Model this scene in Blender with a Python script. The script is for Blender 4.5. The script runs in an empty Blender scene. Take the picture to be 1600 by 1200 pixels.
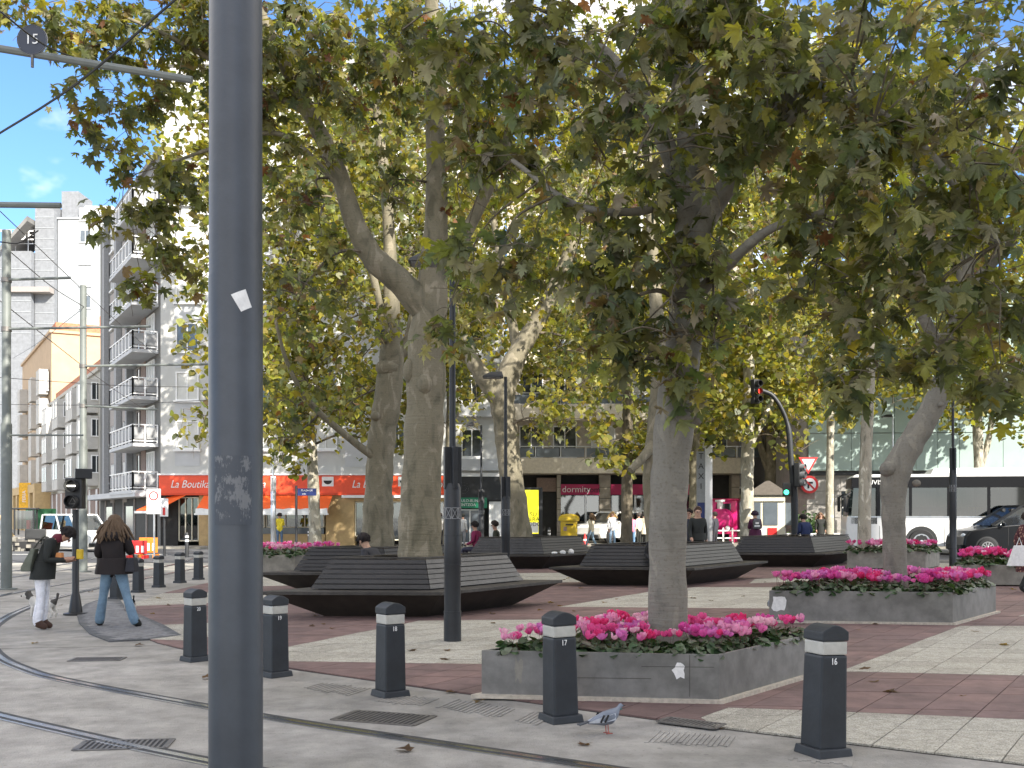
import bpy, bmesh, math, random
import numpy as np
from mathutils import Vector, Matrix
random.seed(7); RNG = np.random.default_rng(11)
scene = bpy.context.scene
CLOUD_OFFSET = (1.21, 7.63, 2.29)
COL = scene.collection
# ------------------------------------------------------------------ camera, sky, sun, exposure
F = 1650.0; HOR = 803.0; HC = 1.65          # focal length in photo pixels, horizon row, eye height
cam = bpy.data.objects.new('camera', bpy.data.cameras.new('camera')); COL.objects.link(cam)
cam.location = (0, 0, HC); cam.rotation_euler = (math.radians(90), 0, 0)
cam.data.sensor_width = 36; cam.data.lens = F/1600*36
cam.data.shift_y = (HOR-600)/1600
cam.data.clip_start = 0.05; cam.data.clip_end = 2000
scene.camera = cam
SUN_EL = math.radians(31); SUN_H = Vector((0.60, -0.80))
world = bpy.data.worlds.new('World'); scene.world = world; world.use_nodes = True
wn = world.node_tree; bg = wn.nodes['Background']
sky = wn.nodes.new('ShaderNodeTexSky'); sky.sky_type = 'NISHITA'; sky.sun_disc = False
sky.sun_elevation = SUN_EL; sky.sun_rotation = math.atan2(SUN_H.x, SUN_H.y)
sky.air_density = 1.0; sky.dust_density = 0.1; sky.ozone_density = 7.5
# fair-weather clouds over the blue: white sky shows through the crowns, blue only over the street on the left
wtc = wn.nodes.new('ShaderNodeTexCoord'); wmap = wn.nodes.new('ShaderNodeMapping'); wmap.inputs['Scale'].default_value = (1, 1, 1.6); wmap.inputs['Location'].default_value = CLOUD_OFFSET
wnz = wn.nodes.new('ShaderNodeTexNoise'); wnz.inputs['Scale'].default_value = 1.7; wnz.inputs['Detail'].default_value = 7; wnz.inputs['Roughness'].default_value = .55
wr = wn.nodes.new('ShaderNodeValToRGB'); wr.color_ramp.elements[0].position = .44; wr.color_ramp.elements[1].position = .56
wmx = wn.nodes.new('ShaderNodeMix'); wmx.data_type = 'RGBA'; wmx.inputs[7].default_value = (10.8, 10.1, 9.2, 1)
wn.links.new(wtc.outputs['Generated'], wmap.inputs['Vector']); wn.links.new(wmap.outputs[0], wnz.inputs['Vector']); wn.links.new(wnz.outputs['Fac'], wr.inputs['Fac'])
wn.links.new(wr.outputs['Color'], wmx.inputs[0]); wn.links.new(sky.outputs[0], wmx.inputs[6]); wn.links.new(wmx.outputs[2], bg.inputs[0]); bg.inputs[1].default_value = 0.10
sun = bpy.data.objects.new('sun', bpy.data.lights.new('sun', 'SUN')); COL.objects.link(sun)
sun.data.energy = 3.9; sun.data.angle = math.radians(0.53); sun.data.color = (1.0, 0.94, 0.84)
to_sun = Vector((SUN_H.x*math.cos(SUN_EL), SUN_H.y*math.cos(SUN_EL), math.sin(SUN_EL)))
sun.rotation_euler = to_sun.to_track_quat('Z', 'Y').to_euler(); sun.location = (0, -20, 60)
scene.view_settings.view_transform = 'Standard'; scene.view_settings.look = 'None'
scene.view_settings.gamma = 1; scene.view_settings.use_curve_mapping = False
scene.view_settings.exposure = 1.5

# ------------------------------------------------------------------ photo pixel helpers
def at(px, py, z=0.0):
    s = (py-HOR)/(HC-z); return Vector(((px-800)/s, F/s, z))
def pt(px, py, d):
    return Vector(((px-800)*d/F, d, HC+(HOR-py)*d/F))

# ------------------------------------------------------------------ materials
MATS = {}
def mat(name, c, rough=.7, metal=0, var=.15, scale=8, bump=0, bscale=None, c2=None, emit=0, trans=0, spec=.5, coat=0, thr=None, dirt=0, specks=0):
    if name in MATS: return MATS[name]
    m = bpy.data.materials.new(name); m.use_nodes = True; nt = m.node_tree; N = nt.nodes; L = nt.links
    b = N['Principled BSDF']; b.inputs['Roughness'].default_value = rough; b.inputs['Metallic'].default_value = metal
    b.inputs['Specular IOR Level'].default_value = spec; b.inputs['Coat Weight'].default_value = coat
    c = tuple(c)
    tc = N.new('ShaderNodeTexCoord')
    if var or c2:
        nz = N.new('ShaderNodeTexNoise'); nz.inputs['Scale'].default_value = scale; nz.inputs['Detail'].default_value = 6
        nz.inputs['Roughness'].default_value = .65
        L.new(tc.outputs['Object'], nz.inputs['Vector'])
        r = N.new('ShaderNodeValToRGB'); e = r.color_ramp.elements
        lo = tuple(x*(1-var) for x in c); hi = tuple(min(1, x*(1+var)) for x in (c2 or c))
        t = thr or (.35, .65)
        e[0].position, e[1].position = t; e[0].color = lo+(1,); e[1].color = hi+(1,)
        L.new(nz.outputs['Fac'], r.inputs['Fac']); out = r.outputs['Color']
        if dirt:
            n3 = N.new('ShaderNodeTexNoise'); n3.inputs['Scale'].default_value = scale*.13; n3.inputs['Detail'].default_value = 5
            L.new(tc.outputs['Object'], n3.inputs['Vector'])
            r3 = N.new('ShaderNodeValToRGB'); r3.color_ramp.elements[0].position = .35; r3.color_ramp.elements[1].position = .62
            d = 1-dirt; r3.color_ramp.elements[0].color = (d, d, d*.97, 1); r3.color_ramp.elements[1].color = (1, 1, 1, 1)
            L.new(n3.outputs['Fac'], r3.inputs['Fac'])
            mx = N.new('ShaderNodeMix'); mx.data_type = 'RGBA'; mx.blend_type = 'MULTIPLY'; mx.inputs[0].default_value = 1
            L.new(out, mx.inputs[6]); L.new(r3.outputs['Color'], mx.inputs[7]); out = mx.outputs[2]
        if specks:   # chewing gum, drips and grit trodden into the paving
            vo = N.new('ShaderNodeTexVoronoi'); vo.inputs['Scale'].default_value = 3.2; vo.inputs['Randomness'].default_value = 1; L.new(tc.outputs['Object'], vo.inputs['Vector'])
            r4 = N.new('ShaderNodeValToRGB'); r4.color_ramp.elements[0].position = .045; r4.color_ramp.elements[1].position = .075; d = 1-specks; r4.color_ramp.elements[0].color = (d, d, d, 1); r4.color_ramp.elements[1].color = (1, 1, 1, 1)
            L.new(vo.outputs['Distance'], r4.inputs['Fac'])
            n5 = N.new('ShaderNodeTexNoise'); n5.inputs['Scale'].default_value = 30; n5.inputs['Detail'].default_value = 4; L.new(tc.outputs['Object'], n5.inputs['Vector'])
            r5 = N.new('ShaderNodeValToRGB'); r5.color_ramp.elements[0].position = .27; r5.color_ramp.elements[1].position = .36; r5.color_ramp.elements[0].color = (.62, .6, .57, 1); r5.color_ramp.elements[1].color = (1, 1, 1, 1); L.new(n5.outputs['Fac'], r5.inputs['Fac'])
            for rr in (r4, r5):
                m4 = N.new('ShaderNodeMix'); m4.data_type = 'RGBA'; m4.blend_type = 'MULTIPLY'; m4.inputs[0].default_value = 1; L.new(out, m4.inputs[6]); L.new(rr.outputs['Color'], m4.inputs[7]); out = m4.outputs[2]
        L.new(out, b.inputs['Base Color'])
    else: b.inputs['Base Color'].default_value = c+(1,)
    if bump:
        n2 = N.new('ShaderNodeTexNoise'); n2.inputs['Scale'].default_value = bscale or scale*6; n2.inputs['Detail'].default_value = 5
        L.new(tc.outputs['Object'], n2.inputs['Vector'])
        bp = N.new('ShaderNodeBump'); bp.inputs['Strength'].default_value = bump; bp.inputs['Distance'].default_value = .02
        L.new(n2.outputs['Fac'], bp.inputs['Height']); L.new(bp.outputs[0], b.inputs['Normal'])
    if emit:
        b.inputs['Emission Color'].default_value = c+(1,); b.inputs['Emission Strength'].default_value = emit
    if trans: b.inputs['Transmission Weight'].default_value = trans
    MATS[name] = m; return m

def glassmat(name, tint, mixf=.5, rough=.03):
    m = bpy.data.materials.new(name); m.use_nodes = True; N = m.node_tree.nodes; L = m.node_tree.links
    N.remove(N['Principled BSDF'])
    g = N.new('ShaderNodeBsdfGlossy'); g.inputs['Roughness'].default_value = rough; g.inputs['Color'].default_value = (.9, .95, 1, 1)
    t = N.new('ShaderNodeBsdfTransparent'); t.inputs['Color'].default_value = tint+(1,)
    fr = N.new('ShaderNodeFresnel'); fr.inputs['IOR'].default_value = 1.5
    mp = N.new('ShaderNodeMath'); mp.operation = 'MULTIPLY_ADD'; mp.inputs[1].default_value = 1.0; mp.inputs[2].default_value = mixf
    L.new(fr.outputs[0], mp.inputs[0])
    mx = N.new('ShaderNodeMixShader'); L.new(mp.outputs[0], mx.inputs[0]); L.new(t.outputs[0], mx.inputs[1]); L.new(g.outputs[0], mx.inputs[2])
    L.new(mx.outputs[0], N['Material Output'].inputs[0]); MATS[name] = m; return m

def leafmat(name, trans=.52, rough=.45, tint=(1.5, 1.5, .6, 1)):
    m = bpy.data.materials.new(name); m.use_nodes = True; N = m.node_tree.nodes; L = m.node_tree.links
    b = N['Principled BSDF']; b.inputs['Roughness'].default_value = rough; b.inputs['Specular IOR Level'].default_value = .5
    a = N.new('ShaderNodeAttribute'); a.attribute_name = 'col'
    tc = N.new('ShaderNodeTexCoord'); nz = N.new('ShaderNodeTexNoise'); nz.inputs['Scale'].default_value = 14; nz.inputs['Detail'].default_value = 3
    L.new(tc.outputs['Object'], nz.inputs['Vector'])
    mx = N.new('ShaderNodeMix'); mx.data_type = 'RGBA'; mx.blend_type = 'MULTIPLY'; mx.inputs[0].default_value = .6
    rr = N.new('ShaderNodeValToRGB'); rr.color_ramp.elements[0].position = .3; rr.color_ramp.elements[0].color = (.55, .5, .45, 1); rr.color_ramp.elements[1].position = .65
    L.new(nz.outputs['Fac'], rr.inputs['Fac']); L.new(a.outputs['Color'], mx.inputs[6]); L.new(rr.outputs['Color'], mx.inputs[7])
    L.new(mx.outputs[2], b.inputs['Base Color'])
    t = N.new('ShaderNodeBsdfTranslucent')
    br = N.new('ShaderNodeMix'); br.data_type = 'RGBA'; br.blend_type = 'MULTIPLY'; br.inputs[0].default_value = 1; br.inputs[7].default_value = tint
    L.new(mx.outputs[2], br.inputs[6]); L.new(br.outputs[2], t.inputs['Color'])
    ms = N.new('ShaderNodeMixShader'); ms.inputs[0].default_value = trans
    L.new(b.outputs[0], ms.inputs[1]); L.new(t.outputs[0], ms.inputs[2]); L.new(ms.outputs[0], N['Material Output'].inputs[0])
    MATS[name] = m; return m

def barkmat(name, c1, c2, c3):
    m = bpy.data.materials.new(name); m.use_nodes = True; N = m.node_tree.nodes; L = m.node_tree.links
    b = N['Principled BSDF']; b.inputs['Roughness'].default_value = .85; b.inputs['Specular IOR Level'].default_value = .25
    tc = N.new('ShaderNodeTexCoord'); mp = N.new('ShaderNodeMapping'); mp.inputs['Scale'].default_value = (1, 1, .45)
    L.new(tc.outputs['Object'], mp.inputs['Vector'])
    n1 = N.new('ShaderNodeTexNoise'); n1.inputs['Scale'].default_value = 5; n1.inputs['Detail'].default_value = 7; n1.inputs['Distortion'].default_value = .6
    L.new(mp.outputs[0], n1.inputs['Vector'])
    r = N.new('ShaderNodeValToRGB'); e = r.color_ramp.elements
    e[0].position = .33; e[0].color = c1+(1,); e[1].position = .62; e[1].color = c3+(1,)
    k = e.new(.47); k.color = c2+(1,); k2 = e.new(.57); k2.color = c2+(1,)
    L.new(n1.outputs['Fac'], r.inputs['Fac'])
    n2 = N.new('ShaderNodeTexNoise'); n2.inputs['Scale'].default_value = 38; n2.inputs['Detail'].default_value = 4; L.new(tc.outputs['Object'], n2.inputs['Vector'])
    r2 = N.new('ShaderNodeValToRGB'); r2.color_ramp.elements[0].position = .3; r2.color_ramp.elements[0].color = (.7, .68, .65, 1); r2.color_ramp.elements[1].position = .45
    L.new(n2.outputs['Fac'], r2.inputs['Fac'])
    mx = N.new('ShaderNodeMix'); mx.data_type = 'RGBA'; mx.blend_type = 'MULTIPLY'; mx.inputs[0].default_value = .7
    L.new(r.outputs['Color'], mx.inputs[6]); L.new(r2.outputs['Color'], mx.inputs[7]); L.new(mx.outputs[2], b.inputs['Base Color'])
    # stretched rings like the horizontal wrinkles of plane bark
    m3 = N.new('ShaderNodeMapping'); m3.inputs['Scale'].default_value = (2, 2, 14); L.new(tc.outputs['Object'], m3.inputs['Vector'])
    n3 = N.new('ShaderNodeTexNoise'); n3.inputs['Scale'].default_value = 2.2; n3.inputs['Detail'].default_value = 5; L.new(m3.outputs[0], n3.inputs['Vector'])
    ad = N.new('ShaderNodeMath'); ad.operation = 'ADD'; L.new(n3.outputs['Fac'], ad.inputs[0]); L.new(n1.outputs['Fac'], ad.inputs[1])
    bp = N.new('ShaderNodeBump'); bp.inputs['Strength'].default_value = .42; bp.inputs['Distance'].default_value = .03
    L.new(ad.outputs[0], bp.inputs['Height']); L.new(bp.outputs[0], b.inputs['Normal'])
    MATS[name] = m; return m

mat('concrete', (.295, .282, .262), .85, var=.25, scale=2.6, bump=.5, bscale=70, dirt=.36, specks=.3)
mat('asphalt', (.085, .088, .095), .85, var=.2, scale=9, bump=.2, dirt=.2)
mat('paving_far', (.36, .34, .30), .85, var=.15, scale=5, dirt=.2)
mat('slab_red', (.150, .094, .088), .8, var=.22, scale=3.5, bump=.15, bscale=60, dirt=.3, specks=.3)
mat('slab_red2', (.178, .110, .100), .8, var=.22, scale=3.5, bump=.15, bscale=60, dirt=.3, specks=.3)
mat('slab_beige', (.24, .228, .192), .85, var=.3, c2=(.47, .445, .385), scale=110, bump=.5, bscale=90, dirt=.22, specks=.3)
mat('slab_beige2', (.205, .193, .16), .85, var=.3, c2=(.41, .385, .33), scale=110, bump=.5, bscale=90, dirt=.25, specks=.3)
mat('joint_light', (.20, .19, .175), .9, var=.2)
mat('joint', (.05, .045, .04), .95, var=.2)
mat('sett', (.165, .165, .17), .8, var=.25, scale=6, bump=.2)
mat('steel_rail', (.55, .56, .58), .22, metal=1, var=.1, scale=20)
mat('groove', (.03, .03, .03), .7, var=.2)
mat('rail_side', (.16, .15, .14), .5, metal=.6, var=.2)
mat('line_white', (.7, .7, .66), .7, var=.2, scale=12)
mat('bollard', (.024, .028, .034), .55, var=.18, scale=5, bump=.08, dirt=.25)
mat('bollard_band', (.42, .41, .37), .35, var=.12, scale=9)
mat('pole_grey', (.052, .060, .073), .45, var=.12, scale=3.5, bump=.06, bscale=30, dirt=.18)
mat('pole_scuff', (.20, .205, .21), .7, var=.3, scale=30)
mat('pole_green', (.15, .165, .155), .55, var=.12, scale=3, dirt=.2)
mat('lamp_metal', (.026, .028, .032), .5, metal=.2, var=.15, scale=6, dirt=.2)
mat('black_metal', (.015, .016, .018), .45, var=.1)
mat('white_paint', (.75, .75, .74), .5, var=.06, scale=6)
mat('paper', (.72, .71, .69), .8, var=.1, scale=20)
mat('wood_dark', (.017, .0145, .013), .42, var=.35, scale=11, bump=.25, bscale=50, dirt=.35)
mat('wood_worn_sheen', (.046, .044, .044), .38, var=.35, scale=9, bump=.25, bscale=50, dirt=.3)  # worn slats, with the pale sheen of their side put into the colour
mat('wood_seat', (.040, .035, .030), .6, var=.35, scale=8, bump=.25, bscale=40, dirt=.35)
mat('base_brown', (.038, .030, .024), .75, var=.3, scale=3, bump=.2, dirt=.4)
mat('planter_steel', (.215, .208, .198), .5, metal=.35, var=.2, scale=5, bump=.05, dirt=.35)
mat('planter_concrete', (.25, .235, .205), .85, var=.2, scale=5, bump=.2, dirt=.25)
mat('mortar', (.45, .40, .33), .9, var=.2, scale=20, bump=.3)
mat('soil', (.035, .025, .018), .95, var=.4, scale=18, bump=.6)
mat('litter', (.085, .058, .028), .9, var=.5, scale=25, bump=.6)
mat('rust', (.18, .07, .03), .9, var=.3)
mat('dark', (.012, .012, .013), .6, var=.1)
mat('glass_dark', (.02, .025, .03), .06, var=0, spec=.8)
mat('glass_mid', (.10, .12, .14), .12, var=.2, scale=1.2, spec=.7)
mat('blind', (.55, .55, .52), .7, var=.08, scale=3)
mat('wall_white', (.50, .50, .485), .8, var=.05, scale=1.5, dirt=.08)
mat('wall_panel', (.46, .47, .48), .7, var=.06, scale=1)
mat('wall_grey', (.175, .172, .165), .8, var=.1, scale=1.5, dirt=.15)
mat('wall_grey_light', (.27, .275, .28), .8, var=.08)
mat('wall_taupe', (.30, .27, .25), .8, var=.1)
mat('wall_brick', (.25, .18, .15), .85, var=.15, scale=9)
mat('wall_peach', (.46, .33, .21), .85, var=.06, scale=1)
mat('wall_ochre', (.50, .36, .18), .85, var=.12, scale=3)
mat('bay_white', (.46, .445, .41), .7, var=.1, scale=1.5)
mat('wall_cream', (.43, .41, .365), .8, var=.08, scale=1.5, dirt=.12)
mat('wall_tower', (.34, .36, .375), .8, var=.06, scale=.4)
mat('wall_block', (.20, .21, .225), .85, var=.15, scale=2)
mat('wall_stone', (.42, .37, .31), .85, var=.15, scale=3, dirt=.15)
mat('wall_beige', (.58, .53, .43), .85, var=.12, scale=6)
mat('museum_stone', (.27, .255, .235), .8, var=.12, scale=3)
mat('roof_brown', (.10, .085, .07), .8, var=.15)
mat('museum_glass', (.30, .38, .355), .25, var=.08, scale=.4, spec=.6)
mat('terracotta', (.42, .17, .09), .85, var=.25, scale=5)
mat('orange', (.85, .13, .02), .6, var=.06)
mat('orange_dark', (.60, .06, .015), .6, var=.08)
mat('orange_sign', (.75, .075, .02), .45, var=.05)
mat('magenta', (.42, .012, .09), .5, var=.06)
mat('pink', (.60, .015, .17), .4, var=.05, coat=.3)
mat('green_sign', (.01, .18, .09), .45, var=.08)
mat('blue_sign', (.015, .03, .14), .45, var=.08)
mat('sign_navy', (.028, .035, .055), .5, var=.08)
mat('yellow', (.78, .70, .02), .5, var=.04)
mat('yellow_post', (.62, .42, .01), .45, var=.12, scale=6, dirt=.2)
mat('barrier_orange', (.62, .20, .02), .5, var=.1)
mat('amber', (.75, .40, .02), .6, var=.2, scale=6)
mat('red', (.55, .02, .02), .5, var=.05)
mat('cream_paint', (.68, .64, .50), .6, var=.06)
mat('shop_dark', (.018, .017, .016), .7, var=.3, scale=3)
mat('goods', (.09, .055, .035), .8, var=.5, c2=(.55, .40, .28), scale=5.5, thr=(.42, .68))
mat('rubber', (.016, .016, .017), .8, var=.15)
mat('alloy', (.55, .56, .58), .3, metal=.9, var=.05)
mat('car_white', (.78, .78, .76), .3, var=.02, coat=.5)
mat('car_dark', (.004, .005, .007), .3, var=.05, coat=.15, spec=.35)
mat('bus_black', (.005, .005, .006), .35, var=.05, spec=.3)
mat('bus_white', (.76, .76, .75), .35, var=.03, coat=.3)
mat('lens_clear', (.6, .65, .7), .15, var=.05)
mat('plastic_dark', (.02, .021, .022), .6, var=.1)
mat('seat_blue', (.02, .06, .22), .8, var=.2)
mat('green_net', (.012, .085, .03), .8, var=.3, scale=5)
mat('lit_white', (1.0, .97, .85), .4, var=0, emit=2.5)
mat('lit_red', (1.0, .05, .03), .4, var=0, emit=.8)
mat('lit_green', (.05, .9, .45), .4, var=0, emit=2)
mat('lit_yellow', (.9, .82, .03), .5, var=0, emit=.35)
glassmat('glass_tint', (.30, .36, .36), .10)
glassmat('glass_bus', (.07, .085, .085), .06)
glassmat('glass_blue', (.25, .33, .45), .22)
leafmat('leaf'); leafmat('cyc_leaf', .2, .4); leafmat('petal', .4, .5, (1.1, 1.1, 1.1, 1))
barkmat('bark_grey', (.15, .14, .118), (.20, .185, .155), (.245, .225, .185))
barkmat('bark_olive', (.115, .105, .072), (.18, .16, .112), (.25, .22, .16))
barkmat('bark_pale', (.16, .15, .115), (.36, .33, .26), (.62, .58, .48))
barkmat('bark_dark', (.055, .048, .035), (.12, .10, .07), (.19, .16, .115))

# ------------------------------------------------------------------ mesh builder
class MB:
    def __init__(s): s.V = []; s.F = []; s.M = []; s.S = []
    def add(s, V, Fs, m=0, smooth=False):
        o = len(s.V); s.V += [tuple(v) for v in V]
        for f in Fs: s.F.append(tuple(i+o for i in f)); s.M.append(m); s.S.append(smooth)
        return s
    def box(s, c, size, rz=0, m=0, taper=(1, 1)):
        x, y, z = (k/2 for k in size); ca, sa = math.cos(rz), math.sin(rz); V = []
        for sz in (-1, 1):
            tx, ty = taper if sz > 0 else (1, 1)
            for sx, sy in ((-1, -1), (1, -1), (1, 1), (-1, 1)):
                px, py = sx*x*tx, sy*y*ty
                V.append((c[0]+px*ca-py*sa, c[1]+px*sa+py*ca, c[2]+sz*z))
        return s.add(V, [(3, 2, 1, 0), (4, 5, 6, 7), (0, 1, 5, 4), (1, 2, 6, 5), (2, 3, 7, 6), (3, 0, 4, 7)], m)
    def bar(s, a, b, w, h, m=0, up=(0, 0, 1)):
        a = Vector(a); b = Vector(b); d = (b-a).normalized(); up = Vector(up)
        if abs(d.dot(up)) > .98: up = Vector((0, 1, 0))
        r = d.cross(up).normalized()*(w/2); u = r.cross(d).normalized()*(h/2)
        V = [p+i*r+j*u for p in (a, b) for i, j in ((-1, -1), (1, -1), (1, 1), (-1, 1))]
        return s.add(V, [(0, 1, 2, 3), (7, 6, 5, 4), (0, 4, 5, 1), (1, 5, 6, 2), (2, 6, 7, 3), (3, 7, 4, 0)], m)
    def prism(s, P, z0, z1, m=0, m_top=None):
        n = len(P); V = [(p[0], p[1], z0) for p in P]+[(p[0], p[1], z1) for p in P]
        s.add(V, [tuple(range(n))[::-1]]+[(i, (i+1) % n, n+(i+1) % n, n+i) for i in range(n)], m)
        return s.add(V, [tuple(range(n, 2*n))], m if m_top is None else m_top)
    def loft(s, rings, m=0, cap=True, smooth=False, closed=True):
        n = len(rings[0]); V = [p for r in rings for p in r]; Fs = []
        for k in range(len(rings)-1):
            for i in range(n if closed else n-1):
                j = (i+1) % n; Fs.append((k*n+i, k*n+j, (k+1)*n+j, (k+1)*n+i))
        if cap: Fs += [tuple(range(n))[::-1], tuple(range((len(rings)-1)*n, len(rings)*n))]
        return s.add(V, Fs, m, smooth)
    def tube(s, pts, rad, n=8, m=0, cap=True, smooth=True, rough=0, seed=0):
        pts = [Vector(p) for p in pts]
        if not hasattr(rad, '__len__'): rad = [rad]*len(pts)
        rings = []; ref = Vector((.1, 1, .05)); rn = random.Random(seed)
        for i, p in enumerate(pts):
            d = (pts[min(i+1, len(pts)-1)]-pts[max(i-1, 0)]).normalized()
            if abs(d.dot(ref.normalized())) > .95: ref = Vector((1, .1, .1))
            u = d.cross(ref).normalized(); v = d.cross(u).normalized(); ref = u.cross(d)*1.0
            rings.append([p+(u*math.cos(a)+v*math.sin(a))*rad[i]*(1+rough*(rn.random()-.5)*2) for a in (2*math.pi*k/n for k in range(n))])
        return s.loft(rings, m, cap, smooth)
    def lathe(s, prof, c=(0, 0, 0), n=16, m=0, axis='z', smooth=True, cap=True):
        rings = []
        for r, h in prof:
            ring = []
            for k in range(n):
                a = 2*math.pi*k/n; p = (r*math.cos(a), r*math.sin(a), h)
                if axis == 'y': p = (p[0], p[2], p[1])
                if axis == 'x': p = (p[2], p[0], p[1])
                ring.append((c[0]+p[0], c[1]+p[1], c[2]+p[2]))
            rings.append(ring)
        return s.loft(rings, m, cap, smooth)
    def ball(s, c, r, n=10, k=6, m=0, sq=(1, 1, 1)):
        prof = [(max(.001, math.sin(math.pi*i/k)), -math.cos(math.pi*i/k)) for i in range(k+1)]
        o = len(s.V); s.lathe(prof, (0, 0, 0), n, m)
        s.V[o:] = [(c[0]+v[0]*r*sq[0], c[1]+v[1]*r*sq[1], c[2]+v[2]*r*sq[2]) for v in s.V[o:]]
        return s
    def quad(s, a, b, c, d, m=0): return s.add([a, b, c, d], [(0, 1, 2, 3)], m)
    def mesh(s, name, mats, off=None):
        me = bpy.data.meshes.new(name)
        V = s.V if off is None else [(v[0]-off[0], v[1]-off[1], v[2]-off[2]) for v in s.V]
        me.from_pydata(V, [], s.F)
        for m in ([mats] if isinstance(mats, str) else mats): me.materials.append(MATS[m])
        me.polygons.foreach_set('material_index', s.M); me.polygons.foreach_set('use_smooth', s.S); me.update()
        if any(s.S): me.set_sharp_from_angle(angle=.75)
        return me
    def build(s, name, mats, parent=None, off=None, bevel=0):
        if bevel:
            me = s.mesh(name, mats, off); bm = bmesh.new(); bm.from_mesh(me); bmesh.ops.remove_doubles(bm, verts=bm.verts, dist=1e-5)
            ed = [e for e in bm.edges if len(e.link_faces) == 2 and e.calc_face_angle(0) > .5]
            bmesh.ops.bevel(bm, geom=ed, offset=bevel, segments=2, profile=.6, affect='EDGES', clamp_overlap=True); bm.to_mesh(me); bm.free()
        else: me = s.mesh(name, mats, off)
        return link(name, me, parent)
def link(name, me, parent=None, loc=None, rz=None):
    o = bpy.data.objects.new(name, me); COL.objects.link(o)
    if parent is not None: o.parent = parent
    if loc is not None: o.location = loc
    if rz is not None: o.rotation_euler = (0, 0, rz)
    return o
def tag(o, label=None, cat=None, group=None, kind=None):
    if label: o['label'] = label
    if cat: o['category'] = cat
    if group: o['group'] = group
    if kind: o['kind'] = kind
    return o
def thing(name, label, cat, loc=(0, 0, 0), rz=0, group=None):
    return tag(link(name, None, None, loc, rz), label, cat, group)
def copy_tree(o, parent=None):
    c = o.copy(); COL.objects.link(c); c.parent = parent
    for ch in list(o.children): copy_tree(ch, c)
    return c
FONT_CACHE = {}
def text_mesh(body, size, m, ext=.002, align='CENTER', shear=0):
    cu = bpy.data.curves.new('lettering', 'FONT'); cu.body = body; cu.size = size; cu.extrude = ext
    cu.shear = shear; cu.align_x = align; cu.align_y = 'CENTER'; cu.resolution_u = 3
    o = bpy.data.objects.new('lettering', cu); COL.objects.link(o)
    dg = bpy.context.evaluated_depsgraph_get()
    me = bpy.data.meshes.new_from_object(o.evaluated_get(dg)); bpy.data.objects.remove(o)
    me.materials.clear(); me.materials.append(MATS[m]); return me
def text(body, size, m, loc, parent=None, rx=math.pi/2, rz=0, name='lettering', sx=1, shear=0):
    o = link(name, text_mesh(body, size, m, shear=shear), parent, loc); o.rotation_euler = (rx, 0, rz); o.scale = (sx, 1, 1); return o
def clip_poly(P, C):
    """Sutherland-Hodgman: polygon P (list of 2-tuples) against convex counter-clockwise C"""
    out = list(P)
    for i in range(len(C)):
        a, b = C[i], C[(i+1) % len(C)]; inp, out = out, []
        side = lambda p: (b[0]-a[0])*(p[1]-a[1])-(b[1]-a[1])*(p[0]-a[0])
        for k in range(len(inp)):
            p, q = inp[k], inp[(k+1) % len(inp)]; sp, sq = side(p), side(q)
            if sp >= 0: out.append(p)
            if (sp > 0 > sq) or (sp < 0 < sq):
                t = sp/(sp-sq); out.append((p[0]+(q[0]-p[0])*t, p[1]+(q[1]-p[1])*t))
        if len(out) < 3: return []
    return out
def area2(P): return .5*sum(P[i][0]*P[(i+1) % len(P)][1]-P[(i+1) % len(P)][0]*P[i][1] for i in range(len(P)))
def ccw(P): return P if area2(P) > 0 else P[::-1]
def inset(P, w):
    """inset a ccw convex polygon by w"""
    n = len(P); L = []
    for i in range(n):
        a, b = Vector(P[i][:2]), Vector(P[(i+1) % n][:2]); d = (b-a).normalized(); nn = Vector((-d.y, d.x)); L.append((a+nn*w, d))
    R = []
    for i in range(n):
        p, d = L[i-1]; q, e = L[i]; den = d.x*e.y-d.y*e.x; t = ((q.x-p.x)*e.y-(q.y-p.y)*e.x)/den; R.append(p+d*t)
    return R
def spline(P, n=8):
    """Catmull-Rom through points"""
    P = [Vector(p) for p in P]; Q = [P[0]*2-P[1]]+P+[P[-1]*2-P[-2]]; R = []
    for i in range(1, len(Q)-2):
        for k in range(n):
            t = k/n; a, b, c, d = Q[i-1:i+3]
            R.append(.5*((2*b)+(c-a)*t+(2*a-5*b+4*c-d)*t*t+(3*b-a-3*c+d)*t**3))
    return R+[P[-1]]

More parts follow.
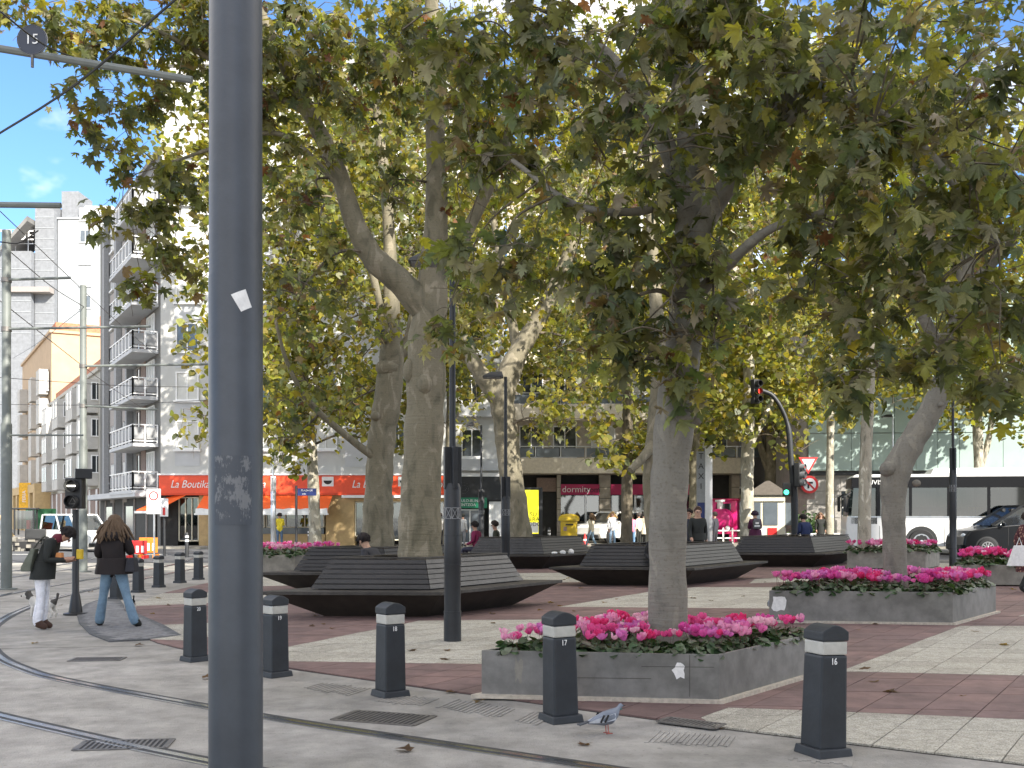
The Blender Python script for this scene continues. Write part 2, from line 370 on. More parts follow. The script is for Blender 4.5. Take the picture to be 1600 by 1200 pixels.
def scuffmat():
    m = bpy.data.materials.new('scuffed_paint'); m.use_nodes = True; N = m.node_tree.nodes; L = m.node_tree.links; b = N['Principled BSDF']; b.inputs['Roughness'].default_value = .55
    tc = N.new('ShaderNodeTexCoord'); mp = N.new('ShaderNodeMapping'); mp.inputs['Scale'].default_value = (1, 1, .35); L.new(tc.outputs['Object'], mp.inputs['Vector'])
    nz = N.new('ShaderNodeTexNoise'); nz.inputs['Scale'].default_value = 95; nz.inputs['Detail'].default_value = 8; nz.inputs['Roughness'].default_value = .7; L.new(mp.outputs[0], nz.inputs['Vector'])
    n2 = N.new('ShaderNodeTexNoise'); n2.inputs['Scale'].default_value = 14; n2.inputs['Detail'].default_value = 3; L.new(tc.outputs['Object'], n2.inputs['Vector'])
    ds = N.new('ShaderNodeVectorMath'); ds.operation = 'DISTANCE'; ds.inputs[1].default_value = (.55, .5, .5); L.new(tc.outputs['Generated'], ds.inputs[0])
    a = N.new('ShaderNodeMath'); a.operation = 'MULTIPLY_ADD'; a.inputs[1].default_value = -.36; L.new(ds.outputs['Value'], a.inputs[0]); L.new(nz.outputs['Fac'], a.inputs[2])
    c = N.new('ShaderNodeMath'); c.operation = 'ADD'; L.new(a.outputs[0], c.inputs[0]); L.new(n2.outputs['Fac'], c.inputs[1])
    r = N.new('ShaderNodeValToRGB'); r.color_ramp.elements[0].position = .82; r.color_ramp.elements[0].color = (.050, .058, .071, 1); r.color_ramp.elements[1].position = .92; r.color_ramp.elements[1].color = (.145, .15, .157, 1)
    L.new(c.outputs[0], r.inputs['Fac']); L.new(r.outputs['Color'], b.inputs['Base Color']); MATS['scuffed_paint'] = m
scuffmat()
# ================================================================== ground, tramway, road
def sheet(name, P, z, m, label=None):
    b = MB(); n = len(P); b.add([(p[0], p[1], z) for p in ccw([tuple(q) for q in P])], [tuple(range(n))])
    o = b.build(name, m); o['kind'] = 'structure'; return o
sheet('ground', [(-600, -300), (600, -300), (600, 900), (-600, 900)], 0, 'paving_far')
tram = sheet('tramway_pavement', [(-60, -12), (60, -12), (60, 31), (-60, 31)], .004, 'concrete')
road = sheet('road', [(-70, 35.5), (80, 35.5), (80, 49.5), (-70, 49.5)], .006, 'asphalt')
v_st = Vector((-.5, .867)); n_st = Vector((.867, .5))
K = Vector((-18.3, 55.0))
sheet('side_street', [(-24, 49.4), (-33, 49.4), (-95, 160), (-85, 160)], .008, 'asphalt')
b = MB()
for i in range(9): b.box((-6+i*1.0, 37.6, .012), (.5, 3.0, .008))
b.build('crossing_stripes', 'line_white', road)
b = MB()
for x in range(-40, 70, 5): b.box((x, 42.9, .012), (2.0, .12, .008))
b.build('lane_dashes', 'line_white', road)
b = MB(); b.box((20, 35.2, .05), (54, .3, .12)); b.box((6, 49.8, .05), (48, .3, .12))
b.build('road_kerb', 'planter_concrete', road)

# ------------------------------------------------------------------ plaza of rhombic slabs
CURB = [(9, 3.1), (3.34, 6.9), (1.7, 8.0), (.7, 8.75), (-.59, 9.76), (-2.25, 11.1), (-3.4, 12.1), (-4.5, 13.4), (-5.5, 15), (-6.4, 17.1), (-6.95, 19.5), (-7.2, 22), (-7.2, 35)]
PLAZA = ([(36, 35), (36, 3.0)]+CURB)
PLAZA = ccw(PLAZA)
b = MB(); b.prism(PLAZA, .001, .010); plaza = b.build('plaza_pavement', 'joint'); plaza['kind'] = 'structure'
U1 = Vector((.993, -.118)); U2 = Vector((.545, .838))
def pp(*L): return ccw([tuple(at(x, y).xy) for x, y in L])
BEIGE = [pp((1094, 1125), (1142, 1108), (1255, 1113), (1600, 1126), (2100, 1144), (2100, 1400), (1400, 1300)),
         pp((1312, 1052), (1500, 980), (2300, 985), (2300, 1075)),
         pp((440, 1036), (437, 1016), (655, 972), (860, 970), (960, 971), (860, 1042)),
         pp((872, 950), (1015, 926), (1085, 919), (1250, 919), (1250, 953)),
         pp((150, 950), (245, 929), (470, 925), (470, 938), (205, 949)),
         pp((225, 980), (335, 975), (420, 975), (400, 988), (285, 1003), (225, 1001)),
         pp((385, 898), (470, 898), (470, 916), (385, 918)),
         pp((1380, 890), (1430, 872), (2100, 868), (2100, 888)),
         pp((1180, 906), (1290, 900), (1290, 908), (1170, 913)),
         pp((1590, 965), (1640, 952), (2000, 955), (2000, 968)),
         pp((560, 912), (640, 898), (900, 896), (930, 911))]
def halfplane(P, a, bb, keep_left):
    out = []; sd = lambda p: ((bb[0]-a[0])*(p[1]-a[1])-(bb[1]-a[1])*(p[0]-a[0]))*(1 if keep_left else -1)
    for k in range(len(P)):
        p, q = P[k], P[(k+1) % len(P)]; sp, sq = sd(p), sd(q)
        if sp >= 0: out.append(p)
        if (sp > 0 > sq) or (sp < 0 < sq): t = sp/(sp-sq); out.append((p[0]+(q[0]-p[0])*t, p[1]+(q[1]-p[1])*t))
    return out if len(out) > 2 else []
pieces = []   # (polygon, is_beige)
LS = .47
for i in range(-60, 90):
    for j in range(-4, 86):
        o = Vector((0, 2.0))+U1*(i*LS)+U2*(j*LS)
        if o.y < 2 or o.y > 35.5 or abs(o.x) > .52*o.y+2.5: continue
        P = [tuple(o), tuple(o+U1*LS), tuple(o+U1*LS+U2*LS), tuple(o+U2*LS)]
        P = clip_poly(P, PLAZA)
        if len(P) < 3 or area2(P) < .004: continue
        rest = [P]
        for C in BEIGE:
            new = []
            for R in rest:
                inn = clip_poly(R, C)
                if len(inn) < 3 or abs(area2(inn)) < 1e-4: new.append(R); continue
                pieces.append((inn, 1)); cur = R
                for k in range(len(C)):
                    a, c = C[k], C[(k+1) % len(C)]
                    out = halfplane(cur, a, c, False); cur = halfplane(cur, a, c, True)
                    if len(out) > 2 and abs(area2(out)) > 3e-4: new.append(out)
                    if not cur: break
            rest = new
        pieces += [(R, 0) for R in rest]
pieces = [p for p in pieces if abs(area2(p[0])) > 4e-4]
pieces.sort(key=lambda t: sum(p[1] for p in t[0])/len(t[0])-.15*(abs(sum(p[0] for p in t[0])/len(t[0])) < 5))
far = MB(); rs = random.Random(3)
def slab(b, P, m, g=.006):
    c = (sum(p[0] for p in P)/len(P), sum(p[1] for p in P)/len(P)); Q = []
    for p in P:
        d = math.hypot(c[0]-p[0], c[1]-p[1]); t = min(.4, g/max(d, 1e-6)); Q.append((p[0]+(c[0]-p[0])*t, p[1]+(c[1]-p[1])*t))
    b.prism(ccw(Q), .002, .022+rs.uniform(-.0015, .0015), m)
SM = ['slab_red', 'slab_red2', 'slab_beige', 'slab_beige2']
for k, (P, bz) in enumerate(pieces):
    m = 2*bz+(rs.random() < .4)
    if k < 300:
        b = MB(); slab(b, P, 0); b.build('paving_slab', SM[m], plaza)
    else: slab(far, P, m)
tag(far.build('far_paving_slabs', SM, plaza), kind='stuff')

# dark sett strip at the crossing, curved joints in the stamped concrete, hatched ribs by the kerb
SETT = [tuple(at(x, y).xy) for x, y in ((119, 958), (124, 975), (140, 992), (170, 1004), (235, 1001), (284, 995), (255, 978), (218, 962), (196, 950), (184, 934), (150, 940), (133, 946))]
def inside(p, P):
    r = False
    for i in range(len(P)):
        a, c = P[i-1], P[i]
        if (a[1] > p[1]) != (c[1] > p[1]) and p[0] < (c[0]-a[0])*(p[1]-a[1])/(c[1]-a[1])+a[0]: r = not r
    return r
b = MB()
for i in range(70):
    for j in range(70):
        p = Vector((-11, 12.3))+Vector((.96, -.28))*(i*.115)+Vector((.28, .96))*((j+.5*(i % 2))*.115)
        if all(inside((p.x+dx, p.y+dy), SETT) for dx in (-.07, .07) for dy in (-.07, .07)): b.box((p.x, p.y, .016+rs.uniform(-.001, .001)), (.108, .108, .026), -.28, 0, (.94, .94))
tag(b.build('dark_setts', 'sett', tram), kind='stuff')
MB().prism(ccw(SETT), .003, .0245).build('sett_bed', 'asphalt', tram)
b = MB(); a = at(0, 1014); c = at(330, 1008); b.bar((a.x, a.y, .0055), (c.x, c.y, .0055), .02, .004)
b.build('concrete_joint', 'joint_light', tram)
b = MB()
for (x0, y0, x1, y1, n) in ((700, 1100, 790, 1115, 14), (600, 1092, 670, 1098, 12), (1020, 1152, 1140, 1160, 16), (1240, 1178, 1330, 1188, 14), (490, 1072, 560, 1082, 12), (820, 1120, 850, 1126, 6)):
    for i in range(n):
        t = i/(n-1); p = at(x0+(x1-x0)*t, y0+(y1-y0)*t); d = Vector((.35, .94)).normalized()*rs.uniform(.15, .24)
        b.bar((p.x-d.x, p.y-d.y, .006), (p.x+d.x, p.y+d.y, .006), .03, .009)
tag(b.build('stamped_ribs', 'concrete', tram), kind='stuff')

# ------------------------------------------------------------------ tram rails
RAIL = spline([(10, .7, 0), (3.5, 4.95, 0), (1.5, 6.26, 0), (-.457, 7.53, 0), (-2.04, 8.6, 0), (-4.3, 10.35, 0), (-5.2, 11.25, 0), (-6.05, 12.4, 0), (-7.1, 14.3, 0), (-7.9, 16.4, 0), (-8.5, 18.6, 0), (-8.95, 21, 0), (-9.2, 24, 0), (-9.4, 28, 0), (-9.9, 36, 0), (-12.5, 46, 0), (-19, 57, 0), (-30, 76, 0)], 6)
def offset(path, w):
    R = []
    for i, p in enumerate(path):
        d = (path[min(i+1, len(path)-1)]-path[max(0, i-1)]).normalized(); R.append(p+Vector((-d.y, d.x, 0))*w)
    return R
def ribbon(path, a, c, z0, z1):
    b = MB(); A = offset(path, a); C = offset(path, c); rings = [[(p.x, p.y, z0), (q.x, q.y, z0), (q.x, q.y, z1), (p.x, p.y, z1)] for p, q in zip(A, C)]
    return b.loft(rings)
names = ['inner rail of the tram track that curves round the plaza bollards', 'outer rail of the tram track that curves round the plaza bollards',
         'inner rail of the second tram track farther from the plaza', 'outer rail of the second tram track farther from the plaza']
for k, w in enumerate((0, 1.28, 3.6, 4.88)):
    path = offset(RAIL, w); t = thing('tram_rail', names[k]+', polished grooved steel', 'tram rail', (0, 0, 0))
    ribbon(path, -.028, .030, .004, .013).build('rail_head', 'steel_rail', t)
    ribbon(path, .030, .072, .004, .008).build('flange_groove', 'groove', t)
    ribbon(path, .072, .094, .004, .012).build('guard_lip', 'steel_rail', t)
    ribbon(path, -.085, -.028, .004, .008).build('rubber_seal', 'groove', t)

def cover(px, py, L, W, label, bars=False, rz=0):
    p = at(px, py); t = thing('drain_grate' if bars else 'access_cover', label, 'drain' if bars else 'cover', (p.x, p.y, .004 if not bars else .02), rz)
    b = MB(); z = .003
    for sx, sy, w, h in ((0, -W/2, L, .03), (0, W/2, L, .03), (-L/2, 0, .03, W), (L/2, 0, .03, W)): b.box((sx, sy, z), (w, h, .01))
    b.build('frame', 'rail_side', t)
    MB().box((0, 0, .0015), (L, W, .003)).build('recess', 'dark', t)
    n = 14 if bars else 16
    for i in range(n):
        x = -L/2+L*(i+.5)/n
        MB().box((x, 0, .004), (L/n*.45, W-.03, .006)).build('bar', 'rail_side', t)
cover(195, 1165, .62, .30, 'dark ribbed metal cover between the tram rails', rz=.12)
cover(152, 1031, .55, .28, 'flat grey metal cover in concrete near the dark setts', rz=.1)
cover(600, 1123, .72, .42, 'worn rusty access cover in concrete beside the curving rail', rz=-.35)
cover(1080, 1134, .48, .2, 'slotted drain grate at the kerb beside the near planter', True, -.62)

# ================================================================== buildings
WCACHE = {}
def window(parent, P, u, w, h, pane='glass_dark', frame='white_paint', mull=1, sill=True, name='window'):
    key = (round(w, 2), round(h, 2), pane, frame, mull, sill)
    if key not in WCACHE:
        b = MB(); t = .07
        b.box((-w/2+t/2, -.03, h/2), (t, .08, h)); b.box((w/2-t/2, -.03, h/2), (t, .08, h))
        b.box((0, -.031, h-t/2), (w-2*t, .08, t)); b.box((0, -.031, t/2), (w-2*t, .08, t))
        for i in range(mull): b.box((-w/2+w*(i+1)/(mull+1), -.028, h/2), (t*.8, .06, h-2*t))
        if sill: b.box((0, -.08, -.05), (w+.2, .2, .1))
        p = MB(); p.box((0, -.005, h/2), (w-t*2, .03, h-2*t))
        WCACHE[key] = (b.mesh(name, frame), p.mesh('pane', pane))
    a, c = WCACHE[key]; rz = math.atan2(u[1], u[0])
    o = link(name, a, parent, (P[0]-parent.location.x, P[1]-parent.location.y, P[2]), rz); link('pane', c, o); return o
def building(name, label, foot, h, m, z0=0, roof='wall_block', parapet=.5):
    c = foot[0]; t = thing(name, label, 'building', (c[0], c[1], 0)); off = (c[0], c[1], 0); foot = ccw([tuple(p) for p in foot])
    MB().prism(foot, z0, h).build('wall', m, t, off)
    b = MB(); b.prism([tuple(p) for p in inset(foot, -.18)], h+.002, h+.25)
    b.build('cornice', m, t, off)
    b = MB(); b.prism([tuple(p) for p in inset(foot, .4)], h+.26, h+.26+parapet); b.build('roof', roof, t, off)
    return t, off
def fbox(P, u, a, c, z0, z1, out, back=.0):
    """box on a facade: from a to c metres along u from P, standing out by `out` metres"""
    u = Vector(u).normalized(); n = Vector((u.y, -u.x)); P = Vector(P)
    A = P+u*a-n*back; B = P+u*c-n*back; return [tuple(A+n*(out+back)), tuple(B+n*(out+back)), tuple(B), tuple(A)]
def fpart(parent, off, name, m, P, u, a, c, z0, z1, out, back=0.0):
    b = MB(); b.prism(ccw(fbox(P, u, a, c, z0, z1, out, back)), z0, z1); return b.build(name, m, parent, off)
X1 = (1, 0)
# ---- white corner building with the orange shop
wb, off = building('corner_building', 'tall white corner building above the orange awning shop', [(-18.3, 55), (-3, 55), (-3, 72), (-8.5, 72)], 25, 'wall_white', 3.66)
MB().prism(ccw([(-17.6, 55.9), (-3.05, 55.9), (-3.05, 71.9), (-8.4, 71.5)]), 0, 3.655).build('shop_interior', 'shop_dark', wb, off)
W0 = (-18.3, 55)
for fl in range(8):
    z = 5.0+fl*2.55
    for x, w in ((1.4, 1.2), (5.2, 1.0), (8.6, 1.2), (12.4, 1.2)):
        window(wb, (W0[0]+x, 55, z), X1, w, 1.5, 'blind' if (fl+int(x)) % 3 else 'glass_mid')
    fpart(wb, off, 'window_panel', 'wall_panel', W0, X1, .75, 2.05, z-.85, z-.11, .02)
    fpart(wb, off, 'facade_panel', 'wall_panel', W0, X1, 9.6, 11.4, z-.9, z+1.6, .03)
fpart(wb, off, 'sign_fascia', 'orange_sign', W0, X1, 0, 15.1, 2.72, 3.652, .25)
fpart(wb, off, 'fascia_trim', 'white_paint', W0, X1, -.05, 15.2, 3.66, 3.74, .32)
fpart(wb, off, 'fascia_trim', 'orange_dark', W0, X1, 0, 15.1, 2.62, 2.715, .3)
for x, tx in ((1.6, 'La Boutika'), (4.5, 'La Boutika'), (11.0, 'La Boutika'), (14.6, 'La Boutika')):
    text(tx, .56, 'white_paint', (x, -.262, 3.18), wb, name='shop_lettering', shear=.3, sx=.85)
for x in (2.95, 8.75, 12.7):
    b = MB(); b.prism(ccw(fbox(W0, X1, x-.3, x+.3, 0, 0, .27)), 3.08, 3.58); o = b.build('emblem_plate', 'white_paint', wb, off)
    c = MB(); V = [(W0[0]+x+.22*math.cos(a), 54.725, 3.38+.2*math.sin(a)) for a in [math.pi+i*math.pi/8 for i in range(9)]]; c.add(V, [tuple(range(9))]); c.build('cup_emblem', 'shop_dark', wb, off)
for a, c, m in ((0, .9, 'shop_dark'), (2.0, 2.9, 'wall_ochre'), (8.6, 9.3, 'wall_ochre'), (9.3, 10.1, 'wall_ochre'), (11.4, 12.0, 'wall_ochre'), (13.6, 14.1, 'wall_ochre'), (14.8, 15.2, 'shop_dark')):
    fpart(wb, off, 'pillar', m, W0, X1, a, c, 0, 2.61, .02, .9)
fpart(wb, off, 'lintel', 'wall_ochre', W0, X1, 9.31, 14.79, 2.3, 2.6, .0, .7)
for a, c, z0, z1 in ((.95, 1.95, .25, 2.5), (3.0, 5.4, .95, 2.2), (5.5, 8.5, .95, 2.2), (10.15, 11.35, .5, 2.25), (12.05, 13.55, .3, 2.28), (14.12, 14.75, .3, 2.28)):
    o = fpart(wb, off, 'shop_window', 'goods', W0, X1, a, c, z0, z1, -.25, .45)
    g = MB(); P0 = Vector((W0[0]+a, 55.1)); g.box(((2*W0[0]+a+c)/2, 55.12, (z0+z1)/2), (c-a, .015, z1-z0)); g.build('pane', 'glass_tint', wb, off)
    f = MB()
    for k in range(4): f.box((W0[0]+a+(c-a)*k/3, 55.05, (z0+z1)/2), (.05, .06, z1-z0))
    f.box((W0[0]+(a+c)/2, 55.05, z1), (c-a, .06, .06)); f.box((W0[0]+(a+c)/2, 55.05, z0), (c-a, .06, .06)); f.build('window_bars', 'cream_paint', wb, off)
fpart(wb, off, 'counter_front', 'wall_ochre', W0, X1, 3.0, 8.55, 0, .6, .0, .5)
fpart(wb, off, 'counter_glass', 'glass_mid', W0, X1, 3.0, 8.5, .61, .94, -.02, .4)
def awning(a, c, proj=1.5):
    u = Vector(X1); b = MB(); x0, x1 = W0[0]+a, W0[0]+c; y0, y1 = 54.70, 54.7-proj; z0, z1 = 2.6, 1.82
    b.loft([[(x0, y0, z0), (x0, y1, z1), (x0, y1, z1-.02), (x0, y0, z0-.02)], [(x1, y0, z0), (x1, y1, z1), (x1, y1, z1-.02), (x1, y0, z0-.02)]])
    aw = b.build('awning', 'orange', wb, off)
    n = 24; V = []
    for i in range(n+1):
        x = x0+(x1-x0)*i/n; V += [(x, y1-.012+.0*i, z1+.1+.03*math.sin(i*1.9)), (x, y1-.012, z1-.14)]
    MB().add(V, [(2*i, 2*i+2, 2*i+3, 2*i+1) for i in range(n)]).build('white_valance', 'white_paint', aw, off)
    MB().bar((x0-.05, y1-.03, z1-.18), (x1+.05, y1-.03, z1-.18), .09, .09).build('awning_bar', 'white_paint', wb, off)
    for x in (x0+.1, x1-.1): MB().bar((x, y0, z0-.25), (x, y1, z1-.1), .05, .05).build('awning_arm', 'white_paint', wb, off)
awning(2.35, 9.0)
MB().bar((W0[0]+9.5, 54.6, 2.55), (W0[0]+15, 54.6, 2.55), .16, .14).build('rolled_awning', 'white_paint', wb, off)
b = MB(); y = 54.7
b.loft([[(-18.0, 55.2, 2.62), (-19.4, 54.5, 1.85), (-19.4, 54.5, 1.82), (-18.0, 55.2, 2.6)], [(-16.9, 54.7, 2.62), (-18.0, 53.6, 1.85), (-18.0, 53.6, 1.82), (-16.9, 54.7, 2.6)]])
b.build('awning', 'orange', wb, off); MB().bar((-19.45, 54.48, 1.74), (-18.0, 53.55, 1.74), .1, .12).build('awning_bar', 'white_paint', wb, off)

# ---- narrow white building with the black optician front
ob, off = building('optician_building', 'white plaster building above the black shop with a green sign', [(-2.95, 55.2), (-.45, 55.2), (-.45, 70), (-2.95, 70)], 22, 'wall_white', 3.8)
MB().prism(ccw([(-2.9, 56), (-.5, 56), (-.5, 69.8), (-2.9, 69.8)]), 0, 3.79).build('shop_interior', 'shop_dark', ob, off)
O0 = (-2.95, 55.2)
fpart(ob, off, 'sign_fascia', 'black_metal', O0, X1, 0, 2.5, 2.35, 3.6, .15)
fpart(ob, off, 'fascia_trim', 'white_paint', O0, X1, -.02, 2.52, 3.6, 3.79, .2)
b = MB(); b.lathe([(.30, 0), (.30, .05), (.16, .05), (.16, 0)], (-2.55, 55.03, 3.0), 20, 0, 'y', cap=False); b.build('ring_emblem', 'white_paint', ob, off)
fpart(ob, off, 'green_sign', 'green_sign', O0, X1, .2, 1.65, 1.95, 2.5, .3)
text('ULO-BLINU', .2, 'white_paint', (.82, -.312, 2.33), ob, name='shop_lettering'); text('ENTZOA', .2, 'white_paint', (.66, -.312, 2.12), ob, name='shop_lettering')
window(ob, (-2.2, 55.25, .1), X1, 1.2, 1.8, 'glass_mid', mull=1, sill=False, name='shop_door'); fpart(ob, off, 'white_post', 'white_paint', O0, X1, 1.75, 2.45, 0, 2.3, .0, .3)
for fl in range(6):
    window(ob, (-2.1, 55.2, 4.6+fl*2.8), X1, 1.1, 1.5, 'glass_dark')
    fpart(ob, off, 'balcony_slab', 'wall_panel', O0, X1, .2, 2.4, 3.9+fl*2.8, 4.5+fl*2.8, .5)

# ---- beige stone building with magenta shop signs
bb, off = building('stone_building', 'beige stone building with glass balconies and magenta shop signs', [(-.3, 66), (14.2, 66), (14.2, 82), (-.3, 82)], 24, 'wall_stone', 4.1)
B0 = (-.3, 66)
MB().prism(ccw([(-.2, 66.8), (14.1, 66.8), (14.1, 81.8), (-.2, 81.8)]), 0, 4.09).build('shop_interior', 'shop_dark', bb, off)
for fl in range(5):
    z = 4.15+fl*3.3
    fpart(bb, off, 'balcony_band', 'wall_beige', B0, X1, 0, 14.5, z, z+.95, 1.0)
    for x in np.arange(.2, 14.2, 1.55):
        fpart(bb, off, 'railing_pane', 'glass_mid', B0, X1, x+.06, x+1.45, z+1.0, z+1.55, .95, -.9)
        fpart(bb, off, 'railing_post', 'alloy', B0, X1, x-.03, x+.03, z+.95, z+1.62, .97, -.9)
    fpart(bb, off, 'handrail', 'alloy', B0, X1, 0, 14.4, z+1.63, z+1.68, .98, -.88)
    for x in (1.5, 3.6, 6.0, 8.4, 10.6, 13.0): window(bb, (B0[0]+x, 66, z+1.0), X1, 1.5, 2.0, 'glass_dark' if int(x) % 2 else 'blind')
for a, c, m in ((0, .6, 'wall_stone'), (3.1, 3.35, 'wall_stone'), (5.75, 6.45, 'wall_stone'), (8.95, 9.5, 'wall_stone'), (11.7, 12.4, 'wall_stone'), (14.0, 14.5, 'wall_stone')):
    fpart(bb, off, 'pilaster', m, B0, X1, a, c, 0, 4.09, .12, .7)
    for k in range(5): fpart(bb, off, 'stone_joint', 'joint', B0, X1, a, c, .7*k+.5, .7*k+.53, .124, -.1)
for a, c, tx in ((3.35, 5.75, 'dormity'), (6.45, 8.95, ''), (9.5, 11.7, '')):
    fpart(bb, off, 'shop_sign', 'magenta', B0, X1, a, c, 2.85, 3.5, .2)
    if tx: text(tx, .55, 'white_paint', (a+.95, -.215, 3.17), bb, name='shop_lettering'); text('.com', .5, 'shop_dark', (a+1.95, -.215, 3.15), bb, name='shop_lettering')
    o = fpart(bb, off, 'shop_window', 'goods', B0, X1, a+.1, a+1.45, .3, 2.6, -.3, .5); fpart(bb, off, 'shop_frame', 'alloy', B0, X1, a+1.5, a+1.62, 0, 2.84, .0, .4)
    g = MB(); g.box((B0[0]+(a+c)/2, 66.15, 1.4), (c-a, .015, 2.8)); g.build('pane', 'glass_tint', bb, off)
fpart(bb, off, 'dark_door', 'shop_dark', B0, X1, 1.9, 3.05, 0, 3.0, -.2, .5); fpart(bb, off, 'door_transom', 'wall_brick', B0, X1, 1.85, 3.08, 3.05, 3.9, -.1, .5)

# ---- distant buildings closing the street on the right
db, off = building('backdrop_building', 'tan building with dark ground floor behind the coach and kiosk', [(14.6, 88), (40, 88), (40, 104), (14.6, 104)], 19, 'wall_stone')
D0 = (14.6, 88)
fpart(db, off, 'ground_floor', 'shop_dark', D0, X1, 0, 12, 0, 4.6, .1)
for fl in range(4):
    for x in (1.5, 4.2, 7, 10, 13, 16): window(db, (D0[0]+x, 88, 5.6+fl*3.2), X1, 1.5, 1.8, 'glass_dark')
fpart(db, off, 'shop_awning', 'black_metal', D0, X1, 0, 2.6, 2.5, 3.9, 1.2); fpart(db, off, 'lit_sign', 'lit_white', D0, X1, .5, 1.9, 2.65, 3.05, 1.24)
fpart(db, off, 'orange_box_sign', 'orange', D0, X1, .2, 1.9, 3.95, 4.4, .6)
fpart(db, off, 'blue_panel', 'blue_sign', D0, X1, 2.1, 3.2, 3.9, 6.3, .4); fpart(db, off, 'white_band', 'white_paint', D0, X1, 2.5, 2.75, 4.4, 6.0, .42)
fpart(db, off, 'hanging_banner', 'amber', D0, X1, 3.9, 5.0, 4.7, 7.0, .5); fpart(db, off, 'white_canopy', 'white_paint', D0, X1, 2.0, 6.0, 3.4, 3.65, .8)
db2, off2 = building('shaded_block', 'dark brick block beyond the kiosk at the street end', [(26, 70), (31, 70), (31, 84), (26, 84)], 16, 'wall_brick')
# ---- museum with pale green glass panels over a stone base
mu, off = building('museum', 'museum with pale green glass panels above a grey stone base', [(15.9, 57), (46, 55), (46, 80), (15.9, 80)], 13.5, 'museum_stone')
M0 = Vector((15.9, 57)); mu_u = Vector((30.1, -2)).normalized(); rzm = math.atan2(mu_u.y, mu_u.x)
gp = MB(); gp.box((0, 0, 0), (1.10, .12, 1.98)); gpm = gp.mesh('glass_panel', 'museum_glass')
n_m = Vector((mu_u.y, -mu_u.x))
for i in range(25):
    for j in range(5):
        p = M0+mu_u*(.56+i*1.125)+n_m*.45; o = link('glass_panel', gpm, mu, (p.x-M0.x, p.y-M0.y, 4.95+j*2.02), rzm)
b = MB(); b.prism(ccw(fbox(M0, mu_u, -.05, 28.3, 0, 0, .36)), 3.72, 3.9); b.build('soffit', 'black_metal', mu, off)
sp = MB(); sp.box((0, 0, 0), (1.78, .06, .68)); spm = sp.mesh('stone_panel', 'museum_stone')
for i in range(15):
    for j in range(5):
        if 0 < i < 2 and j < 4: continue
        p = M0+mu_u*(.9+i*1.8)+n_m*.025; link('stone_panel', spm, mu, (p.x-M0.x, p.y-M0.y, .38+j*.71), rzm)
b = MB(); b.prism(ccw(fbox(M0, mu_u, 1.85, 3.55, 0, 0, -.05)), .2, 2.9); 
for k in range(5): fpart(mu, off, 'window_slat', 'white_paint', M0, mu_u, 1.9, 3.5, .6+k*.45, .68+k*.45, .05, .0)
fpart(mu, off, 'window_glass', 'glass_dark', M0, mu_u, 1.85, 3.55, .2, 2.95, .02)

# ---- grey balcony building along the side street
v2 = (-v_st.x, -v_st.y)   # facade direction so that the outward normal faces the street
G1 = K+v_st*19.4
gb, off = building('balcony_building', 'grey apartment building with stacked white balconies beside the street', [tuple(K+Vector((-.05, .15))), tuple(G1), (-18.2, 89), (-8.7, 72.4)], 20.5, 'wall_grey')
Gu = (K-G1).normalized(); GL = 19.4
fpart(gb, off, 'canopy', 'wall_panel', G1, Gu, 0, GL, 2.55, 2.85, 1.3); fpart(gb, off, 'ground_floor', 'shop_dark', G1, Gu, .3, GL-1, 0, 2.54, .04)
for x in (2.5, 5.5, 9, 12.5, 16): fpart(gb, off, 'shopfront_post', 'wall_taupe', G1, Gu, x, x+.25, 0, 2.5, .1)
for x in (10.0, 3.0): fpart(gb, off, 'shop_window', 'glass_mid', G1, Gu, x, x+2.2, .5, 2.1, .08)
fpart(gb, off, 'pilaster', 'wall_grey_light', G1, Gu, 11.2, 11.7, 2.9, 20.4, .35); fpart(gb, off, 'pilaster', 'wall_grey_light', G1, Gu, 7.2, 7.9, 2.9, 20.4, .3); fpart(gb, off, 'pilaster', 'wall_grey_light', G1, Gu, 2.8, 3.4, 2.9, 20.4, .3)
for fl in range(7):
    z = 2.9+fl*2.45
    for xc in (5.2, 9.5):
        p = G1+Gu*xc; window(gb, (p.x, p.y, z+.75), Gu, 1.1, 1.5, 'blind' if (fl*3+int(xc)) % 4 else 'glass_mid', mull=1)
        fpart(gb, off, 'spandrel', 'wall_taupe', G1, Gu, xc-.7, xc+.7, z-.55, z+.5, .08)
    p = G1+Gu*13.6; window(gb, (p.x, p.y, z+.15), Gu, .9, 2.0, 'glass_dark', 'wall_taupe', 0, False, 'balcony_door')
    p = G1+Gu*17.0; window(gb, (p.x, p.y, z+.8), Gu, 2.0, 1.3, 'blind', mull=2)
    fpart(gb, off, 'brick_panel', 'wall_brick', G1, Gu, 14.3, 15.6, z+.1, z+2.3, .03)
    a0, a1 = 12.0, 18.9
    bal = fpart(gb, off, 'balcony', 'wall_panel', G1, Gu, a0, a1, z-.18, z, 1.35)
    n_g = Vector((Gu.y, -Gu.x)); R = MB(); Pn = MB()
    P0 = G1+Gu*a0+n_g*1.3; P1 = G1+Gu*a1+n_g*1.3; P2 = G1+Gu*a1+n_g*.05; P3 = G1+Gu*a0+n_g*.05
    for A, B, n in ((P0, P1, 7), (P1, P2, 2), (P3, P0, 2)):
        for zz in (z+.12, z+.95): R.bar((A.x, A.y, zz), (B.x, B.y, zz), .06, .06)
        for i in range(n+1):
            q = A+(B-A)*(i/n); R.bar((q.x, q.y, z), (q.x, q.y, z+.95), .07, .07)
        for i in range(n):
            q = A+(B-A)*((i+.12)/n); r = A+(B-A)*((i+.88)/n)
            Pn.bar((q.x, q.y, z+.52), (r.x, r.y, z+.52), .03, .62)
    R.build('railing', 'white_paint', bal, off); Pn.build('railing_panel', 'wall_grey_light', bal, off)
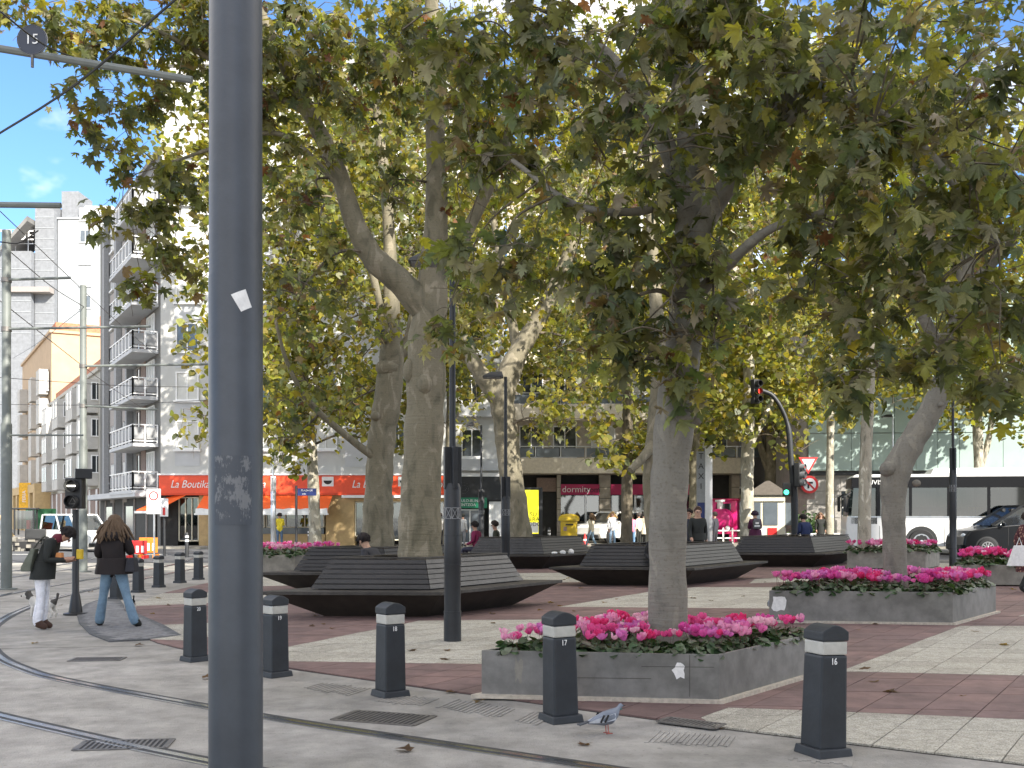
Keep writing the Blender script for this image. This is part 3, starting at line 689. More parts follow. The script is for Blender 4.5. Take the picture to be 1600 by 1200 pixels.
# ---- white gallery-window building, peach gable house, ochre arcade, pale tower farther up the street
v0 = G1; v1 = G1+v_st*28
vb, off = building('gallery_building', 'white building with projecting glazed bay windows up the street', [tuple(v0+Vector((-.05, .1))), tuple(v1), tuple(v1+n_st*14), tuple(v0+n_st*13)], 11.4, 'wall_cream', roof='terracotta', parapet=.9)
Vu = (v0-v1).normalized()
for a in (1.5, 9.0, 17.5, 23.5):
    for fl in range(3):
        z = 3.6+fl*2.5
        bay = fpart(vb, off, 'bay_window', 'bay_white', v1, Vu, a, a+3.6, z, z+2.3, .9)
        nv = Vector((Vu.y, -Vu.x))
        for k in range(4):
            fpart(vb, off, 'bay_pane', 'glass_mid' if k % 2 else 'blind', v1, Vu, a+.15+k*.86, a+.15+k*.86+.7, z+.85, z+2.1, .93, -.8)
        q = v1+Vu*(a+3.63); window(vb, tuple(q+nv*.12)+(z+.85,), tuple(-nv), .7, 1.25, 'glass_dark', sill=False)
for a in (6.2, 13.6, 21.6):
    for fl in range(3):
        q = v1+Vu*a; window(vb, (q.x, q.y, 4.0+fl*2.5), Vu, 1.1, 1.8, 'glass_mid')
fpart(vb, off, 'ground_floor', 'wall_brick', v1, Vu, .5, 27.5, 0, 3.4, .06)
for x in np.arange(2, 27, 3.1): fpart(vb, off, 'shopfront_post', 'white_paint', v1, Vu, x, x+.4, 0, 3.35, .12)
p0 = v1+Vector((-.1, .2)); p1 = v1+v_st*26
pb, off = building('peach_house', 'peach plastered house with tiled roof above the gallery windows', [tuple(p0+n_st*.1), tuple(p1), tuple(p1+n_st*15), tuple(p0+n_st*15)], 18.2, 'wall_peach', roof='terracotta', parapet=.8)
Pu = (p0-p1).normalized()
for fl in range(4):
    for a in (2, 5, 9, 13, 17, 21, 24):
        q = p1+Pu*a; window(pb, (q.x, q.y, 5.0+fl*2.7), Pu, 1.2, 1.7, 'glass_mid')
    for a in (3.5, 15, 22):
        fpart(pb, off, 'bay_window', 'bay_white', p1, Pu, a-.2, a+2.4, 4.6+fl*2.7, 6.9+fl*2.7, .8)
for x in np.arange(0, 26, 4.2):
    fpart(pb, off, 'arcade_pillar', 'wall_ochre', p1, Pu, x, x+1.3, 0, 4.4, 1.4)
fpart(pb, off, 'arcade_back', 'shop_dark', p1, Pu, .2, 25.8, 0, 4.3, .05); fpart(pb, off, 'arcade_lintel', 'wall_ochre', p1, Pu, 0, 26, 3.6, 4.35, 1.42)
q0 = p0+n_st*.5-v_st*.3
for i, x in enumerate((3, 7)): MB().box((q0.x+x, q0.y+x*.57+2, 19.6), (.8, .8, 1.4)).build('chimney', 'terracotta', pb, off)
bn = tag(fpart(None, (0, 0, 0), 'street_banner', 'amber', tuple(pt(30, 800, 100).xy), X1, 0, 1.1, 2.0, 4.6, .05), 'yellow orange banner hanging beside the ochre arcade', 'banner')
text('FERIA', .45, 'white_paint', (pt(30, 800, 100).x+.5, 99.93, 3.3), bn, rz=0)
bn.children[-1].rotation_euler = (math.pi/2, -math.pi/2, 0)
T0 = Vector((-72, 150))
tb, off = building('tower_block', 'tall pale tower block rising behind the street roofs', [(-64.5, 150), (-57, 150), (-57, 170), (-64.5, 170)], 43.5, 'wall_tower')
MB().prism(ccw([(-67.3, 149), (-64.6, 149), (-64.6, 168), (-67.3, 168)]), 0, 45.3).build('stone_wing', 'wall_block', tb, off)
MB().prism(ccw([(-64.4, 151), (-62, 151), (-62, 156), (-64.4, 156)]), 43.5, 47.8).build('lift_housing', 'wall_block', tb, off)
MB().prism(ccw([(-61.5, 152), (-57.5, 152), (-57.5, 156), (-61.5, 156)]), 43.6, 46).build('roof_plant', 'wall_white', tb, off)
MB().prism(ccw([(-80, 148), (-67.4, 148), (-67.4, 166), (-80, 166)]), 0, 38.5).build('low_wing', 'wall_block', tb, off)
for k in range(14): MB().box((-65.95, 148.97, 24+k*1.5), (2.7, .06, .08)).build('stone_course', 'wall_tower', tb, off)
for k in range(7):
    MB().box((-73.7, 147.97, 27+k*1.5), (12.6, .06, .08)).build('stone_course', 'wall_tower', tb, off)
b = MB(); b.loft([[(-71.2, 146.8, 38.2), (-71.2, 154, 38.2), (-71.2, 154, 38.9), (-71.2, 146.8, 38.9)], [(-67.4, 146.8, 42.4), (-67.4, 154, 42.4), (-67.4, 154, 43.1), (-67.4, 146.8, 43.1)]]); b.build('sloped_roof', 'wall_grey', tb, off)
MB().box((-67.8, 148.2, 33.0), (6.4, 1.8, .7)).build('tiled_ledge', 'wall_taupe', tb, off)
for fl in range(14): window(tb, (-60.6, 150, 3+fl*3.1), X1, 1.6, 1.8, 'blind' if fl % 3 else 'glass_mid')
sg = thing('roof_sign', 'white lattice roof sign lettering on the far pale rooftop', 'sign', (-72.5, 149, 38.6))
text('UTU DE', 2.0, 'white_paint', (1.5, 0, 2.3), sg); b = MB()
for k in range(6): b.bar((-3+k*1.8, .1, 0), (-3+k*1.8, .1, 3.2), .08, .08)
b.bar((-3, .1, 1.2), (6, .1, 1.2), .08, .08); b.bar((-3, .1, 3.2), (6, .1, 3.2), .08, .08); b.build('lattice', 'alloy', sg)
# ---- unseen tower added behind the viewer to throw shade over the near plaza
sa = SUN_H.normalized(); sp_ = Vector((-sa.y, sa.x)); fc = sa*40+sp_*16.5
foot = [tuple(fc-sp_*21), tuple(fc+sp_*21), tuple(fc+sp_*21+sa*14), tuple(fc-sp_*21+sa*14)]
sb, off = building('shade_tower', 'unseen apartment tower added and shaped to shade the near plaza', foot, 41.5, 'wall_beige')
for fl in range(10):
    for x in range(-18, 20, 6):
        q = fc+sp_*x; window(sb, (q.x, q.y, 4+fl*3.4), tuple(-sp_) if Vector((-sp_.y, sp_.x)).dot(sa) > 0 else tuple(sp_), 1.6, 1.9, 'glass_dark')
# ================================================================== plane trees
def rot_matrices(yaw, pitch, roll):
    cy, sy, cp, sp, cr, sr = np.cos(yaw), np.sin(yaw), np.cos(pitch), np.sin(pitch), np.cos(roll), np.sin(roll)
    N = len(yaw); R = np.zeros((N, 3, 3))
    # local: y = leaf tip, z = upper side.  roll about y, pitch about x, yaw about z
    Ry = np.zeros((N, 3, 3)); Ry[:, 0, 0] = cr; Ry[:, 0, 2] = sr; Ry[:, 1, 1] = 1; Ry[:, 2, 0] = -sr; Ry[:, 2, 2] = cr
    Rx = np.zeros((N, 3, 3)); Rx[:, 0, 0] = 1; Rx[:, 1, 1] = cp; Rx[:, 1, 2] = -sp; Rx[:, 2, 1] = sp; Rx[:, 2, 2] = cp
    Rz = np.zeros((N, 3, 3)); Rz[:, 0, 0] = cy; Rz[:, 0, 1] = -sy; Rz[:, 1, 0] = sy; Rz[:, 1, 1] = cy; Rz[:, 2, 2] = 1
    return Rz @ Rx @ Ry
half = [(.03, .03), (.16, -.10), (.42, .0), (.30, .08), (.44, .20), (.21, .22), (.36, .36), (.64, .52), (.44, .50), (.44, .66), (.16, .46), (.22, .70), (.11, .74), (0, 1.0)]
outl = half+[(-x, y) for x, y in half[-2::-1]]
LEAF_HI = np.array([(0, .3, .05)]+[(x, y, -.28*(x*x*1.3+(y-.3)**2)+.05*math.sin(7*x)) for x, y in outl])
TRI_HI = np.array([(0, i, i+1) for i in range(1, len(outl))]+[(0, len(outl), 1)])
o5 = [(0, 0), (.34, .0), (.26, .2), (.56, .48), (.22, .52), (0, 1), (-.22, .52), (-.56, .48), (-.26, .2), (-.34, 0)]
LEAF_LO = np.array([(0, .3, .05)]+[(x, y, -.28*(x*x*1.3+(y-.3)**2)) for x, y in o5]); TRI_LO = np.array([(0, i, i+1) for i in range(1, 10)]+[(0, 10, 1)])
o4 = [(0, 0), (.45, .15), (.5, .5), (0, 1), (-.5, .5), (-.45, .15)]
LEAF_FAR = np.array([(x, y, -.3*(x*x+(y-.4)**2)) for x, y in o4]); TRI_FAR = np.array([(0, 1, 3), (1, 2, 3), (0, 3, 5), (3, 4, 5)])
PAL = {'green': (.125, .145, .062), 'dark': (.092, .115, .058), 'olive': (.165, .170, .058), 'yellow': (.275, .265, .050), 'gold': (.37, .31, .055), 'brown': (.17, .125, .06), 'rust': (.18, .09, .05), 'pale': (.26, .25, .17)}
def tri_mesh(name, verts, tris, cols, m, smooth=False):
    me = bpy.data.meshes.new(name); nv, nt = len(verts), len(tris)
    me.vertices.add(nv); me.vertices.foreach_set('co', verts.astype(np.float32).ravel())
    me.loops.add(nt*3); me.loops.foreach_set('vertex_index', tris.astype(np.int32).ravel())
    me.polygons.add(nt); me.polygons.foreach_set('loop_start', np.arange(0, nt*3, 3, dtype=np.int32)); me.polygons.foreach_set('loop_total', np.full(nt, 3, dtype=np.int32))
    me.update(calc_edges=True); me.validate()
    if cols is not None:
        at_ = me.color_attributes.new('col', 'FLOAT_COLOR', 'POINT'); at_.data.foreach_set('color', np.c_[cols, np.ones(len(cols))].astype(np.float32).ravel())
    me.materials.append(MATS[m]); return me
def leaf_colors(n, weights):
    ks = list(weights); p = np.array([weights[k] for k in ks], float); p /= p.sum()
    c = np.array([PAL[k] for k in ks])[RNG.choice(len(ks), n, p=p)]
    return c*RNG.uniform(.7, 1.3, (n, 1))*RNG.uniform(.9, 1.1, (n, 3))
LEAF_VAR = {}
def leaf_variant(key, col, tmpl, tri):
    if key not in LEAF_VAR: LEAF_VAR[key] = tri_mesh('leaf', tmpl, tri, np.tile(col, (len(tmpl), 1)), 'leaf')
    return LEAF_VAR[key]
def in_view(P):
    px = 800+P[:, 0]*F/P[:, 1]; py = HOR-(P[:, 2]-HC)*F/P[:, 1]
    return (px > 0) & (px < 1600) & (py > 0) & (py < 760)
def tree(label, base, limbs, blobs, weights, bark, leaf=.2, lod='hi', parts=0, dens=40, nsides=14, group=None, burls=(), seed=1, sub=9):
    """limbs: list of (list of points, list of radii). blobs: (px, py, depth, rx px, ry px, rd metres, density factor)"""
    rn = random.Random(seed); t = thing('plane_tree', label, 'tree', base, 0, group); off = tuple(base)
    tr = MB(); skel = []
    for k, (P, R) in enumerate(limbs):
        S = spline(P, 7); rr = np.interp(np.linspace(0, len(R)-1, len(S)), range(len(R)), R)
        rr = [r*(1+.035*math.sin(i*1.3+k*2+seed)+rn.uniform(-.025, .025)) for i, r in enumerate(rr)]
        if k == 0: rr[0] *= 1.22; rr[1] *= 1.10; rr[2] *= 1.04
        tr.tube(S, rr, nsides if k == 0 else max(6, nsides-4), 0, True, True, .02, seed+k)
        skel += [(p, r) for p, r in zip(S, rr)][2 if k == 0 else 0:]
    for c, r, sq in burls: tr.ball(c, r, 10, 7, 0, sq)
    tr.build('trunk', bark, t, off)
    br = MB(); LP = []
    for (px, py, d, rx, ry, rd, df) in blobs:
        c = pt(px, py, d); ax = Vector((rx*d/F, rd, ry*d/F)); vol = 4.19*ax.x*ax.y*ax.z
        nl = int(vol*dens*df); ncl = max(3, nl//14)
        # a branch from the nearest limb into the blob, sub-branches, then twigs with leaf clumps
        cand = sorted(skel, key=lambda q: (q[0]-c).length+max(0, q[0].z-c.z-1)*.4)[0]
        p0 = cand[0]; r0 = min(cand[1]*.55, .02+.012*(c-p0).length); mid = (p0+c)/2+Vector((rn.uniform(-.3, .3), rn.uniform(-.3, .3), .25*(c-p0).length*.5))
        S = spline([p0, mid, c], 5); br.tube(S, list(np.linspace(r0, r0*.45, len(S))), 6)
        nodes = S[3:]
        for k in range(sub):
            v = Vector((rn.gauss(0, 1), rn.gauss(0, 1), rn.gauss(0, 1))).normalized()*rn.uniform(.55, 1.0)
            e = c+Vector((v.x*ax.x, v.y*ax.y, v.z*ax.z)); s = min(nodes, key=lambda q: (q-e).length+rn.random()*.3)
            m2 = (s+e)/2+Vector((rn.uniform(-1, 1), rn.uniform(-1, 1), rn.uniform(0, 1.2)))*.12*(e-s).length
            S2 = spline([s, m2, e], 4); br.tube(S2, list(np.linspace(r0*.4, max(.004, r0*.12), len(S2))), 4); nodes = nodes+S2[2:]
        nod = np.array([tuple(q) for q in nodes])
        for k in range(ncl):
            v = Vector((rn.gauss(0, 1), rn.gauss(0, 1), rn.gauss(0, 1))).normalized()*(rn.random()**.42)
            e = np.array((c.x+v.x*ax.x, c.y+v.y*ax.y, c.z+v.z*ax.z)); s = nod[np.argmin(((nod-e)**2).sum(1))]
            L = np.linalg.norm(e-s)
            if lod != 'far' or k % 4 == 0:
                mdl = (s+e)/2+np.array((0, 0, .1*L)); br.tube([s, mdl, e], [.012, .009, .005], 3, 0, False)
            n = rn.randint(10, 18); tt = RNG.uniform(.35, 1.05, n)
            pos = s+(e-s)*tt[:, None]+RNG.normal(0, .13 if lod == 'hi' else .2, (n, 3))*np.array((1, 1, .9)); LP.append(pos)
    LP = np.concatenate(LP); n = len(LP)
    LP[:, 2] = np.maximum(LP[:, 2], 1.9)
    yaw = RNG.uniform(0, 2*np.pi, n); pitch = -np.clip(RNG.normal(.75, .5, n), -.4, 1.6); roll = RNG.normal(0, .55, n)
    sc = leaf*RNG.uniform(.5, 1.25, n); curl = RNG.uniform(.2, 3.0, n); cols = leaf_colors(n, weights); R = rot_matrices(yaw, pitch, roll)
    tmpl, tri = {'hi': (LEAF_HI, TRI_HI), 'mid': (LEAF_LO, TRI_LO), 'far': (LEAF_FAR, TRI_FAR)}[lod]
    tag(br.build('branches', 'bark_dark', t, off), kind='stuff')
    keep = np.ones(n, bool)
    if parts:
        vis = np.where(in_view(LP))[0]; near = vis[np.argsort(LP[vis, 1]/sc[vis])][:parts]; keep[near] = False
        ks = list(weights)
        for i in near:
            kk = int(np.argmin([abs(np.array(PAL[k])/sum(PAL[k])-cols[i]/cols[i].sum()).sum()+abs(sum(PAL[k])-cols[i].sum())*.5 for k in ks])); var = int(i) % 3
            me = leaf_variant((ks[kk], var, lod), np.array(PAL[ks[kk]])*(.8, 1., 1.25)[var], tmpl, tri)
            o = bpy.data.objects.new('leaf', me); COL.objects.link(o); o.parent = t
            M = Matrix((R[i] @ np.diag((1, 1, float(curl[i])))).tolist()).to_4x4(); M.translation = Vector(LP[i])-Vector(off)
            o.matrix_local = M @ Matrix.Scale(float(sc[i]), 4)
    LP, R, sc, cols, curl = LP[keep], R[keep], sc[keep], cols[keep], curl[keep]; n = len(LP)
    TC = np.repeat(tmpl[None], n, 0); TC[:, :, 2] *= curl[:, None]
    V = np.einsum('nij,nkj->nki', R, TC)*sc[:, None, None]+(LP-np.array(off))[:, None, :]
    T = (tri[None]+(np.arange(n)*len(tmpl))[:, None, None]).reshape(-1, 3)
    tag(link('foliage', tri_mesh('foliage', V.reshape(-1, 3), T, np.repeat(cols, len(tmpl), 0), 'leaf'), t), kind='stuff')
    return t
def P_(*L): return [pt(*q) for q in L]
near_w = {'green': 6, 'dark': 1.6, 'olive': 5, 'brown': .7, 'pale': 3.4, 'rust': .12, 'yellow': 1.4}  # extra pale leaves put the canopy's specular sheen into leaf colour
mid_w = {'green': 3.5, 'olive': 5, 'yellow': 3.0, 'brown': .8, 'dark': 1.5, 'rust': .4, 'pale': .8}
far_w = {'green': 2.5, 'olive': 4, 'yellow': 6.5, 'gold': 1.6, 'brown': .4}
# tree in the near planter
T1b = Vector((1.50, 10.1, .30))
tree('grey smooth plane tree standing in the near steel planter', T1b,
     [([T1b]+P_((1043, 860, 10.1), (1047, 740, 10.1), (1056, 640, 10.1), (1068, 540, 10.1), (1075, 400, 10.2), (1080, 260, 10.3), (1060, 80, 10.5), (1040, -200, 10.6)), [.188, .178, .176, .19, .165, .15, .125, .10, .05]),
      (P_((1072, 460, 10.1), (1100, 350, 10), (1180, 230, 9.7), (1240, 140, 9.4), (1310, 60, 9.2), (1400, -80, 9)), [.13, .105, .085, .07, .06, .04]),
      (P_((1078, 330, 10.2), (1030, 200, 10.4), (985, 130, 10.5), (930, 75, 10.7), (880, 85, 10.9), (800, 60, 11)), [.1, .085, .08, .07, .035, .02]),
      (P_((1200, 210, 9.6), (1300, 150, 9.2), (1420, 210, 8.9), (1500, 300, 8.7), (1560, 380, 8.6)), [.06, .05, .04, .03, .02]),
      (P_((1070, 480, 10.1), (1130, 420, 9.7), (1200, 360, 9.3), (1290, 330, 9.0)), [.07, .055, .04, .025]),
      (P_((1060, 300, 10.2), (1000, 330, 9.9), (900, 320, 9.8), (800, 250, 10)), [.05, .04, .03, .02])],
     [(1040, 420, 9.7, 130, 170, .8, 1.1), (1010, 560, 9.6, 75, 60, .45, 1.0), (1100, 520, 9.5, 60, 70, .4, .9), (1060, 170, 9.6, 230, 190, 1.5, .8), (1330, 120, 8.9, 260, 190, 1.6, .8),
      (1400, 360, 8.6, 190, 150, 1.0, 1.0), (1270, 420, 9.0, 90, 120, .7, .9), (1370, 520, 8.6, 120, 75, .6, 1.0), (1530, 480, 8.4, 110, 115, .8, 1.1), (1560, 250, 8.5, 130, 200, 1.1, .9),
      (780, 420, 9.9, 85, 120, .7, 1.15), (770, 250, 10.2, 90, 120, .8, .8), (850, 90, 10.4, 190, 130, 1.2, .8), (905, 330, 9.9, 80, 150, .7, .8),
      (1100, -220, 10, 600, 180, 2.6, .35), (680, 60, 10.8, 110, 90, .8, .6), (715, 425, 11.5, 55, 60, .5, 1.0), (690, 510, 11.8, 28, 30, .25, .8), (1055, 590, 9.6, 75, 42, .4, .9), (1340, 588, 8.6, 60, 34, .35, .9), (1440, 570, 8.5, 60, 40, .4, .9), (1560, 590, 8.4, 55, 34, .35, .9), (960, 480, 9.7, 60, 70, .45, .8)],
     near_w, 'bark_grey', .185, 'hi', 300, 88, 22, burls=[(pt(1078, 640, 10.0), .115, (1, 1, .62)), (pt(1084, 655, 9.98), .085, (1, 1, .8)), (pt(1070, 652, 9.9), .09, (1, .9, .6)), (pt(1092, 634, 10.02), .05, (1.1, 1, .9))], seed=3)
# tree in the second planter, elbowed trunk
T2b = Vector((6.0, 16.5, .3))
tree('elbowed plane tree leaning out of the second steel planter', T2b,
     [([T2b]+P_((1398, 860, 16.5), (1396, 790, 16.5), (1400, 738, 16.5), (1425, 690, 16.5), (1455, 640, 16.5), (1480, 580, 16.5), (1500, 480, 16.6), (1520, 330, 16.8), (1530, 150, 17)), [.185, .175, .18, .225, .2, .175, .17, .14, .11, .07]),
      (P_((1482, 575, 16.5), (1430, 470, 16.2), (1380, 380, 16), (1330, 280, 15.8)), [.1, .08, .06, .03]),
      (P_((1505, 460, 16.6), (1580, 380, 16.4), (1660, 300, 16.2)), [.09, .07, .03])],
     [(1500, 500, 16.2, 120, 70, 1.0, .8), (1370, 330, 16, 140, 110, 1.4, .7), (1560, 330, 16, 130, 140, 1.5, .7), (1500, 120, 17, 230, 130, 2, .5), (1620, 500, 15.8, 90, 90, 1.0, .8)],
     near_w, 'bark_grey', .2, 'mid', 150, 60, 18, burls=[(pt(1388, 733, 16.4), .14, (1, 1, .9)), (pt(1432, 755, 16.35), .07, (1, .8, .8)), (pt(1470, 632, 16.3), .05, (1, 1, .8))], seed=5)
# big trunk in the front bench
T3b = Vector((-1.50, 17.75, .35))
tree('thick tan plane tree rising from the front timber bench', T3b,
     [([T3b]+P_((656, 850, 17.75), (658, 760, 17.75), (664, 640, 17.75), (668, 540, 17.75), (676, 440, 17.8), (682, 330, 17.9), (680, 200, 18), (676, 60, 18.1), (670, -120, 18.2)), [.385, .37, .335, .325, .33, .25, .19, .16, .13, .08]),
      (P_((668, 490, 17.75), (625, 440, 17.6), (585, 405, 17.5), (555, 350, 17.4), (525, 260, 17.3), (480, 170, 17.2), (425, 60, 17.1), (380, -40, 17)), [.24, .22, .205, .17, .14, .12, .10, .07]),
      (P_((480, 175, 17.2), (430, 150, 17), (360, 110, 16.6), (270, 60, 16.3), (180, 20, 16)), [.06, .055, .05, .035, .02]),
      (P_((530, 290, 17.3), (440, 210, 17), (340, 230, 16.7), (250, 260, 16.4)), [.05, .04, .03, .02]),
      (P_((690, 430, 17.8), (760, 300, 17.6), (810, 150, 17.4), (830, 0, 17.3)), [.12, .10, .08, .05])],
     [(300, 50, 16.3, 240, 90, 1.6, .9), (190, 170, 16.0, 105, 85, 1.0, .95), (270, 270, 16.2, 105, 80, 1.0, .95), (270, 390, 16.5, 90, 65, .9, .7), (190, 330, 16.2, 45, 45, .5, .8), (225, 460, 17, 45, 40, .5, .7), (120, 40, 15.8, 120, 45, .9, .6), (40, 20, 15.8, 70, 50, .8, .8),
      (460, 120, 17, 130, 110, 1.3, .8), (600, 100, 17.5, 140, 120, 1.5, .8), (480, 440, 16.8, 70, 60, .7, .8), (500, 300, 17, 90, 90, 1.0, .55), (740, 180, 17.4, 120, 170, 1.5, .6), (350, -130, 17, 450, 100, 2.5, .3), (620, 280, 17.3, 60, 60, .7, .5)],
     mid_w, 'bark_olive', .2, 'hi', 300, 75, 22, burls=[(pt(664, 600, 17.5), .16, (.9, 1, 1.2)), (pt(640, 580, 17.6), .13, (.9, 1, 1.6))], seed=8)
# rear bench tree with the open burl
T4b = Vector((-2.95, 23.0, .35))
tree('gnarled plane tree with an open knot rising from the rear left bench', T4b,
     [([T4b]+P_((590, 840, 23), (592, 760, 23), (596, 690, 23), (606, 620, 23), (612, 560, 23), (612, 500, 23), (610, 420, 23.1), (604, 300, 23.2), (590, 180, 23.3), (580, 20, 23.4)), [.40, .36, .30, .30, .30, .27, .20, .15, .12, .10, .06]),
      (P_((615, 560, 23), (640, 530, 23.2), (660, 440, 23.6), (680, 330, 24)), [.16, .15, .12, .08]),
      (P_((592, 720, 22.9), (540, 680, 22.5), (485, 630, 22.2), (450, 570, 22), (430, 500, 21.8)), [.09, .075, .06, .045, .03]),
      (P_((600, 510, 23), (585, 440, 22.9), (560, 360, 22.8), (540, 260, 22.6)), [.09, .08, .06, .04])],
     [(470, 590, 22, 95, 75, 1.4, .55), (540, 500, 22.4, 80, 90, 1.4, .5), (450, 330, 22, 120, 120, 2, .5), (600, 320, 23.5, 130, 130, 2, .45), (540, 120, 23, 200, 120, 2.5, .5), (450, 690, 21.8, 60, 40, .9, .4), (560, 620, 24.5, 70, 60, 1.2, .45), (480, 480, 23, 90, 80, 1.4, .5), (660, 330, 24, 90, 120, 1.6, .45), (720, 480, 24.5, 60, 80, 1.2, .5)],
     mid_w, 'bark_olive', .2, 'mid', 100, 42, 18, burls=[(pt(598, 522, 22.72), .19, (1, .8, 1.1)), (pt(606, 575, 22.9), .25, (1.1, 1, .8)), (pt(587, 650, 22.75), .12, (1, 1, .9))], seed=12)
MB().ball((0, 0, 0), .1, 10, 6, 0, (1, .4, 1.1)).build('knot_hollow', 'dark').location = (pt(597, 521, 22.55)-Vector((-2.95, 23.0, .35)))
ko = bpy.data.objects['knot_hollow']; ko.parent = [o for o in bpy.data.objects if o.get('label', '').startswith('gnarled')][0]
# tree in the bench behind, forked like a slingshot
T5b = Vector((.30, 32.4, .35))
tree('pollarded plane tree forking over the bench behind the slim lamp', T5b,
     [([T5b]+P_((806, 800, 32.4), (797, 730, 32.4), (789, 660, 32.4), (785, 620, 32.4), (805, 560, 32.5), (840, 500, 32.7), (880, 420, 33), (905, 330, 33.2), (920, 200, 33.5)), [.44, .38, .36, .36, .38, .33, .26, .22, .17, .1]),
      (P_((783, 630, 32.4), (755, 590, 32.3), (737, 560, 32.2), (728, 525, 32.2)), [.3, .26, .22, .12]),
      (P_((810, 555, 32.5), (790, 450, 32.7), (770, 330, 33), (760, 200, 33)), [.16, .14, .1, .06])],
     [(860, 660, 31.5, 90, 50, 2, .55), (930, 560, 32, 110, 90, 2.5, .55), (780, 380, 33, 130, 140, 3, .5), (930, 350, 33, 160, 140, 3, .55), (850, 150, 33, 220, 130, 3.5, .5), (735, 640, 31.5, 40, 50, 1.2, .5), (700, 120, 33, 170, 150, 3, .5), (1000, 120, 33.5, 180, 150, 3.5, .5)],
     far_w, 'bark_olive', .21, 'mid', 0, 24, 14, seed=15)
T6b = Vector((3.55, 25.3, .3))
tree('pale plane tree rising from the middle timber bench', T6b,
     [([T6b]+P_((1022, 800, 25.3), (1020, 730, 25.3), (1026, 660, 25.4), (1030, 560, 25.6), (1020, 400, 26), (1010, 200, 26.4)), [.26, .24, .23, .22, .19, .14, .08]),
      (P_((1023, 690, 25.3), (1005, 715, 25.0), (985, 735, 24.8)), [.13, .11, .09])],
     [(950, 520, 25.5, 110, 110, 2, .45), (960, 300, 26, 150, 150, 2.5, .5), (1130, 450, 26, 120, 120, 2, .4), (1150, 250, 26.5, 160, 150, 2.5, .5), (1000, 60, 26.5, 200, 100, 2.5, .5)], mid_w, 'bark_olive', .2, 'mid', 0, 26, 14, seed=18)
def far_tree(label, px, d, wpx, top, blobs, lean=(0, 0), bark='bark_pale', seed=1, w=far_w, lod='far', y0=None, dens=16, leaf=.26, forks=()):
    b0 = pt(px, HOR, d); b0.z = 0; r = wpx/2*d/F
    P = [b0]+P_((px+lean[0]*.35, 740, d), (px+lean[0], 640, d), (px+lean[0]+lean[1], 520, d), (px+lean[0]+lean[1]*2, top, d))
    L = [(P, [r*1.1, r, r*.95, r*.75, r*.35])]
    for q, k in forks: L.append((P_(*q), [r*.7*k, r*.6*k, r*.4*k]))
    return tree(label, b0, L, blobs, w, bark, leaf, lod, 0, dens, 10, 'plane trees farther back', seed=seed, sub=7)
far_tree('slim dark plane tree between the two pedestrians and the mailbox', 979, 38, 17, 350, [(955, 690, 37, 85, 60, 2, .9), (915, 600, 37, 100, 80, 2.5, .8), (1000, 480, 38, 130, 110, 3, .8), (900, 420, 38, 150, 130, 3.5, .7), (930, 230, 38, 170, 140, 4, .7)], (2, 0), 'bark_dark', 21,
         forks=[([(982, 738, 38), (1008, 705, 37.6), (1030, 690, 37.4)], .8)])
far_tree('sunlit pale plane tree beside the ticket kiosk', 1167, 42, 20, 380, [(1130, 640, 41, 90, 70, 2.5, .8), (1215, 600, 41.5, 110, 80, 3, .8), (1160, 500, 42, 170, 110, 4, .7), (1080, 560, 42, 80, 100, 3, .7), (1240, 690, 41, 50, 40, 1.5, .6), (1130, 330, 42, 190, 130, 4.5, .7), (1180, 130, 42, 220, 130, 5, .6)], (2, 2), 'bark_pale', 22,
         forks=[([(1168, 690, 42), (1155, 660, 42), (1145, 630, 42)], .7), ([(1170, 700, 42), (1200, 640, 42.5), (1230, 560, 43)], .7)])
far_tree('forked grey plane tree behind the kiosk roof', 1206, 64, 22, 480, [(1230, 600, 63, 160, 80, 5, .6), (1150, 560, 64, 160, 100, 5, .6)], (0, 2), 'bark_olive', 23, forks=[([(1206, 745, 64), (1190, 700, 64), (1180, 650, 64)], .9), ([(1206, 745, 64), (1225, 700, 64), (1240, 640, 64)], .9)])
far_tree('mottled plane tree in the flower planter in front of the bus', 1350, 31.6, 19, 330, [(1340, 560, 31.5, 110, 60, 2, .6), (1290, 480, 31.5, 110, 100, 2.5, .7), (1400, 430, 32, 120, 100, 2.5, .6), (1320, 300, 32, 170, 120, 3, .6), (1400, 130, 32, 220, 130, 3.5, .6)], (6, 6), 'bark_pale', 24, lod='mid', dens=20, leaf=.22)
far_tree('pale twin-stemmed plane tree on the pavement behind the bus', 1532, 53, 16, 560, [(1540, 560, 52, 130, 70, 4, .6), (1450, 560, 52, 110, 70, 3.5, .55), (1585, 660, 51, 40, 40, 2, .7), (1600, 520, 52, 100, 110, 3, .6), (1480, 640, 51.5, 60, 40, 2.5, .6), (1570, 610, 51.5, 70, 50, 2.5, .8)], (-6, -8), 'bark_pale', 25, forks=[([(1532, 730, 53), (1546, 680, 53), (1556, 600, 53)], 1.0)])
far_tree('thin pale plane tree in front of the orange awnings', 493, 45, 18, 300, [(455, 640, 44, 80, 80, 2.6, .95), (530, 590, 45, 120, 100, 3, .9), (440, 480, 44, 90, 130, 3, .8), (590, 690, 44.5, 50, 35, 2, .8), (540, 400, 45, 140, 150, 4, .45), (460, 280, 45, 160, 110, 4, .45), (440, 715, 43.5, 60, 25, 1.5, .7), (560, 200, 45, 200, 140, 5, .5), (350, 200, 45, 150, 120, 4, .6), (300, 420, 44, 45, 70, 2, .6), (550, 650, 44, 60, 60, 2.5, .6), (430, 570, 44, 80, 90, 2.5, .7), (470, 420, 44.5, 100, 90, 3, .7)], (-12, -14), 'bark_pale', 26, forks=[([(485, 700, 45), (440, 660, 44.5), (410, 600, 44)], .4)])
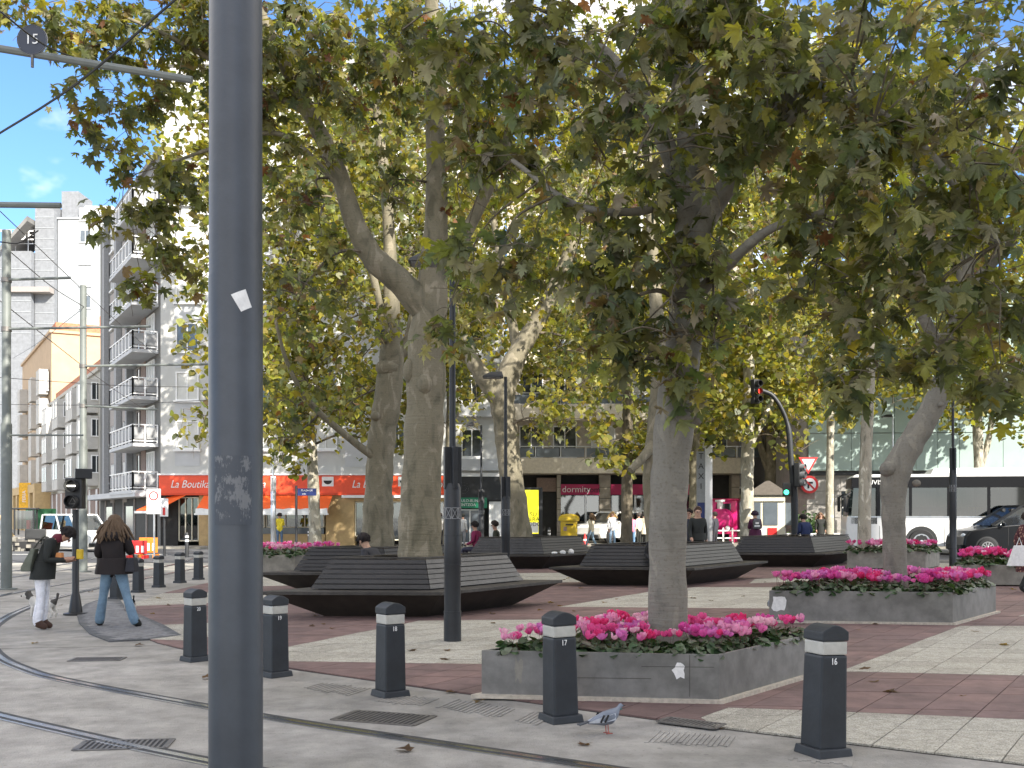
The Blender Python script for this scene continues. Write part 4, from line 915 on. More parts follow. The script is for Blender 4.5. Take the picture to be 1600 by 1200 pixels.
far_tree('leafy plane tree behind the big steel pole', 372, 37, 18, 330, [(320, 650, 36.5, 40, 75, 1.6, .9), (330, 500, 37, 60, 80, 2, .75), (400, 580, 37, 70, 120, 2.5, .6), (320, 330, 37.5, 90, 90, 2.5, .7)], (0, 0), 'bark_pale', 27)
far_tree('yellowing plane tree beyond the road in front of the stone building', 1085, 57, 16, 420, [(1060, 660, 56, 110, 60, 4, .6), (1010, 540, 57, 150, 100, 5, .6), (880, 520, 57, 130, 100, 5, .5)], (0, 0), 'bark_olive', 28)
far_tree('tall plane tree by the museum corner', 1296, 50, 12, 380, [(1290, 620, 49, 100, 55, 3.5, .6), (1270, 440, 50, 180, 120, 5, .6), (1420, 580, 49.5, 80, 55, 3, .5), (1440, 450, 50, 150, 120, 5, .5), (1320, 250, 50, 220, 160, 6, .6), (1530, 330, 50, 170, 170, 6, .6)], (2, 0), 'bark_pale', 29)
far_tree('plane tree with sparse crown near the optician', 700, 50, 14, 380, [(720, 560, 49.5, 110, 100, 3.5, .45), (640, 420, 50, 150, 130, 4, .4), (690, 660, 49, 60, 30, 2, .5), (600, 600, 49, 110, 80, 3.5, .6), (690, 480, 49.5, 120, 110, 4, .6), (600, 250, 50, 170, 140, 5, .6), (760, 330, 50, 140, 150, 4, .6)], (4, 0), 'bark_olive', 30)

# ================================================================== planters and cyclamen
def steel_planter(label, A, C, D, h, m, plinth=True):
    """A left tip, C near 120 degree corner, D right corner; parallelogram"""
    A, C, D = Vector(A), Vector(C), Vector(D); E = A+(D-C); P = [tuple(A), tuple(C), tuple(D), tuple(E)]
    t = thing('planter', label, 'planter', (C.x, C.y, .02)); off = (C.x, C.y, .02); I = inset(P, .03)
    for i in range(4):
        j = (i+1) % 4; b = MB(); a, c, d, e = P[i], P[j], tuple(I[j]), tuple(I[i]); b.prism([a, c, d, e], .05, h); b.build('side_panel', m, t, off, .002 if m == 'planter_steel' else .008)
    if plinth: MB().prism([tuple(p) for p in inset(P, -.05)], .021, .055).build('mortar_plinth', 'mortar', t, off)
    MB().prism([tuple(p) for p in inset(P, .032)], .03, h-.06).build('soil', 'soil', t, off)
    return t, P
def cyc_leafmesh(seed):
    r = np.random.default_rng(seed); n = 46
    o = [(0, 0), (.4, -.12), (.55, .3), (.35, .75), (0, 1), (-.35, .75), (-.55, .3), (-.4, -.12)]
    T = np.array([(x, y, -.2*(x*x)-.25*(y-.3)**2) for x, y in o]); tri = np.array([(0, 1, 2), (0, 2, 3), (0, 3, 4), (0, 4, 5), (0, 5, 6), (0, 6, 7)])
    a = r.uniform(0, 2*np.pi, n); q = np.sqrt(r.uniform(0, 1, n)); rad = .145*q; z = .12*(1-.75*q**2)+r.uniform(-.02, .03, n)
    R = rot_matrices(a-np.pi/2, -r.uniform(-.1, .7, n), r.normal(0, .35, n)); pos = np.c_[rad*np.cos(a), rad*np.sin(a), z]
    V = np.einsum('nij,kj->nki', R, T)*r.uniform(.05, .085, n)[:, None, None]+pos[:, None]; TT = (tri[None]+(np.arange(n)*8)[:, None, None]).reshape(-1, 3)
    col = np.array((.045, .085, .035))*r.uniform(.5, 1.5, (n, 1))*np.array([(1, 1, 1)]); col[r.random(n) < .15] = (.11, .14, .09)
    return tri_mesh('foliage', V.reshape(-1, 3), TT, np.repeat(col, 8, 0), 'cyc_leaf')
def cyc_flower(col, seed):
    r = np.random.default_rng(seed); V = []; T = []; Cc = []
    for k in range(5):
        a = k*2*math.pi/5+r.uniform(-.25, .25); ca, sa = math.cos(a), math.sin(a); o = len(V); tw = r.uniform(-.5, .5)
        for (x, w, z) in ((.006, .006, 0), (.020, .016, .012), (.028, .022, .032), (.024+.024*r.random(), .014, .054)):
            for s in (-1, 1):
                ww = s*w; xx = x+tw*ww*.5; V.append((ca*xx-sa*ww, sa*xx+ca*ww, z)); Cc.append(np.array(col)*(.62 if z < .005 else r.uniform(.88, 1.1)))
        for q in range(3): T += [(o+2*q, o+2*q+1, o+2*q+3), (o+2*q, o+2*q+3, o+2*q+2)]
    o = len(V)
    for s in (-1, 1): V += [(s*.0018, 0, 0), (s*.0018, .003, -.10)]; Cc += [np.array((.12, .05, .04))]*2
    T += [(o, o+1, o+3), (o, o+3, o+2)]
    return tri_mesh('flower', np.array(V), np.array(T), np.array(Cc), 'petal')
CF = [cyc_leafmesh(i) for i in range(5)]
PINKS = [(.80, .20, .48), (.82, .10, .34), (.85, .36, .58), (.68, .08, .36), (.88, .52, .66), (.80, .05, .22), (.74, .20, .55)]
FL = [[cyc_flower(c, i*7+k) for k in range(2)] for i, c in enumerate(PINKS)]
BL = {}
def plant(p, z, label, group, rn, nfl, joined=False, s=1.0, kind=None):
    t = thing('cyclamen', label, 'flower', (p[0], p[1], z), rn.uniform(0, 6.28), group); t.scale = (s, s, s)
    link('foliage', rn.choice(CF), t)
    kind = kind if kind is not None else rn.randrange(len(PINKS))
    for k in range(nfl):
        a = rn.uniform(0, 6.28); r = .115*math.sqrt(rn.random()); o = link('flower', rn.choice(FL[kind if rn.random() < .75 else rn.randrange(7)]), t, (r*math.cos(a), r*math.sin(a), .15+rn.uniform(0, .075)*(1-r*3)))
        o.rotation_euler = (rn.uniform(-.45, .45), rn.uniform(-.45, .45), rn.uniform(0, 6.28)); q = rn.uniform(.8, 1.2); o.scale = (q, q, q)
def fill(P, z, step, label, group, seed, nfl, trunk=None, s=1.0, kinds=None):
    rn = random.Random(seed); I = [tuple(p) for p in inset(P, .15)]; A, C, D = Vector(I[0]), Vector(I[1]), Vector(I[2])
    n1 = max(2, round((C-A).length/step)); n2 = max(2, round((D-C).length/step)); cnt = 0
    for j in range(n2+1):
        for i in range(n1+1):
            p = A+(C-A)*((i)/n1)+(D-C)*((j)/n2)+Vector((rn.uniform(-.04, .04), rn.uniform(-.04, .04)))
            if trunk and (p-Vector(trunk)).length < .33: continue
            nf = nfl+rn.randint(-3, 3) if not (j == 0 and rn.random() < .3) else rn.randint(0, 3)
            if j == 0 and i == n1: nf = 1
            plant(p, z, label, group, rn, max(0, nf), s=s*rn.uniform(.92, 1.1), kind=None if kinds is None else rn.choice(kinds)); cnt += 1
    return cnt
pl1, P1 = steel_planter('near steel planter of pink cyclamen with a torn white sticker', (-.27, 9.37), (1.78, 9.08), (3.05, 10.68), .44, 'planter_steel')
fill(P1, .385, .27, 'pink cyclamen plant in the near planter around the straight grey trunk', 'cyclamen in the near planter', 4, 10, T1b[:2], 1.0)
pl2, P2 = steel_planter('second steel planter of cyclamen around the elbowed tree', (3.86, 15.85), (6.47, 15.5), (7.95, 17.35), .50, 'planter_steel')
fill(P2, .445, .36, 'magenta cyclamen plant in the second planter around the elbowed trunk', 'cyclamen in the second planter', 5, 11, T2b[:2], 1.25, [0, 1, 3, 5, 6, 6, 3, 2])
pl3, P3 = steel_planter('pale concrete planter of pink cyclamen beside the person in patterned coat', (10.05, 23.9), (13.4, 23.5), (14.6, 25.4), .50, 'planter_concrete', False)
fill(P3, .445, .5, 'bright pink cyclamen plant in the planter beside the patterned coat', 'cyclamen beside the patterned coat', 6, 11, None, 1.5, [1, 1, 5, 0])
pl4, P4 = steel_planter('concrete planter of cyclamen in front of the white bus', (9.9, 31.2), (12.1, 30.9), (13.2, 32.6), .55, 'planter_concrete', False)
fill(P4, .49, .5, 'pink cyclamen plant in the planter in front of the bus', 'cyclamen in front of the bus', 7, 10, (10.55, 31.6), 1.5, [1, 0, 5, 2])
pl5, P5 = steel_planter('pale concrete planter of cyclamen behind the front bench', (-8.2, 29.2), (-5.95, 28.9), (-4.9, 30.6), .52, 'planter_concrete', False)
fill(P5, .46, .5, 'pink cyclamen plant in the pale planter behind the front bench', 'cyclamen behind the front bench', 8, 9, None, 1.5, [0, 2, 4, 6])
# scuffs and paper on the planters
def sticker(parent, A, C, t, z, w, h, m, name, seed=1, rough=.25):
    rn = random.Random(seed); A, C = Vector(A), Vector(C); u = (C-A).normalized(); n = Vector((u.y, -u.x)); p = A+(C-A)*t+n*.002; b = MB(); k = 14; V = []
    for i in range(k):
        a = 2*math.pi*i/k; r = 1+rn.uniform(-rough, rough); x, zz = max(-1, min(1, 1.25*math.cos(a)))*w/2*r, max(-1, min(1, 1.25*math.sin(a)))*h/2*r
        q = p+u*x; V.append((q.x, q.y, z+zz))
    b.add(V, [tuple(range(k))]); b.build(name, m, parent, tuple(parent.location))
sticker(pl1, P1[0], P1[1], .835, .30, .10, .12, 'paper', 'torn_sticker', 3, .35)
sticker(pl2, P2[0], P2[1], .055, .30, .2, .2, 'paper', 'paper_patch', 5, .15)
sticker(pl1, P1[0], P1[1], .16, .28, .06, .2, 'planter_concrete', 'scuff', 6, .5)
for a, c in ((.88, .883),):
    A, C = Vector(P1[0]), Vector(P1[1]); u = (C-A).normalized(); n = Vector((u.y, -u.x)); q = A+(C-A)*a+n*.001
    MB().bar((q.x, q.y, .07), (q.x, q.y, .435), .004, .004).build('sheet_seam', 'joint', pl1, tuple(pl1.location))
    for t0, t1, z in ((.4, .72, .215), (.68, .98, .325)):
        q, r = A+(C-A)*t0+n*.001, A+(C-A)*t1+n*.001; MB().bar((q.x, q.y, z), (r.x, r.y, z+.006), .003, .004).build('scratch', 'joint', pl1, tuple(pl1.location))

# ================================================================== timber benches round the trees
def bench(label, A, C, D, worn=(), h=.93, seat=.45, seed=1):
    A, C, D = Vector(A), Vector(C), Vector(D); E = A+(D-C); P = [tuple(A), tuple(C), tuple(D), tuple(E)]
    t = thing('tree_bench', label, 'bench', (C.x, C.y, .02), 0, 'benches round the plane trees'); off = (C.x, C.y, .02)
    B = [tuple(p) for p in inset(P, .52)]; T = [tuple(p) for p in inset(P, .05)]
    for i in range(4):
        j = (i+1) % 4; b = MB()
        b.add([B[i]+(.023,), B[j]+(.023,), T[j]+(seat-.06,), T[i]+(seat-.06,)], [(0, 1, 2, 3)]); b.build('base_panel', 'base_brown', t, off)
        # gusset fin under the seat
        u = (Vector(P[j])-Vector(P[i])); 
        for f in (.25, .75):
            p = Vector(B[i])+(Vector(B[j])-Vector(B[i]))*f; q = Vector(T[i])+(Vector(T[j])-Vector(T[i]))*f; w = u.normalized()*.025
            b = MB(); b.loft([[(p.x-w.x, p.y-w.y, .03), (q.x-w.x, q.y-w.y, seat-.061), (p.x-w.x+(p.x-q.x)*.3, p.y-w.y+(p.y-q.y)*.3, seat-.061)], [(p.x+w.x, p.y+w.y, .03), (q.x+w.x, q.y+w.y, seat-.061), (p.x+w.x+(p.x-q.x)*.3, p.y+w.y+(p.y-q.y)*.3, seat-.061)]]); b.build('bracket', 'base_brown', t, off)
    I1 = [tuple(p) for p in inset(P, .005)]; I2 = [tuple(p) for p in inset(P, .47)]
    for i in range(4):
        j = (i+1) % 4
        MB().prism([I1[i], I1[j], I2[j], I2[i]], seat-.055, seat).build('seat', 'wood_seat', t, off, .006)
    n = 6; rn = random.Random(seed)
    for i in range(4):
        j = (i+1) % 4
        for k in range(n):
            f0, f1 = (k+.06)/n, (k+.94)/n
            w0, w1 = .40+.17*f0, .40+.17*f1; z0, z1 = seat+.012+(h-seat-.012)*f0, seat+.012+(h-seat-.012)*f1
            a0, a1, c0, c1 = inset(P, w0), inset(P, w1), inset(P, w0+.035), inset(P, w1+.035)
            dz = rn.uniform(-.002, .002); g = (a0[j]-a0[i]).normalized()*.004
            V = [tuple(a0[i]+g)+(z0+dz,), tuple(a0[j]-g)+(z0+dz,), tuple(a1[j]-g)+(z1+dz,), tuple(a1[i]+g)+(z1+dz,), tuple(c0[i]+g)+(z0+dz,), tuple(c0[j]-g)+(z0+dz,), tuple(c1[j]-g)+(z1+dz,), tuple(c1[i]+g)+(z1+dz,)]
            MB().add(V, [(0, 1, 2, 3), (7, 6, 5, 4), (0, 4, 5, 1), (1, 5, 6, 2), (2, 6, 7, 3), (3, 7, 4, 0)]).build('backrest_slat', 'wood_worn_sheen' if i in worn else 'wood_dark', t, off, .004)
        w0, w1 = inset(P, .45), inset(P, .62)
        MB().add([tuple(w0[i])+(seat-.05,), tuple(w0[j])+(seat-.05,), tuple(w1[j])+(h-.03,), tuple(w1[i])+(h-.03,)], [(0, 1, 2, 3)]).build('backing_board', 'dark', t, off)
        o0, o1 = inset(P, .56), inset(P, .68)
        MB().prism([tuple(o0[i]), tuple(o0[j]), tuple(o1[j]), tuple(o1[i])], h+.002, h+.03).build('cap_rail', 'wood_seat', t, off, .004)
    b = MB(); I = [tuple(p) for p in inset(P, .66)]; b.prism(I, .3, h-.05); b.build('soil', 'litter', t, off)
    # dry leaves and ivy on the soil
    b = MB()
    for k in range(90):
        s_, t_ = rn.random(), rn.random(); p = Vector(I[0])+(Vector(I[1])-Vector(I[0]))*s_+(Vector(I[3])-Vector(I[0]))*t_; r = rn.uniform(.03, .07); a = rn.uniform(0, 6.28); z = h-.045+rn.uniform(0, .05)
        b.add([(p.x+r*math.cos(a+q)*rn.uniform(.5, 1), p.y+r*math.sin(a+q), z+rn.uniform(-.02, .03)) for q in (0, 1.3, 2.5, 3.8, 5)], [(0, 1, 2, 3, 4)])
    tag(b.build('leaf_litter', 'litter', t, off), kind='stuff')
    return t, P
b1, BP1 = bench('timber bench round the thick tan trunk, right side worn with a painted pale sheen', (-3.92, 16.35), (-1.08, 16.2), (.93, 19.25), (1,), seed=1)
b2, BP2 = bench('timber bench round the gnarled tree with the open knot', (-5.3, 21.7), (-2.4, 21.5), (-.4, 24.4), (), seed=2)
b3, BP3 = bench('timber bench round the forking tree behind the slim lamp', (-2.0, 31.2), (1.13, 30.9), (3.2, 33.9), (0,), seed=3)
b4, BP4 = bench('timber bench directly behind the near planter tree', (.82, 23.8), (4.05, 23.4), (6.55, 27.0), (), seed=4)
b5, BP5 = bench('timber bench in front of the kiosk and curved traffic light', (6.1, 32.3), (9.5, 32.0), (12.4, 36.2), (), seed=5)
# ================================================================== bollards
def bollard(px, py, hpx, num, label, rz=.55, lean=0):
    p = at(px, py); H = hpx*p.y/F; k = H/.87
    t = thing('bollard', label, 'bollard', (p.x, p.y, .004 if p.y < 26 else .0), rz, 'bollards along the tram kerb'); t.scale = (k, k, k); t.rotation_euler = (0, lean, rz)
    MB().box((0, 0, .03), (.275, .275, .06), 0, 0, (.93, .93)).build('base_plate', 'bollard', t, None, .008)
    MB().box((0, 0, .36), (.215, .215, .62), 0, 0, (.93, .93)).build('post', 'bollard', t, None, .018)
    MB().box((0, 0, .715), (.196, .196, .088)).build('light_band', 'bollard_band', t, None, .01)
    b = MB(); n = 8; rings = []
    for s in (-1, 1):
        rings.append([(-.104, s*.104, .762), (.104, s*.104, .762)]+[(.104-.208*i/n, s*.104, .822+.045*math.sin(math.pi*i/n)) for i in range(n+1)])
    b.loft(rings); b.build('cap', 'bollard', t, None, .008)
    if num: 
        o = text(num, .062, 'white_paint', (-.012, -.1045, .628), t, math.pi/2-.03, 0, 'number'); o.scale = (.8, 1, 1)
    return t
bollard(1286, 1180, 205, '16', 'bollard numbered 16 standing right of the near planter on rough concrete', .38, .03)
bollard(876, 1127, 172, '17', 'bollard numbered 17 standing in front of the near planter', .45, -.02)
bollard(610, 1088, 147, '18', 'bollard numbered 18 with a stained yellowish light band', .62)
bollard(430, 1057, 127, '19', 'bollard numbered 19 right beside the big steel pole', .8)
bollard(305, 1033, 113, '20', 'bollard next after the big pole, before the dark setts', .8)
for k, (x, y, h) in enumerate(((182, 937, 60), (216, 926, 53), (248, 918, 50), (281, 911, 48), (310, 906, 45))):
    bollard(x, y, h, '', ('bollard hidden behind the legs of the woman in jeans', 'first bollard beyond the woman in black jacket', 'second bollard beyond the woman in black jacket', 'third bollard beyond the woman in black jacket', 'fourth bollard beyond the woman in black jacket, near the pole')[k], 1.2)

# ================================================================== poles, lamps and signals
def pole(name, label, cat, px, d, segs, m, n=20, group=None):
    """segs: list of (radius, z)"""
    t = thing(name, label, cat, ((px-800)*d/F, d, 0), 0, group); MB().lathe(segs, (0, 0, 0), n).build('shaft', m, t); return t
bp = pole('catenary_mast', 'thick dark grey steel pole with a white sticker and scuffed paint', 'pole', 368.5, 6.05, [(.27, 0), (.27, .04), (.152, .05), (.152, 3.0), (.149, 3.01), (.147, 9)], 'pole_grey', 40)
def wrap(parent, a0, a1, z0, z1, r, m, name, seed, ragged=.0, skew=0):
    rn = random.Random(seed); b = MB(); n = 8; V = []
    for i in range(n+1):
        a = a0+(a1-a0)*i/n; V += [(r*math.cos(a), r*math.sin(a), z0+skew*i/n+rn.uniform(-ragged, ragged)), (r*math.cos(a), r*math.sin(a), z1+skew*i/n+rn.uniform(-ragged, ragged))]
    b.add(V, [(2*i, 2*i+2, 2*i+3, 2*i+1) for i in range(n)]); return b.build(name, m, parent)
def zpx(py, d): return HC+(HOR-py)*d/F
st = MB(); r = .1535
corners = [(372, 461), (393, 451), (401, 478), (387, 487)]
def on_pole(px, py):
    x = (px-368.5)*5.9/F; x = max(-r*.97, min(r*.97, x)); return (x, -math.sqrt(r*r-x*x), zpx(py, 5.91))
g = 6; V = []
for i in range(g+1):
    for j in range(g+1):
        s, t_ = i/g, j/g; a = [corners[0][k]*(1-s)*(1-t_)+corners[1][k]*s*(1-t_)+corners[2][k]*s*t_+corners[3][k]*(1-s)*t_ for k in (0, 1)]; V.append(on_pole(*a))
st.add(V, [(i*(g+1)+j, i*(g+1)+j+1, (i+1)*(g+1)+j+1, (i+1)*(g+1)+j) for i in range(g) for j in range(g)]); st.build('sticker', 'paper', bp)
rn = random.Random(5); g = 10; V = [on_pole(345+56*i/g, 712+108*j/g) for i in range(g+1) for j in range(g+1)]
MB().add([(v[0]*1.003, v[1]*1.003, v[2]) for v in V], [(i*(g+1)+j, i*(g+1)+j+1, (i+1)*(g+1)+j+1, (i+1)*(g+1)+j) for i in range(g) for j in range(g)]).build('paint_scuff', 'scuffed_paint', bp)
for k in range(0):
    x, y = rn.gauss(377, 9), rn.gauss(765, 24); w, h = rn.uniform(1, 4.5), rn.uniform(1.5, 9); b = MB(); V = []
    for i in range(7): a = i*.9; V.append(on_pole(x+w*math.cos(a)*rn.uniform(.5, 1), y+h*math.sin(a)*rn.uniform(.5, 1)))
    b.add([(v[0]*1.003, v[1]*1.003, v[2]) for v in V], [tuple(range(7))]); b.build('paint_scuff', 'pole_scuff', bp)
def lamp_post(label, px, d, H, head=True, m='lamp_metal', side=-1):
    t = thing('street_lamp', label, 'lamp', ((px-800)*d/F, d, .02), 0, 'street lamps of the plaza'); k = H/4.95
    MB().lathe([(.112, 0), (.112, .38*k), (.106, .385*k), (.106, 1.0*k), (.11, 1.01*k), (.11, 1.38*k), (.108, 1.39*k), (.108, 2.0*k), (.085, 2.06*k)], (0, 0, 0), 18).build('lower_sleeve', m, t)
    b = MB()
    for z in (.38, 1.0, 1.38): b.lathe([(.116, z*k), (.116, (z+.012)*k)], (0, 0, 0), 18)
    b.build('sleeve_rings', m, t)
    b = MB()
    for a in range(4):
        an = a*math.pi/2+.4; b.box((.072*math.cos(an), .072*math.sin(an), 2.26*k), (.085, .065, .55*k), an)
    b.build('clamp_fins', m, t, None, .006)
    b = MB()
    for a in range(8):   # cast ornament band of crossed diagonals
        a0, a1 = a*math.pi/4, (a+1)*math.pi/4-.1; q = lambda an, z: (.112*math.cos(an), .112*math.sin(an), z)
        z0, z1 = 1.60*k, 1.74*k
        for A, B in ((q(a0, z0), q(a1, z1)), (q(a0, z1), q(a1, z0)), (q(a0, z0), q(a0, z1)), (q(a1, z0), q(a1, z1)), (q(a0, z0), q(a1, z0)), (q(a0, z1), q(a1, z1))): b.bar(A, B, .008, .008)
    b.build('ornament_band', 'pole_scuff', t)
    MB().lathe([(.05, 2.04*k), (.042, 2.6*k), (.038, H)], (0, 0, 0), 14).build('upper_shaft', m, t)
    if head:
        h = link('lamp_head', None, t, (side*.30, 0, H)); h.scale = (.74, .9, .9); h.empty_display_size = .1
        b = MB(); b.loft([[(-.34, -.2, -.02), (.34, -.2, -.02), (.34, .2, -.02), (-.34, .2, -.02)], [(-.30, -.18, .03), (.32, -.18, .03), (.32, .18, .03), (-.30, .18, .03)], [(-.1, -.12, .12), (.28, -.12, .13), (.28, .12, .13), (-.1, .12, .12)]])
        b.build('housing', 'black_metal', h); MB().box((-.02, 0, -.03), (.56, .3, .02)).build('diffuser', 'pole_scuff', h)
    return t
lamp_post('street lamp with fluted dark sleeve in front of the thick tan trunk', 707, 13.55, 4.86)
lamp_post('slim street lamp standing in front of the forking tree', 790, 25.5, 4.94)
lamp_post('street lamp between the optician front and the forking tree', 752, 40, 5.0)
lamp_post('street lamp in front of the bus and the dark van', 1489, 33, 7.2, True)
lamp_post('pale grey street lamp by the orange awning shop', 427, 44, 6.2, True, 'alloy')
lamp_post('thin white-headed street lamp against the museum glass', 1395, 54, 6.6, True, 'alloy')

def cat_mast(label, px, d, top, rbase, arms, m='pole_green'):
    t = thing('catenary_mast', label, 'pole', ((px-800)*d/F, d, 0)); zt = zpx(top, d)
    MB().lathe([(.22, 0), (.22, .03), (rbase, .04), (rbase, zt*.46), (rbase*.82, zt*.465), (rbase*.8, zt)], (0, 0, 0), 16).build('shaft', m, t)
    for x0, y0, x1, y1, r in arms:
        a = pt(x0, y0, d-.05)-t.location; b_ = pt(x1, y1, d-.05)-t.location
        MB().tube([a, b_], r, 8).build('arm', m, t); MB().lathe([(rbase*.95, a.z-.05), (rbase*.95, a.z+.05)], (0, 0, 0), 14).build('collar', 'rail_side', t)
    return t
cat_mast('green grey tram mast at the street corner with two arms', 10, 23, 360, .115, [(10, 437, 110, 434, .03), (10, 514, 235, 510, .028), (10, 680, 130, 680, .02)])
cat_mast('tram mast with pale concrete look behind the tram signal', 130, 30, 446, .115, [(130, 572, 325, 569, .035), (130, 634, 245, 640, .03)])
cm = cat_mast('tram mast with the round number fifteen sign on its arm', -190, 14, -60, .12, [(-190, 45, 300, 125, .05), (-190, 318, 95, 321, .04)])
sgn = link('number_sign', None, cm, pt(50, 62, 13.9)-cm.location)
MB().lathe([(.2, 0), (.2, .02)], (0, 0, 0), 28, 0, 'y').build('disc', 'sign_navy', sgn); MB().lathe([(.2, -.004), (.2, .024), (.187, .024), (.187, -.004)], (0, 0, 0), 28, 0, 'y', cap=False).build('rim', 'white_paint', sgn)
text('15', .19, 'white_paint', (0, -.008, .0), sgn); MB().tube([(0, .01, -.2), (.0, .01, -.36)], .02, 8).build('clamp', 'rail_side', sgn)
WIRES = [(pt(-20, 220, 11), pt(290, -15, 9), 'black wire sloping across in front of the numbered sign arm'), (pt(0, 378, 16), pt(60, 360, 16), 'short stay wire under the numbered sign arm'), (pt(0, 330, 23), pt(250, 560, 50), 'wire running down from the corner mast towards the street'),
         (pt(12, 390, 23), pt(132, 480, 30), 'wire joining the two green tram masts near their tops'), (pt(0, 470, 23), pt(225, 640, 52), 'wire crossing in front of the grey balconies'), (pt(0, 632, 40), pt(330, 625, 40), 'level wire across the gallery windows'),
         (pt(0, 590, 35), pt(330, 605, 48), 'thin wire crossing in front of the peach house'), (pt(132, 480, 30), pt(20, 560, 60), 'wire slanting from the pale mast towards the peach house'), (pt(-10, 10, 12), pt(130, 95, 15), 'wire sagging behind the round number sign')]
for a, c, l in WIRES:
    m_ = (a+c)/2; m_.z -= .1; tag(MB().tube(spline([a, m_, c], 5), .011 if a.y > 13 else .012, 5).build('overhead_wire', 'black_metal'), l, 'wire')
# tram signal in front
p = at(118, 961); ts = thing('tram_signal', 'black tram signal post with a lit white bar and yellow button', 'signal', (p.x, p.y, .004))
MB().lathe([(.19, 0), (.19, .03), (.11, .045), (.07, .32), (.055, .36), (.05, 1.72)], (0, 0, 0), 18).build('post', 'black_metal', ts)
MB().box((0, 0, 1.98), (.27, .2, .5)).build('signal_head', 'black_metal', ts, None, .02)
for z, m in ((2.1, 0), (1.85, 1)):
    b = MB(); b.lathe([(.1, -.02), (.1, -.14), (.094, -.14), (.094, -.02)], (0, -.09, z), 20, 0, 'y', cap=False); b.build('visor', 'plastic_dark', ts)
    MB().lathe([(.095, 0), (.095, -.008)], (0, -.1, z), 20, 0, 'y').build('lens', 'dark', ts)
MB().box((0, -.125, 2.1), (.17, .01, .022)).build('lit_bar', 'lit_white', ts)
b = MB()
for A, B in (((-.06, -.115, 1.81), (.06, -.115, 1.81)), ((-.06, -.115, 1.81), (0, -.115, 1.91)), ((.06, -.115, 1.81), (0, -.115, 1.91))): b.bar(A, B, .008, .012)
b.build('triangle_mark', 'rail_side', ts)
b = MB(); b.box((.08, -.02, 2.33), (.26, .2, .16), .5); o = b.build('hood_box', 'black_metal', ts, None, .01); o.rotation_euler = (0, .45, 0); o.location = (-1.0, 0, .24)
o.location = (.05, 0, -.03); o.rotation_euler = (0, 0, 0)
MB().box((.085, -.03, .99), (.09, .09, .16)).build('push_button_box', 'yellow_post', ts, None, .015)
# curved traffic light mast
D = 39.5; cp = thing('traffic_light', 'tall curved traffic light mast with red light and no-turn sign', 'traffic light', ((1242-800)*D/F, D, 0)); L0 = cp.location
path = [pt(1242, 860, D), pt(1241, 780, D), pt(1236, 720, D), pt(1232, 670, D), pt(1222, 640, D), pt(1207, 618, D), pt(1190, 610, D)]; path[0].z = 0
MB().tube([q-L0 for q in spline(path, 5)], [.13]*8+[.11]*8+[.085]*15, 12).build('mast', 'lamp_metal', cp)
def head(parent, c, s, m_lit, which, ang=0, back=True):
    h = link('signal_head', None, parent, c, ang); MB().box((0, 0, 0), (.3*s, .22*s, .95*s)).build('housing', 'plastic_dark', h, None, .03)
    for k, z in enumerate((.3, 0, -.3)):
        MB().lathe([(.12*s, 0), (.12*s, -.02*s)], (0, -.12*s, z*s), 16, 0, 'y').build('lens', m_lit if k == which else 'dark', h)
        MB().lathe([(.13*s, 0), (.13*s, -.2*s), (.122*s, -.2*s), (.122*s, 0)], (0, -.11*s, z*s), 14, 0, 'y', cap=False).build('visor', 'pole_scuff' if not back else 'plastic_dark', h)
    return h
head(cp, pt(1180, 612, D-.2)-L0, .95, 'lit_red', 1, .5); head(cp, pt(1247, 742, D-.25)-L0, .95, 'dark', 9, .9, False)
h = link('walk_signal', None, cp, pt(1229, 765, D-.2)-L0, -.3); MB().box((0, 0, 0), (.28, .2, .5)).build('housing', 'plastic_dark', h, None, .02); MB().lathe([(.09, 0), (.09, -.02)], (0, -.1, -.1), 16, 0, 'y').build('lens', 'lit_green', h)
def sign_disc(parent, c, r, ring, mark=True):
    s = link('round_sign', None, parent, c); MB().lathe([(r, 0), (r, .015)], (0, 0, 0), 24, 0, 'y').build('ring', ring, s); MB().lathe([(r*.72, 0), (r*.72, -.006)], (0, -.001, 0), 24, 0, 'y').build('face', 'white_paint', s)
    if mark:
        b = MB(); b.bar((-r*.15, -.012, -r*.45), (-r*.15, -.012, r*.2), .07, .01, up=(0, 1, 0)); b.bar((-r*.15, -.012, r*.2), (r*.35, -.012, r*.2), .07, .01, up=(0, 1, 0)); b.build('arrow', 'black_metal', s)
        MB().bar((-r*.5, -.016, r*.5), (r*.5, -.016, -r*.5), .06, .006, up=(0, 1, 0)).build('slash', ring, s)
MB().box(pt(1260, 762, D-.1)-L0, (.62, .02, .85)).build('backing_plate', 'wall_brick', cp); sign_disc(cp, pt(1265, 757, D-.3)-L0, .33, 'red')
b = MB(); c = pt(1263, 727, D-.3)-L0; b.add([tuple(c+Vector((-.36, 0, .3))), tuple(c+Vector((0, 0, -.33))), tuple(c+Vector((.36, 0, .3))), tuple(c+Vector((-.36, .02, .3))), tuple(c+Vector((0, .02, -.33))), tuple(c+Vector((.36, .02, .3)))], [(0, 1, 2), (5, 4, 3), (0, 3, 4, 1), (1, 4, 5, 2), (2, 5, 3, 0)]); b.build('yield_border', 'red', cp)
MB().add([tuple(c+Vector((-.24, -.004, .23))), tuple(c+Vector((0, -.004, -.2))), tuple(c+Vector((.24, -.004, .23)))], [(0, 1, 2)]).build('yield_face', 'white_paint', cp)
